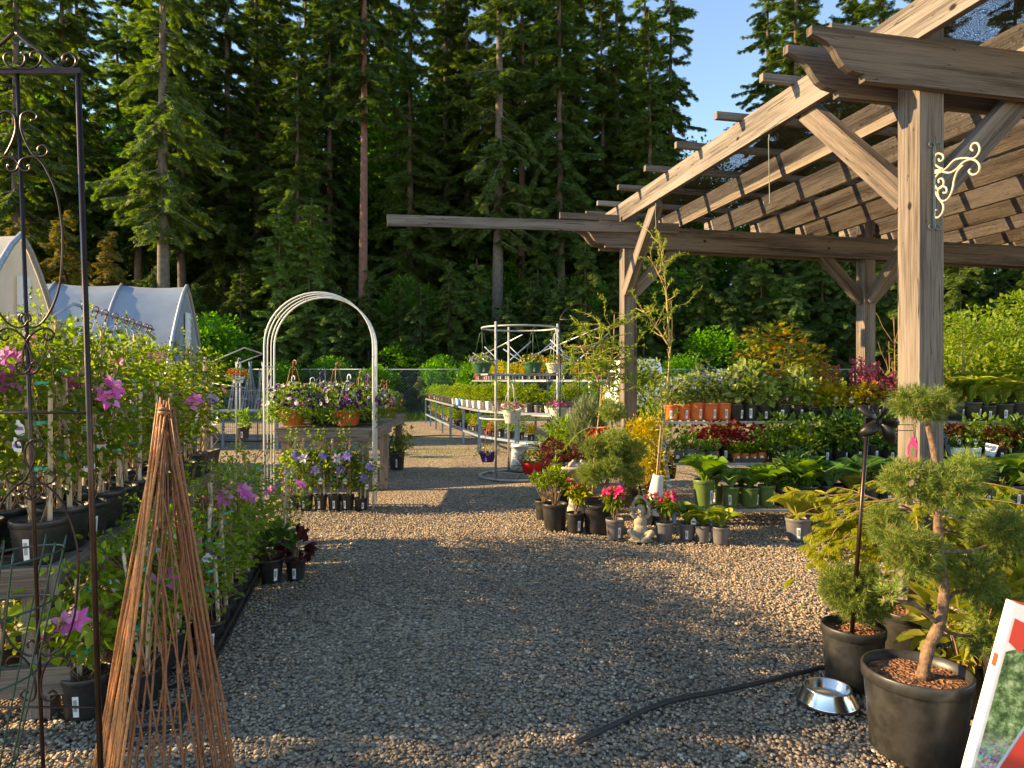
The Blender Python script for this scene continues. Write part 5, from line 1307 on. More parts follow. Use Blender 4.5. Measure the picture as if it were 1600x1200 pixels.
KN = dict(bed_yellow='light green plant in grey pot', bed_white='light green plant in white pot', bed_green='green plant in black pot', bed_magenta='green plant in a magenta pot', bed_blue='green plant in a bright blue pot',
          bed_gold='golden-leaved plant in a black pot', bed_red='red-flowered plant in a black pot')
def run(s0, s1, step, off, z, choose, where, grp, sc=1.0):
    i = 0; s = s0
    while s < s1:
        k = choose(i, s); p, _ = along(s, off, z); q = sc * rr.uniform(.9, 1.1)
        put(k, (p.x, p.y + rr.uniform(-.02, .02), z), rr.uniform(-.6, .6), (q, q, q * rr.uniform(.85, 1.2)), f'{KN[k]}, {ordn(i + 1)} from far end, {where}', grp); s += step; i += 1
run(.3, TOT - .2, .235, .16, .93, lambda i, s: ('bed_magenta' if i == 0 else 'bed_green' if s < 6.6 else 'bed_blue' if i in (31, 32) else ['bed_white', 'bed_yellow', 'bed_yellow'][i % 3]), 'front row, curved bench', 'front row on the curved galvanised bench')
run(.5, TOT - .2, .30, .42, .93, lambda i, s: 'bed_green' if s < 8 else ['bed_yellow', 'bed_yellow', 'bed_green'][i % 3], 'back row, curved bench', 'back row on the curved galvanised bench', 1.12)
run(6.3, TOT - .2, .26, .86, 1.62, lambda i, s: ('bed_magenta' if i in (1, 6) else 'bed_green' if i < 9 else ['bed_gold', 'bed_gold', 'bed_green'][i % 3]), 'raised galvanised shelf', 'plants on the raised galvanised shelf', .95)
run(.4, TOT - .4, .42, .2, .345, lambda i, s: ['bed_green', 'bed_gold', 'bed_green', 'bed_green'][i % 4], 'lower level of curved bench', 'plants on the lower level of the curved bench', 1.0)

# ------------------------------------------------------------------ things far left behind the clematis
def far_left():
    Y = 16.0; r = empty('metal_bench', (PX(390, Y), Y, 0), 0, 'small galvanised bench carrying three wire cone supports left of the arch', 'bench')
    m = MB(); m.box((0, 0, .9), (1.6, .7, .04)); m.build('deck', 'galv_blue', r)
    for sx in (-.75, .75):
        for sy in (-.3, .3): m = MB(); m.beam((sx, sy, 0), (sx, sy, .88), .05, .05, 0, (0, 1, 0)); m.build('leg', 'galv_blue', r)
    for i, px in enumerate((370, 391, 411)):
        c = (PX(px, Y), Y, .925); q = empty('cone_support', c, 0, f'{ordn(i + 1)} blue-grey wire cone plant support from the left, on the small bench beyond the arch', 'plant support', 'wire cone plant supports')
        for k in range(14): a = 6.283 * k / 14; m = MB(); m.tube([(.2 * math.cos(a), .2 * math.sin(a), 0), (.02 * math.cos(a), .02 * math.sin(a), 1.0), (.035 * math.cos(a), .035 * math.sin(a), 1.12)], .006, 4); m.build('wire', 'galv_blue', q)
        for z in (.25, .6, .95): m = MB(); m.tube([((.2 - .18 * z) * math.cos(a), (.2 - .18 * z) * math.sin(a), z) for a in np.linspace(0, 6.283, 17)[:-1]], .005, 4, closed=True); m.build('hoop', 'galv_blue', q)
    x = PX(352, 14.5); r = empty('basket_rack', (x, 14.5, 0), 0, 'grey pipe basket rack with a sloping top frame, left of the arch', 'rack')
    for sx, sy in ((-.28, 0), (.28, -.1), (.0, .8), (.55, .7)): m = MB(); m.tube([(sx, sy, 0), (sx, sy, 2.0)], .016, 6); m.build('upright', 'rail_grey', r)
    m = MB(); m.tube([(-.28, 0, 2.0), (.25, .4, 2.32), (.55, .7, 2.2), (.28, -.1, 1.95)], .016, 6); m.tube([(-.28, 0, 1.7), (.28, -.1, 1.7)], .014, 6); m.tube([(-.28, 0, 1.55), (.55, -.3, 1.45)], .014, 6); m.build('top_frame', 'rail_grey', r)
    PROTO['red_basket'] = basket(88, 'white_plastic', .16, .16, fl=(('flower_red', 80),), hang=('white_plastic', .4), fr=(.26, .26, .16), n=380, spill=.1, leafL=.05)
    put('red_basket', (PX(372, 14.3), 14.3, 1.55), 0, .85, 'hanging basket of bright red flowers on the pipe rack left of the arch', 'red flower baskets on the pipe rack')
    put('red_basket', (PX(325, 14.8), 14.8, 1.5), 1, .9, 'hanging basket of red flowers half hidden behind the clematis and tunnel end', 'red flower baskets on the pipe rack')
    put('bed_green', (PX(380, 15.2), 15.2, .3), 0, 1.6, 'large leafy green plant in a black pot in front of the small bench', None)
    m = MB(); x0 = PX(424, 17.5)
    g = empty('mesh_gate', (x0, 17.5, 0), 0, 'dark wire mesh gate panel with a pipe frame left of the arch', 'gate')
    m.tube([(-1.5, 0, .1), (-1.5, 0, 1.35), (.1, 0, 1.35), (.1, 0, .1)], .02, 6, closed=True); m.tube([(-.35, 0, .1), (-.35, 0, 1.35)], .02, 6); m.build('gate_frame', 'rail_grey', g)
    m = MB()
    for i in range(32): m.tube([(-1.5 + .05 * i, 0, .1), (-1.5 + .05 * i, 0, 1.35)], .004, 3, cap=False)
    for i in range(12): m.tube([(-1.5, 0, .1 + .1 * i), (.1, 0, .1 + .1 * i)], .004, 3, cap=False)
    m.build('wire_mesh', 'galv_blue', g)
far_left()
def back_trellis():
    Y = 10.6; x = PX(905, Y); r = empty('arched_trellis', (x, Y, 0), 0, 'dark arched metal trellis standing behind the round stand, left of the rear pergola post', 'trellis')
    w = .30
    for sx in (-w, 0, w): m = MB(); m.tube([(sx, 0, 0), (sx, 0, 2.55)], .011, 6); m.build('upright', 'bronze_metal', r)
    m = MB(); m.tube([(-w, 0, 2.55), (w, 0, 2.55)], .011, 6); m.build('cross_bar', 'bronze_metal', r)
    m = MB(); m.tube(smooth([Vector(p) for p in ((-w, 0, 2.55), (-.24, 0, 2.66), (-.1, 0, 2.77), (.03, 0, 2.79), (.16, 0, 2.74), (.26, 0, 2.64), (w, 0, 2.55))]), .01, 6)
    for s in (-1, 1): m.tube(spiral((s * .14, 0, 2.61), .055, 0, .9 * s, (Vector((1, 0, 0)), Vector((0, 0, 1))), .3), .006, 5)
    m.build('arch', 'bronze_metal', r)
    for z in (1.2, 1.9): m = MB(); m.tube([(-w, 0, z), (w, 0, z)], .007, 5); m.build('cross_bar', 'bronze_metal', r)
back_trellis()
def van():
    Y = 28.0; x = PX(1002, Y); r = empty('van', (x, Y, 0), R(6), 'white van parked behind the shelves, its pale roof showing beside the rear post', 'van')
    def hull(prof, y0, y1, mat, nm, ins=0.0):
        m = MB(); n = len(prof); V = [(a, y0, b) for a, b in prof] + [(a * .98, y1, b) for a, b in prof]
        m.mixed(V, [tuple(range(n)), tuple(range(2 * n - 1, n - 1, -1))] + [((i + 1) % n, i, n + i, n + (i + 1) % n) for i in range(n)]); return m.build(nm, mat, r)
    hull([(-.92, .35), (-.95, 1.0), (-.93, 1.3), (-.86, 2.2), (-.76, 2.42), (-.5, 2.5), (.5, 2.5), (.76, 2.42), (.86, 2.2), (.93, 1.3), (.95, 1.0), (.92, .35)], 0, 4.6, 'vehicle_paint', 'body')
    for s in (-1, 1):
        m = MB(); m.box((s * .4, -.012, 1.78), (.66, .02, .5)); m.build('rear_window', 'vehicle_glass', r)
        m = MB(); m.box((s * .86, -.01, 1.25), (.1, .03, .42)); m.build('tail_light', 'red_plastic', r)
        m = MB(); m.box((s * .925, 1.6, 1.75), (.02, 1.6, .45), 0, 0); m.build('side_window', 'vehicle_glass', r)
        for y in (.8, 3.8):
            m = MB(); m.tube([(s * .72, y, .34), (s * .94, y, .34)], .34, 18); w = m.build('wheel', 'rubber', r); m = MB(); m.tube([(s * .8, y, .34), (s * .955, y, .34)], .19, 14); m.build('hub', 'galvanised', w)
    m = MB(); m.box((0, -.06, .5), (1.85, .14, .2)); m.build('bumper', 'grey_plastic', r)
    m = MB(); m.box((0, -.02, .85), (.5, .02, .13)); m.build('number_plate', 'white_card', r)
van()

# ------------------------------------------------------------------ tiered shelf under the pergola
TZ = ((7.5, 8.0, .19), (7.95, 8.4, .645), (8.35, 8.95, 1.105)); SX0, SX1 = 1.78, 6.9
def shelf():
    r = empty('tiered_shelf', (SX0, 7.5, 0), 0, 'long three-tier stepped metal plant shelf running under the pergola to the right', 'shelf'); o = Vector((SX0, 7.5, 0))
    for i, (y0, y1, z) in enumerate(TZ):
        x0 = SX0 + (.12, .10, .0)[i]
        m = MB(); m.beam(Vector((x0, y0, z - .014)) - o, Vector((SX1, y0, z - .014)) - o, .03, .028)
        m.beam(Vector((x0, y1, z - .014)) - o, Vector((SX1, y1, z - .014)) - o, .03, .028)
        n = int((SX1 - x0) / .1)
        for k in range(n): x = x0 + (SX1 - x0) * (k + .5) / n; m.beam(Vector((x, y0 + .015, z - .012)) - o, Vector((x, y1 - .015, z - .012)) - o, .012, .01)
        for k in range(4): y = y0 + (y1 - y0) * (k + 1) / 5; m.beam(Vector((x0, y, z - .022)) - o, Vector((SX1, y, z - .022)) - o, .012, .01)
        m.build('tier', 'rail_grey', r)
    for x in (SX0 + .03, 3.6, 5.2, SX1 - .1):
        m = MB(); m.beam(Vector((x, 8.95, 0)) - o, Vector((x, 8.33, 1.12)) - o, .035, .035); m.beam(Vector((x, 7.6, 0)) - o, Vector((x, 8.35, 1.12)) - o, .035, .035); m.beam(Vector((x, 7.5, .15)) - o, Vector((x, 8.9, .15)) - o, .03, .03); m.build('leg_frame', 'galv_blue', r)
shelf()
bushpot('forget', 81, 'pale_leaf', 420, (.17, .15, .2), T_LEAF, .05, .6, .085, .18, 'terracotta_plastic', clumps=14, fl=[('flower_blue', 60)], fls=.022, stems=4, ribs=False, zoff=-.07)
bushpot('forget_black', 82, 'pale_leaf', 420, (.17, .15, .18), T_LEAF, .075, .75, .085, .18, 'black_plastic', clumps=12, fl=[('flower_blue', 40)], fls=.02, stems=3)
bushpot('acer_orange', 83, 'orange_leaf', 1500, (.42, .36, .5), T_MAPLE, .075, 1, .12, .22, clumps=46, stems=9, zoff=.08, nup=.85)
bushpot('heuch_gold', 84, 'yellow_leaf', 170, (.17, .15, .09), T_MAPLE, .075, .9, .09, .17, tagc=('white_card', 'flower_yellow'), stems=0, nup=.8)
bushpot('heuch_red', 85, 'red_leaf', 150, (.14, .13, .12), T_MAPLE, .06, .9, .09, .17, fl=[('flower_rose', 60)], fls=.03, stems=4)
bushpot('acer_red', 86, 'maroon_red', 360, (.2, .16, .1), T_MAPLE, .05, .9, .08, .13, stems=5, clumps=14)
bushpot('seedlings', 87, 'mid_leaf', 90, (.08, .08, .07), T_LEAF, .05, .4, .055, .11, 'grey_plastic', stems=0, up=1.2)
bushpot('seedling_orange', 89, 'clematis_leaf', 120, (.08, .08, .05), T_LEAF, .04, .7, .05, .09, 'terracotta_plastic', stems=0)
bushpot('vine', 90, 'mid_leaf', 420, (.22, .2, .17), T_LEAF, .055, .55, .09, .17, clumps=18, stems=6, zoff=-.05)
bushpot('vine_gold', 91, 'clematis_leaf', 360, (.2, .18, .16), T_MAPLE, .05, .8, .09, .17, clumps=16, stems=6, zoff=-.04)
bushpot('leafy', 92, 'deep_leaf', 200, (.19, .17, .17), T_BROAD, .1, .5, .09, .17, stems=5, nup=.7)
bushpot('maroon', 93, 'maroon_leaf', 260, (.17, .15, .12), T_MAPLE, .055, .9, .085, .16, stems=4)
hosta('hosta_pale', 94, 'hosta_leaf', 22, .24, .115, .085, .2, 'olive_plastic', edge=None)
hosta('hosta_silver', 95, 'hosta_blue', 22, .24, .12, .085, .2, 'olive_plastic', edge='pale_leaf')
hosta('hosta_big', 96, 'hosta_blue', 34, .28, .17, .12, .2, 'black_plastic', spread=1.1)
hosta('hosta_green', 97, 'hosta_leaf', 30, .32, .15, .11, .2, 'black_plastic', spread=1.05)
hosta('hosta_var', 98, 'hosta_leaf', 26, .24, .085, .085, .17, 'grey_plastic', edge='hosta_gold', T=None, card=('white_card', 'silver_leaf'))
hosta('hosta_strap', 99, 'hosta_leaf', 34, .3, .075, .1, .18, 'black_plastic', edge='hosta_gold', tall=1.2, spread=.8)
hosta('hosta_lime', 100, 'hosta_gold', 24, .3, .12, .1, .18, 'grey_plastic', spread=.95)
def foxglove():
    rng = RNG(101); r = empty('potted_heuchera'); tag(r, None, 'plant'); pot(r, .09, .17); m = MB(); foliage(m, rng, 170, (0, 0, .24), (.17, .16, .1), T_MAPLE, .07, .065); m.build('foliage', 'orange_leaf', r)
    for i in range(7):
        x, y = rng.normal(size=2) * .05; h = rng.uniform(.42, .6); m = MB(); m.tube([(x, y, .17), (x * 1.5, y * 1.5, h)], .004, 5, 1); n = 46; z = rng.uniform(.3, 1, n)
        P = np.stack([x * (1 + z * .5), y * (1 + z * .5), .17 + (h - .17) * z + .02], 1) + rng.normal(size=(n, 3)) * .013; m.leaves(T_FLOW, P, rdir(rng, n), rdir(rng, n), .028, .028, 0); m.build('flower_spike', ['flower_rose', 'red_leaf'], r)
    PROTO['spikes'] = r
foxglove()
SN = dict(forget='blue-flowered plant in orange pot', forget_black='blue-flowered broad-leaved plant, black pot', acer_orange='big orange and green maple, black pot', heuch_gold='golden yellow heuchera in a black pot',
          heuch_red='red heuchera in a black pot', acer_red='dwarf red maple in a black pot', seedlings='seedling in a small grey pot', seedling_orange='seedling in a small orange pot', vine='trailing green vine in a black pot',
          vine_gold='yellow-green trailing plant in a black pot', leafy='dark leafy perennial in a black pot', maroon='maroon-leaved plant in a black pot', hosta_pale='green hosta in an olive pot', hosta_silver='silver-edged hosta in an olive pot',
          hosta_big='huge blue-green hosta in a black pot', hosta_green='large green hosta in a black pot', hosta_var='yellow-edged hosta in a grey pot', hosta_strap='narrow-leaved variegated hosta in a black pot', hosta_lime='lime hosta in a grey pot', spikes='heuchera with tall rose flower spikes')
TN = ('bottom tier', 'middle tier', 'top tier')
def shelf_row(tier, items, dy=.14):
    """items: (pixel, kind, scale[, extra depth]); each kind is counted from the left within its tier"""
    cnt = {}
    for it in sorted(items, key=lambda a: (a[3] if len(a) > 3 else 0, a[0])):
        px, k, s = it[:3]; Y = TZ[tier][0] + dy + (it[3] if len(it) > 3 else 0); back = len(it) > 3 and it[3] > .15
        key = (k, back); cnt[key] = cnt.get(key, 0) + 1; tot = sum(1 for a in items if a[1] == k and (len(a) > 3 and a[3] > .15) == back)
        lab = f'{SN[k]}, {"rear" if back else "front"} of the {TN[tier]}' + (f', {ordn(cnt[key])} from left' if tot > 1 else '')
        put(k, (PX(px, Y), Y, TZ[tier][2] + .002), rr.uniform(-.5, .5), (s * 1.12, s * 1.12, s * rr.uniform(1.0, 1.25)), lab, f'{TN[tier]} plants on the stepped shelf')
shelf_row(2, [(1049, 'forget', 1), (1068, 'forget', .95), (1088, 'forget', 1.0), (1110, 'forget', 1.05), (1131, 'forget', 1.0), (1151, 'forget_black', 1.05), (1172, 'forget_black', 1.1), (1194, 'forget_black', 1.0), (1222, 'vine_gold', 1.1),
              (1215, 'acer_orange', 1.0, .3), (1246, 'forget_black', 1.0), (1268, 'vine_gold', 1.0), (1292, 'heuch_gold', 1.05), (1318, 'heuch_gold', 1.1), (1342, 'heuch_gold', .95), (1362, 'spikes', 1.15), (1385, 'heuch_red', 1.1), (1350, 'spikes', 1.1, .3), (1300, 'spikes', 1.0, .34),
              (1382, 'spikes', 1.0, .3), (1060, 'forget', 1.1, .28), (1100, 'forget', 1.15, .28), (1140, 'forget', 1.15, .28), (1270, 'acer_orange', .62, .28), (1410, 'heuch_red', 1, .0),
              (1492, 'hosta_strap', 1.0), (1517, 'hosta_strap', 1.1), (1542, 'hosta_strap', 1.0), (1566, 'hosta_strap', 1.15), (1592, 'hosta_strap', 1.05), (1500, 'hosta_strap', 1.2, .3), (1530, 'hosta_strap', 1.25, .3), (1580, 'hosta_green', 1.0, .3), (1615, 'hosta_strap', 1.1)])
shelf_row(1, [(1060, 'seedlings', 1), (1077, 'seedlings', 1.1), (1095, 'seedlings', .95), (1112, 'seedlings', 1.0), (1150, 'seedling_orange', 1), (1163, 'seedling_orange', 1), (1176, 'seedling_orange', .95), (1190, 'seedling_orange', 1.05), (1105, 'acer_red', 1.1, .2), (1135, 'acer_red', 1.2, .2), (1165, 'acer_red', 1.1, .2), (1190, 'acer_red', 1.0, .2),
              (1213, 'vine', 1.0), (1236, 'vine_gold', 1.1), (1262, 'vine', 1.05), (1288, 'vine_gold', 1.0), (1312, 'leafy', 1.0), (1336, 'leafy', 1.1), (1362, 'vine_gold', 1.0), (1388, 'leafy', 1.05), (1225, 'vine', 1.2, .22), (1275, 'vine', 1.2, .22), (1325, 'vine', 1.2, .22), (1375, 'vine_gold', 1.2, .22),
              (1562, 'maroon', .9), (1590, 'leafy', .9), (1500, 'vine_gold', 1.1, .22), (1540, 'vine', 1.15, .22), (1478, 'maroon', 1.1, .2), (1580, 'vine_gold', 1.1, .22), (1610, 'maroon', 1.0)])
shelf_row(0, [(1238, 'hosta_silver', 1.0, .22), (1255, 'spikes', .8, .22), (1100, 'hosta_pale', 1.25), (1118, 'hosta_silver', .9, .2), (1142, 'hosta_silver', 1.0), (1172, 'hosta_pale', 1.1), (1198, 'hosta_pale', 1.0), (1158, 'hosta_pale', .95, .22), (1222, 'vine_gold', 1.0, .1), (1245, 'leafy', 1.0, .1),
              (1262, 'hosta_green', 1.0), (1297, 'hosta_big', 1.0), (1330, 'hosta_lime', 1.0), (1352, 'hosta_big', 1.1), (1385, 'hosta_big', 1.0), (1320, 'hosta_green', 1.0, .22), (1215, 'hosta_silver', 1.0, .22), (1276, 'vine', 1.0, .25), (1365, 'hosta_green', 1.0, .25), (1420, 'hosta_green', 1.0),
              (1500, 'hosta_green', 1.1), (1540, 'hosta_big', 1.0), (1580, 'hosta_green', 1.1), (1615, 'hosta_green', 1.0), (1520, 'vine', 1.1, .25), (1560, 'vine_gold', 1.1, .25)])
# nursery trays on the middle tier, the white lettered pots and the empty white pots
for i, px in enumerate((1070, 1108, 1165, 1370, 1512, 1560)):
    Y = TZ[1][0] + .14; m = MB(); c = Vector((PX(px, Y), Y, TZ[1][2])); w2, d2, h2 = .17, .13, .05
    for a, b in (((-w2, -d2), (w2, -d2)), ((w2, -d2), (w2, d2)), ((w2, d2), (-w2, d2)), ((-w2, d2), (-w2, -d2))): m.beam(c + Vector((a[0], a[1], h2 / 2)), c + Vector((b[0], b[1], h2 / 2)), .006, h2)
    m.beam(c + Vector((-w2, 0, .004)), c + Vector((w2, 0, .004)), d2 * 2, .004)
    tag(m.build('nursery_tray', 'black_plastic'), f'{ordn(i + 1)} shallow black nursery tray from the left on the middle tier', 'tray', 'nursery trays on the middle tier')
def pw_pot(px, lab):
    Y = TZ[1][0] + .1; r = empty('lettered_pot', (PX(px, Y), Y, TZ[1][2] + .055), 0, lab, 'pot', 'white lettered pots on the middle tier')
    pot(r, .075, .115, 'white_plastic', 0, False, .88); m = MB(); rng = RNG(int(px)); foliage(m, rng, 60, (0, 0, .15), (.07, .07, .05), T_LEAF, .05, .03); m.build('foliage', 'deep_leaf', r)
    cu = bpy.data.curves.new('lettering', 'FONT'); cu.body = 'PW'; cu.size = .05; cu.align_x = 'CENTER'; cu.extrude = .0006
    tmp = bpy.data.objects.new('tmp', cu); COL.objects.link(tmp); bpy.context.view_layer.update(); me = bpy.data.meshes.new_from_object(tmp); bpy.data.objects.remove(tmp)
    t = bpy.data.objects.new('lettering', me); COL.objects.link(t); t.parent = r; t.location = (0, -.0765, .04); t.rotation_euler = (R(90), 0, 0); me.materials.clear(); me.materials.append(MAT['vehicle_glass'])
    tagcard(r, (0, -.03, .22), 0, (.04, .07), ('white_card', 'silver_leaf'), tilt=0)
pw_pot(1496, 'white lettered pot in the tray right of the near pergola post'); pw_pot(1522, 'white lettered pot with an oval card, right-hand one of the pair')
for dx, tl in ((0, .25),):
    Y = TZ[1][0] + .12; r = empty('empty_pot', (PX(1546, Y), Y, TZ[1][2] + .06), 0, 'empty square white pot tilted in the tray beside the lettered pots', 'pot'); r.rotation_euler = (0, .3, 0)
    m = MB(); m.lathe([(.001, .002), (.06, .002), (.09, .14), (.095, .14), (.09, .145), (.058, .01)], 4, smooth=False); m.build('wall', 'white_plastic', r)
# bare-stick young trees and tall things behind the top tier
def sticks(px, Y, h, seed, lab, z=0.0):
    rng = RNG(seed); r = empty('young_tree', (PX(px, Y), Y, z), 0, lab, 'young tree', 'bare young trees behind the shelf'); pot(r, .13, .25); m = MB(); m.tube([(0, 0, .2), (.01, 0, h * .6), (0, .02, h)], [.012, .009, .004], 6)
    for i in range(8): zz = h * rng.uniform(.45, .85); a = rng.uniform(0, 6.28); m.tube(wander(rng, (0, 0, zz), (math.cos(a) * .35, math.sin(a) * .35, 1), h * .25, 4, .1), [.006, .005, .004, .003, .002], 5)
    m.build('trunk', 'twig', r); m = MB(); foliage(m, rng, 70, (0, 0, h * .62), (.1, .1, .3), T_LEAF, .05, .03); m.build('foliage', 'orange_leaf', r)
sticks(1505, 9.6, 2.35, 111, 'bare-stemmed young tree with upright twigs behind the strap-leaved hostas'); sticks(1398, 9.7, 2.5, 112, 'thin bare sapling just left of the near post behind the shelf'); sticks(1390, 10.3, 2.2, 113, 'second thin sapling beside the middle post')
bushpot('tall_leafy', 114, 'broadleaf_yellow', 1500, (.5, .4, .6), T_LEAF, .07, .6, .15, .28, clumps=40, stems=9, zoff=.3)
for px, Y, s, lab in ((1540, 10.4, 1.3, 'tall bright green shrub behind the strap-leaved hostas'), (1600, 10.6, 1.35, 'bright green shrub at the right edge behind the top tier'), (1470, 11.0, 1.2, 'bright green shrub hidden partly by the near post'), (1008, 13.2, 1.22, 'bright green shrub in front of the white van, right of the rear post'), (1290, 11.6, 1.0, 'green shrub behind the heucheras'), (1120, 11.8, .9, 'green shrub behind the blue-flowered plants')):
    put('tall_leafy', (PX(px, Y), Y, 0), rr.uniform(0, 6), s, lab, 'tall shrubs behind the stepped shelf')
# ------------------------------------------------------------------ cluster in front of the shelf
def azalea(key, seed, leaf='clematis_leaf', fl='flower_pink', nfl=70, potr=.09, poth=.19, pm='grey_plastic', H=.24, rad=.14):
    rng = RNG(seed); r = empty('potted_azalea'); tag(r, None, 'azalea'); pot(r, potr, poth, pm, lab_ang=-1.2); m = MB(); f = MB(); s = MB()
    for i in range(9):
        a = rng.uniform(0, 6.28); q = rng.uniform(.15, .9) * rad; tip = Vector((q * math.cos(a), q * math.sin(a), poth + H * rng.uniform(.7, 1.05))); s.tube([(0, 0, poth * .8), tip * .5 + Vector((0, 0, poth * .4)), tip], [.006, .004, .003], 5, cap=False)
        for p in (tip, tip * .75 + Vector((0, 0, poth * .22))): foliage(m, rng, 16, tuple(p), (.03, .03, .025), T_LEAF, .065, .024, up=.3)
        if i < 6 and nfl: foliage(f, rng, nfl // 6, tuple(tip + Vector((0, 0, .03))), (.045, .045, .035), T_FLOW, .045, .045, up=.6)
    s.build('stem', 'twig', r); m.build('foliage', leaf, r)
    if nfl: f.build('blossom', fl, r)
    PROTO[key] = r
azalea('azalea', 121); azalea('azalea_small', 122, nfl=14, pm='black_plastic', H=.26, rad=.15, leaf='lime_leaf'); azalea('azalea_tall', 123, nfl=0, pm='black_plastic', potr=.13, poth=.26, H=.36, rad=.2, leaf='clematis_leaf')
def topiary(name, key, rng, potr, poth, trunk, branches, balls, L, per, dens, lean=0.0, wd=.0024, trunk_r=.02):
    """cloud-pruned pine: thing > pot, soil, trunk, one child per cushion"""
    r = empty(name); tag(r, None, 'pine'); pot(r, potr, poth, 'black_plastic', 0, False, .84)
    m = MB(); tr = smooth([Vector(p) for p in trunk], 4); n = len(tr); m.tube(tr, [trunk_r * (1.35 if i == 0 else 1) * (1 - .55 * i / n) * (1 + .1 * math.sin(i * 2.1)) for i in range(n)], 10)
    for b in branches: q = smooth([Vector(p) for p in b], 3); m.tube(q, [trunk_r * .42 * (1 - .5 * i / len(q)) for i in range(len(q))], 7)
    m.build('trunk', 'pine_bark', r)
    for c, rad in balls:
        m = MB(); needles(m, rng, c, rad, int(dens * (rad[0] * rad[0] + rad[0] * rad[2]) * 1000), L, per, wd, 0, True, 1)
        for k in range(7): d = rdir(rng, 1)[0]; m.tube([Vector(c) - Vector((0, 0, rad[2] * .4)), Vector(c) + Vector(tuple(d * np.array(rad) * .7))], .0035, 4, 2, cap=False)
        m.build('cushion', ['pine_leaf', 'orange_leaf' if False else 'bud', 'twig'], r)
    PROTO[key] = r; return r
plain('bud', (.42, .22, .1), .7, 0, .35, 30)
rng = RNG(130)
# the big pine in the lower right corner
YB = 2.95; XB = PX(1432, YB)
def q3(px, py, dy=0.0): return (PX(px, YB + dy) - XB, dy, PZ(py, YB + dy))
def ball(px, py, rx, ry, dy=0.0, k=1.0): s = (YB + dy) / FP; return (q3(px, py, dy), (rx * s * .84, rx * s * .78, ry * s * .84))
topiary('cloud_pruned_pine', 'big_pine', rng, .215, .36,
        [q3(1442, 1060), q3(1450, 1015), q3(1466, 980), q3(1474, 945), q3(1474, 905, .02), q3(1467, 850), q3(1465, 795), q3(1464, 735), q3(1457, 694), q3(1447, 650)],
        [[q3(1466, 975), q3(1433, 947, -.03), q3(1403, 940, -.05), q3(1380, 938, -.06)], [q3(1467, 975), q3(1487, 990, .02), q3(1520, 994, .04)], [q3(1475, 950), q3(1490, 927, .03), q3(1520, 922, .06)], [q3(1466, 870), q3(1440, 868), q3(1410, 850)], [q3(1466, 860), q3(1510, 862, .05), q3(1550, 850, .1)], [q3(1464, 790), q3(1490, 775, .05)], [q3(1464, 790), q3(1430, 775)]],
        [ball(1440, 632, 45, 22), ball(1420, 752, 38, 27), ball(1478, 762, 42, 35, -.06), ball(1510, 738, 30, 27, .1), ball(1385, 822, 26, 27, .12), ball(1425, 862, 42, 36, -.05), ball(1462, 880, 30, 32, .06), ball(1562, 838, 45, 46, .12), ball(1528, 905, 32, 38, .02), ball(1545, 955, 28, 34, .1), ball(1528, 1000, 18, 22, .02), ball(1390, 925, 12, 14, -.06)],
        .04, 42, 9.5, wd=.003, trunk_r=.026)
put('big_pine', (XB, YB, 0), 0, 1, 'large cloud-pruned pine with a crooked trunk in a big black pot at the lower right')
YS = 3.6; XS = PX(1333, YS)
def q4(px, py, dy=0.0): return (PX(px, YS + dy) - XS, dy, PZ(py, YS + dy))
topiary('dwarf_pine', 'small_pine', RNG(131), .158, .315, [q4(1330, 990), q4(1334, 965), q4(1340, 945)], [[q4(1333, 970), q4(1318, 945)]], [(q4(1338, 925), (.15, .14, .125)), (q4(1308, 912), (.07, .07, .06)), (q4(1362, 945, .05), (.08, .08, .07))], .04, 42, 10, wd=.003, trunk_r=.014)
put('small_pine', (XS, YS, 0), 0, 1, 'dwarf pine with one round cushion in a smaller black pot beside the steel bowl')
YP = 7.12; XP = PX(937, YP)
def q5(px, py, dy=0.0): return (PX(px, YP + dy) - XP, dy, PZ(py, YP + dy))
def ball5(px, py, rp, dy=0.0, f=.85): s = YP / FP; return (q5(px, py, dy), (rp * s * .85, rp * s * .85, rp * s * f * .85))
topiary('cloud_pruned_pine', 'mid_pine', RNG(132), .165, .30, [q5(945, 800), q5(947, 770), q5(955, 740), q5(958, 700), q5(958, 670), q5(960, 650)], [[q5(948, 765), q5(930, 735)], [q5(953, 745), q5(985, 730)]],
        [ball5(960, 644, 21, 0, .75), ball5(932, 702, 21), ball5(964, 692, 22, -.08), ball5(992, 706, 20, .05), ball5(926, 742, 21, -.1), ball5(957, 734, 21, -.14), ball5(992, 744, 20), ball5(972, 716, 22, .12)], .045, 26, 8, wd=.0045, trunk_r=.022)
put('mid_pine', (XP, YP + .12, 0), 0, 1, 'cloud-pruned pine with bunched cushions in a black pot near the seated statue')

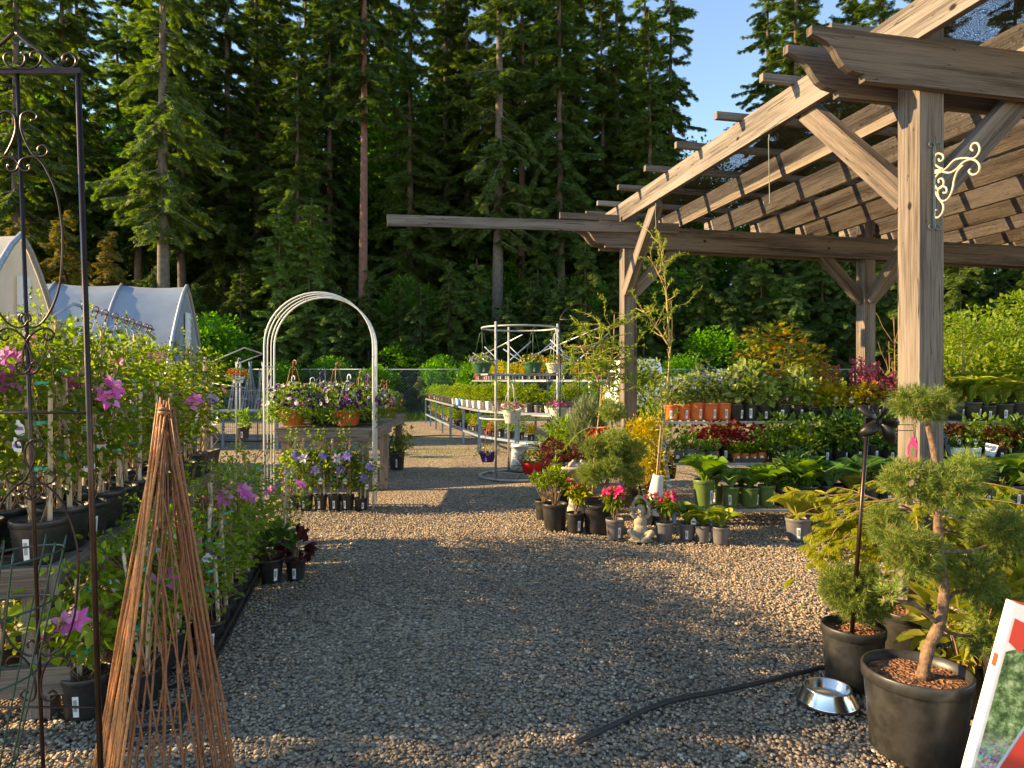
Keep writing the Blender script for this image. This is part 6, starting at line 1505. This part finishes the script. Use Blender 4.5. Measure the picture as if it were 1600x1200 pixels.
def birdbath():
    Y = 8.3; r = empty('birdbath', (PX(899, Y), Y, 0), 0, 'weathered concrete birdbath with scalloped rim and small birds, behind the black pots', 'birdbath')
    m = MB(); m.lathe([(.001, 0), (.15, 0), (.15, .03), (.11, .05), (.085, .09), (.07, .2), (.062, .34), (.075, .42), (.11, .46)], 20, smooth=True); m.build('pedestal', 'concrete', r)
    m = MB(); m.lathe([(.001, .45), (.1, .455), (.19, .49), (.25, .535), (.27, .555), (.268, .575), (.245, .58), (.22, .55), (.12, .52), (.001, .515)], 40, (0, 0, 0), 0, True, lambda a, z: 1 + .02 * math.cos(a * 20) * (z > .5)); m.build('bowl', 'concrete', r)
    for i, (a, s) in enumerate(((-1.9, 1), (-1.2, -1))):
        m = MB(); x, y = .235 * math.cos(a), .235 * math.sin(a); V = []
        m.lathe([(.001, -.05), (.014, -.035), (.026, -.01), (.028, .012), (.02, .03), (.017, .038), (.021, .05), (.017, .064), (.001, .07)], 12, (0, 0, 0)); m.tube([(0.018, 0, .052), (.034, 0, .05)], [.005, .001], 5); m.tube([(-.008, 0, -.03), (-.03, 0, -.06)], [.01, .006], 5)
        o = m.build('bird', 'concrete', r); o.location = (x, y, .61); o.rotation_euler = (0, .7 * 1, 0 if s > 0 else 3.14)
birdbath()
def statue():
    x, y, _ = at(1003, 848); y += .07
    r = empty('garden_statue', (x, y, 0), R(-8), 'small weathered stone statue of a seated child with arms arched overhead, between the pink azaleas', 'statue')
    m = MB()
    def ell(c, rad, n=14):
        prof = [(max(.001, math.sin(math.pi * i / n)), -math.cos(math.pi * i / n)) for i in range(n + 1)]
        V = [(c[0] + q * rad[0] * math.cos(6.283 * k / 16), c[1] + q * rad[1] * math.sin(6.283 * k / 16), c[2] + z * rad[2]) for q, z in prof for k in range(16)]
        m.add(V, [(i * 16 + k, i * 16 + (k + 1) % 16, (i + 1) * 16 + (k + 1) % 16, (i + 1) * 16 + k) for i in range(n) for k in range(16)])
    ell((0, 0, .03), (.1, .085, .035)); ell((0, .01, .11), (.075, .06, .075)); ell((0, .012, .19), (.066, .05, .07)); ell((0, .012, .235), (.05, .04, .035))
    m.tube([(0, .01, .23), (0, .004, .28)], .025, 10)
    ell((0, -.004, .305), (.043, .046, .053)); ell((0, -.046, .3), (.007, .01, .01)); ell((.016, -.042, .288), (.012, .008, .008)); ell((-.016, -.042, .288), (.012, .008, .008)); ell((0, -.043, .274), (.013, .006, .004)); ell((0, -.04, .262), (.012, .008, .008))
    for s in (1, -1):
        ell((s * .016, -.041, .316), (.009, .005, .006)); ell((s * .043, .0, .3), (.008, .012, .018))
        m.tube([(s * .055, .01, .24), (s * .085, .0, .27), (s * .083, -.004, .33), (s * .068, -.004, .385), (s * .038, -.004, .425), (0, -.004, .44)], [.027, .023, .019, .017, .015, .014], 12)
        for f in range(3): m.tube([(s * .02, -.012 + .008 * f, .43), (-s * .012, -.014 + .008 * f, .437 - .004 * f)], .005, 6)
        m.tube([(s * .035, .0, .07), (s * .095, -.045, .085), (s * .105, -.06, .1)], [.04, .036, .03], 12); m.tube([(s * .105, -.058, .1), (s * .07, -.085, .055), (s * .01, -.1, .028)], [.029, .024, .018], 12)
        ell((s * -.015, -.105, .022), (.03, .017, .013)); ell((s * .105, -.058, .102), (.03, .028, .028))
    ell((0, -.005, .013), (.125, .115, .014)); ell((0, .005, .335), (.045, .042, .032))
    o = m.build('figure', 'stone', r)
    md = o.modifiers.new('join', 'REMESH'); md.mode = 'VOXEL'; md.voxel_size = .0042; md.use_smooth_shade = True
    sm = o.modifiers.new('soften', 'SMOOTH'); sm.factor = .5; sm.iterations = 2
    m = MB(); m.add([(-.06, -.006, 0)], []) if False else None
statue()
def place_px(key, px, py, s, lab, dy=.1, rz=0, group=None, tilt=(0, 0)):
    x, y, _ = at(px, py); k = s if not hasattr(s, '__len__') else s[0]
    return put(key, (PX(px, y + dy * k), y + dy * k, 0), rz, s, lab, group, tilt)
bushpot('red_maple', 141, 'maroon_leaf', 900, (.32, .28, .2), T_MAPLE, .055, 1, .12, .26, clumps=26, stems=7, zoff=.16)
bushpot('yellow_spirea', 142, 'yellow_leaf', 1300, (.2, .2, .42), T_LEAF, .045, .5, .13, .24, clumps=40, stems=8, zoff=-.02)
bushpot('juniper', 143, 'silver_leaf', 1600, (.19, .19, .34), T_SPRAY, .07, .5, .12, .24, stems=3, up=1.6, bias=.35)
bushpot('mix_shrub', 144, 'mid_leaf', 1100, (.36, .3, .3), T_LEAF, .045, .55, .13, .26, clumps=34, stems=7)
bushpot('red_azalea', 145, 'mid_leaf', 420, (.2, .18, .15), T_LEAF, .045, .4, .11, .22, fl=[('flower_red', 70)], fls=.045, clumps=14)
bushpot('lime_shrub', 146, 'clematis_leaf', 1000, (.34, .3, .28), T_LEAF, .04, .55, .13, .24, clumps=30, stems=7)
place_px('red_maple', 866, 800, (.62, .62, .9), 'dark red laceleaf maple in the leftmost black pot of the cluster', .12)
place_px('azalea_tall', 850, 814, .85, 'green leafy azalea in a black pot, second from the left in the cluster', .13)
place_px('azalea_tall', 867, 831, 1.08, 'tall green azalea in a large black pot before the birdbath', .13, 1.2)
place_px('azalea_small', 899, 835, 1.1, 'lime-leaved azalea with one pink bloom in a small black pot', .1)
place_px('azalea', 961, 846, 1.08, 'pink-flowered azalea in a grey pot left of the seated statue', .1)
place_px('azalea', 1038, 849, 1.0, 'pink-flowered azalea in a grey pot right of the seated statue', .1, 1.5)
place_px('hosta_var', 1074, 847, 1.0, 'yellow-edged hosta in a grey pot, first right of the right-hand pink azalea', .09)
place_px('hosta_var', 1099, 850, .98, 'yellow-edged hosta in a grey pot in the middle of the three hostas', .09, 1)
place_px('hosta_var', 1126, 853, 1.0, 'yellow-edged hosta in a grey pot at the right end of the front line', .09, 2)
place_px('hosta_var', 1010, 822, .9, 'green hosta peeping out behind the statue', .1, 2)
place_px('hosta_lime', 1247, 848, 1.25, 'lime green hosta in a grey pot on the gravel before the shelf', .09)
place_px('hosta_lime', 1290, 846, 1.0, 'lime hosta in a dark pot right of the first lime one on the ground', .09, 1)
put('hosta_strap', (PX(1270, 7.1), 7.1, 0), 0, .95, 'narrow-leaved variegated hosta between the two lime hostas on the gravel', None)
put('red_maple', (PX(880, 8.9), 8.9, 0), 1, 1.05, 'dark red laceleaf maple spreading behind the birdbath', None)
put('yellow_spirea', (PX(1012, 8.1), 8.1, .12), 0, 1.12, 'golden yellow shrub right of the rear pergola post', None)
put('yellow_spirea', (PX(1000, 8.5), 8.5, .1), 2, (.9, .9, 1.1), 'second golden shrub close behind the rear pergola post', None)
put('juniper', (PX(918, 9.3), 9.3, .3), 0, 1.25, 'silver-green upright juniper behind the round stand and willow', None)
put('mix_shrub', (PX(880, 10.6), 10.6, 0), 0, 1.15, 'leafy green shrub right of the red bowl', None)
put('lime_shrub', (PX(882, 9.5), 9.5, 0), 0, (.9, .9, 1.4), 'yellow-green shrub behind the leftmost cluster pots', None)
put('mix_shrub', (PX(905, 9.7), 9.7, 0), 2, 1.3, 'dense green shrub directly behind the birdbath', None)
put('lime_shrub', (PX(885, 10.3), 10.3, 0), 2, 1.5, 'tall yellow-green shrub between round stand and willow', None)
put('red_azalea', (PX(942, 9.0), 9.0, .42), 0, 1.1, 'red-flowered azalea showing left of the rear pergola post', None)
put('mix_shrub', (PX(1040, 9.8), 9.8, .2), 1, 1.3, 'green shrub right of the rear pergola post', None)
def willow(name, x, y, z0, trunks, nb, Lb, leaf, leafL, seed, lab, twig='twig_yellow', per=16, spread=1.0, zr=(.35, 1.0), up=.35, curly=.25, potr=.14, wdt=.28):
    rng = RNG(seed); r = empty(name, (x, y, 0), 0, lab, 'willow'); pot(r, potr, .26, 'black_plastic', price=False); m = MB(); f = MB()
    for tr in trunks:
        q = smooth([Vector(p) for p in tr], 4); n = len(q); m.tube(q, [.012 * (1 - .7 * i / n) for i in range(n)], 7)
        for i in range(nb):
            t = rng.uniform(*zr); p = q[min(n - 1, int(t * (n - 1)))]; a = rng.uniform(0, 6.28); pts = wander(rng, p, (math.cos(a) * spread, math.sin(a) * spread, up), Lb * rng.uniform(.5, 1.15), 7, curly, -.03)
            m.tube(pts, [.006 * (1 - .8 * k / 7) for k in range(8)], 4, cap=False)
            P = []; D = []
            for k in range(per):
                s_ = rng.uniform(.25, 1) * 6.99; a_ = int(s_); P.append(tuple(pts[a_].lerp(pts[a_ + 1], s_ - a_))); D.append(tuple((pts[a_ + 1] - pts[a_]).normalized()))
            P, D = np.array(P), np.array(D); f.leaves(T_LEAF, P, D * .8 + rdir(rng, per) * .9, rdir(rng, per) + np.array([0, 0, .5]), leafL * rng.uniform(.6, 1.2, per), leafL * wdt)
    m.build('trunk', twig, r); f.build('foliage', leaf, r)
Yw = 8.0; xw = PX(930, Yw); v = lambda px, py, dy=0: (PX(px, Yw) - xw, dy, PZ(py, Yw))
willow('willow_shrub', xw, Yw, 0, [[v(926, 770), v(930, 700), v(937, 640), v(940, 590), v(938, 540), v(935, 500)], [v(937, 640), v(950, 590), v(960, 540, .1), v(962, 490, .1)], [v(938, 600), v(915, 560, -.1), v(905, 540, -.1)]],
       26, .55, 'willow_leaf', .05, 151, 'yellow-green willow with a slender orange trunk left of the rear pergola post', per=42, up=.25, zr=(.3, 1.0))
Yw = 7.7; xw2 = PX(1030, Yw); v2 = lambda px, py, dy=0: (PX(px, Yw) - xw2, dy, PZ(py, Yw))
willow('corkscrew_willow', xw2, Yw, 0, [[v2(1024, 790), v2(1030, 730), v2(1040, 640), v2(1046, 560), v2(1050, 500), v2(1040, 455), v2(1025, 420), v2(1012, 400)], [v2(1046, 540), v2(1042, 470), v2(1036, 410), v2(1028, 360)], [v2(1045, 540), v2(1025, 510), v2(1005, 485)], [v2(1022, 790), v2(1028, 720), v2(1034, 640), v2(1030, 600)]],
       12, .42, 'willow_leaf', .045, 152, 'tall thin corkscrew willow reaching up to the pergola rafter', per=26, up=.7, spread=.7, wdt=.25)
def fleece_roll():
    Y = 7.75; x = PX(1018, Y); r = MB(); r.lathe([(.001, 0), (.085, 0), (.09, .02), (.08, .25), (.062, .42), (.058, .45), (.05, .45)], 20, (0, 0, 0), 0, True, lambda a, z: 1 + .03 * math.sin(a * 3 + z * 20))
    o = r.build('fleece_roll', 'fleece', None, (x, Y - .1, .1)); o.rotation_euler = (0, .12, 0); tag(o, 'white rolled sleeve standing upright beside the shelf end frame', 'roll')
fleece_roll()

# ------------------------------------------------------------------ lime laceleaf maple, sunlit variegated shrub, right corner
def laceleaf():
    rng = RNG(161); X, Y = PX(1420, 3.9), 3.9; r = empty('laceleaf_maple', (X, Y, 0), 0, 'lime yellow laceleaf maple with cascading feathery branches behind the big pine', 'maple'); pot(r, .17, .3, 'black_plastic', price=False)
    m = MB(); f = MB(); T = []
    base = Vector((0, 0, .3)); top = Vector((.02, 0, .82)); m.tube([base - Vector((0, 0, .05)), Vector((.03, 0, .55)), top], [.018, .015, .012], 8)
    for i in range(64):
        a = rng.uniform(0, 6.283)
        if i < 18: a = math.pi + rng.normal() * .5
        q = rng.uniform(.35, .72) * (1.15 if i < 14 else 1); st = top + Vector((0, 0, rng.uniform(-.25, .12))); pts = wander(rng, st, (math.cos(a), math.sin(a) * .8, rng.uniform(.1, .7)), q, 8, .1, -.13)
        m.tube(pts, [.006 * (1 - .8 * k / 8) for k in range(9)], 4, cap=False)
        for k in range(15):
            s_ = rng.uniform(.2, 1) * 7.99; a_ = int(s_); p = pts[a_].lerp(pts[a_ + 1], s_ - a_); n = 7; az = rng.uniform(0, 6.28)
            d = Vector((math.cos(a) * .8 + rng.normal() * .5, math.sin(a) * .8 + rng.normal() * .5, -.55)).normalized(); sd = d.cross(Vector((0, 0, 1))).normalized()
            A = np.array([tuple(d + sd * (j - 3) * .33) for j in range(n)]); f.leaves(T_SPRAY, np.array([tuple(p)] * n), A, np.tile([0, 0, 1.], (n, 1)) + rng.normal(size=(n, 3)) * .2, .085 * rng.uniform(.7, 1.1) * (1 - .09 * abs(np.arange(n) - 3)), .022)
    m.build('branches', 'twig', r); f.build('foliage', 'lime_leaf', r)
laceleaf()
bushpot('aucuba', 162, 'hosta_gold', 130, (.2, .18, .22), T_BROAD, .11, .4, .13, .24, stems=5, nup=.6, price=False)
put('aucuba', (PX(1500, 3.35), 3.35, 0), 0, 1, 'variegated gold-leaved shrub in a black pot behind the big pine trunk', None)
put('aucuba', (PX(1590, 3.15), 3.15, .1), 1.4, 1.15, 'variegated gold-leaved shrub above the white carton at the right edge', None)
put('hosta_lime', (PX(1560, 3.7), 3.7, .0), 1.0, 1.5, 'large lime hosta on the ground behind the right side of the big pine', None)
put('vine_gold', (PX(1580, 4.2), 4.2, .1), 1.4, 2.2, 'yellow-green leafy plant right of the lime laceleaf maple', None)
put('hosta_green', (PX(1555, 4.9), 4.9, 0), 0, 1.15, 'large green hosta on the ground right of the near post', None)
def dog_bowl():
    x, y, _ = at(1308, 1112); m = MB()
    m.lathe([(.142, .0), (.146, .004), (.143, .012), (.112, .066), (.112, .072), (.106, .075), (.101, .071), (.094, .03), (.085, .022), (.001, .02)], 44)
    o = m.build('dog_bowl', 'steel', None, (x, y + .1, .004)); tag(o, 'shiny stainless steel dog bowl on the gravel beside the big black pot', 'bowl')
    m = MB(); m.lathe([(.144, -.003), (.149, -.003), (.149, .006), (.144, .006)], 44); m.build('rubber_foot', 'rubber', o)
dog_bowl()
def spinner():
    Y = 3.52; hub = Vector((PX(1366, Y), Y - .03, PZ(657, Y))); ft = Vector((PX(1331, Y), Y, .3)); hd = Vector((PX(1355, Y), Y, PZ(668, Y)))
    r = empty('wind_spinner', tuple(ft), 0, 'dark metal garden wind spinner with curved blades on a tall thin pole', 'ornament')
    def fin(m, n, mat='black_iron'): o = m.build(n, mat, r); o.location = -ft; return o
    m = MB(); m.tube([ft, ft.lerp(hd, .5) , hd], .0105, 10); fin(m, 'pole', 'bronze_metal')
    m = MB(); m.beam(hd - Vector((0, 0, .02)), hd + Vector((0, 0, .05)), .028, .028, 0, (0, 1, 0)); fin(m, 'socket')
    m = MB(); m.tube([hub + Vector((0, .03, 0)), hub + Vector((0, -.02, 0))], [.022, .018], 14); m.tube([hub + Vector((0, -.02, 0)), hub + Vector((0, -.03, 0))], .01, 10); fin(m, 'hub')
    m = MB(); m.tube([hub + Vector((0, .02, 0)), hub + Vector((.06, .12, -.01)), hub + Vector((.2, .2, -.012))], .008, 8); fin(m, 'tail_rod')
    for k, (a, L, wd) in enumerate(((1.2, .125, .062), (2.55, .12, .06), (3.75, .11, .062), (5.25, .125, .058), (-.1, .09, .05))):
        m = MB(); e = Vector((math.cos(a), 0, math.sin(a))); s = Vector((-math.sin(a), 0, math.cos(a))); yy = Vector((0, -1, 0)); rows = []; n = 9
        for i in range(n + 1):
            t = i / n; w_ = wd * (math.sin(math.pi * min(1, (t * .86 + .1))) ** .6); c = hub + e * (.012 + L * t) + yy * (.012 + .03 * math.sin(t * 3)); tw = .9 - .9 * t
            for j in range(5): u = (j / 4 - .5); rows.append(tuple(c + s * (w_ * u * math.cos(tw)) + yy * (w_ * u * math.sin(tw) + .07 * w_ * (4 * u * u - 1) * -3)))
        F = [(i * 5 + j, i * 5 + j + 1, (i + 1) * 5 + j + 1, (i + 1) * 5 + j) for i in range(n) for j in range(4)]
        m.add(rows, F, 0, None, True); o = fin(m, 'blade'); sd_ = o.modifiers.new('thickness', 'SOLIDIFY'); sd_.thickness = .002
    m = MB(); m.tube(spiral(hub + Vector((-.045, -.05, .062)), .03, 0, 1.6, (Vector((1, 0, 0)), Vector((0, 0, 1))), .3), .004, 6); fin(m, 'curl')
spinner()
def hose(pts, rad, lab, name='hose'):
    m = MB(); P = smooth([Vector((*at(a, b)[:2], rad + dz)) for a, b, dz in pts], 6); m.tube(P, rad, 10); tag(m.build(name, 'rubber_hose'), lab, 'hose')
hose([(900, 1165, 0), (960, 1136, 0), (1010, 1113, .0), (1060, 1097, 0.004), (1120, 1085, 0), (1180, 1072, 0), (1240, 1058, 0.003), (1300, 1044, 0), (1380, 1035, 0), (1460, 1035, 0)], .0125, 'thick black hose curving over the gravel towards the black pots')
hose([(330, 691, 0), (420, 690, 0), (520, 688, 0), (620, 684, 0), (700, 681, 0), (760, 684, 0)], .016, 'thin black irrigation pipe lying across the far gravel', 'irrigation_pipe')
def carton():
    r = empty('carton', (1.74, 2.64, -.02), 0, 'tall white flat-pack carton with red panels and a garden picture, leaning at the lower right', 'carton'); r.rotation_euler = (0, R(14), R(-6))
    w, d, h = .42, .055, .79
    m = MB(); m.box((w / 2, d / 2, h / 2), (w, d, h)); m.build('box', 'carton_white', r)
    m = MB(); m.box((-.001, d / 2, h / 2), (.001, .002, h * .99)); 
    for z in (.0,): m.beam((-.0012, d - .002, 0), (-.0012, d - .002, h), .002, .003)
    m.build('board_edge', 'carton_kraft', r)
    e = -.002
    m = MB(); m.mixed([(.012, e, .02), (.043, e, .02), (.24, e, .66), (.24, e, .74), (.012, e, .60)], [(0, 1, 2, 3, 4)]); m.build('garden_picture', 'garden_print', r)
    m = MB(); m.mixed([(.05, e - .0005, .0), (w - .004, e - .0005, .0), (w - .004, e - .0005, .74), (.25, e - .0005, .66)], [(0, 1, 2, 3)]); m.mixed([(0.012, e - .001, .64), (.06, e - .001, .61), (.085, e - .001, .66), (.085, e - .001, .715), (.012, e - .001, .735)], [(0, 1, 2, 3, 4)])
    m.mixed([(.02, .006, h + .001), (.3, .006, h + .001), (.3, .06, h + .001), (.02, .06, h + .001)], [(0, 1, 2, 3)]); m.mixed([(-.0015, .012, .53), (-.0015, .04, .53), (-.0015, .04, .58), (-.0015, .012, .58)], [(0, 3, 2, 1)]); m.build('red_panel', 'red_print', r)
    m = MB()
    for k in range(7): z = .5 - k * .018; m.mixed([(-.0018, .01 + .003 * (k % 2), z), (-.0018, .045 - .006 * (k % 3), z), (-.0018, .045 - .006 * (k % 3), z + .004), (-.0018, .01, z + .004)], [(0, 3, 2, 1)])
    m.build('printed_text', 'grey_print', r)
def garden_print():
    m, nt, bs, out = nodes('garden_print'); tc = nt.nodes.new('ShaderNodeTexCoord'); n1 = noise(nt, 26, tc.outputs['Object'], 8, .75); vo = nt.nodes.new('ShaderNodeTexVoronoi'); vo.inputs['Scale'].default_value = 120
    nt.links.new(tc.outputs['Object'], vo.inputs['Vector']); r1 = ramp(nt, [(.02, .04, .02), (.08, .16, .05), (.25, .36, .16), (.6, .66, .4)], [.35, .48, .56, .7]); nt.links.new(n1.outputs[0], r1.inputs[0])
    sp = nt.nodes.new('ShaderNodeSeparateXYZ'); nt.links.new(tc.outputs['Object'], sp.inputs[0]); zr = ramp(nt, [(1, 1, 1), (0, 0, 0)], [.18, .3]); nt.links.new(sp.outputs[2], zr.inputs[0])
    hs = nt.nodes.new('ShaderNodeHueSaturation'); hs.inputs['Saturation'].default_value = .75; hs.inputs['Value'].default_value = .6; nt.links.new(vo.outputs['Color'], hs.inputs['Color']); mx = nt.nodes.new('ShaderNodeMixRGB'); nt.links.new(zr.outputs[0], mx.inputs[0]); nt.links.new(r1.outputs[0], mx.inputs[1]); nt.links.new(hs.outputs[0], mx.inputs[2])
    nt.links.new(mx.outputs[0], bs.inputs['Base Color']); bs.inputs['Roughness'].default_value = .35
garden_print(); carton()
# ------------------------------------------------------------------ drop prototypes that were never placed
for k, r in PROTO.items():
    if k not in USED:
        for c in list(r.children_recursive) + [r]: bpy.data.objects.remove(c)
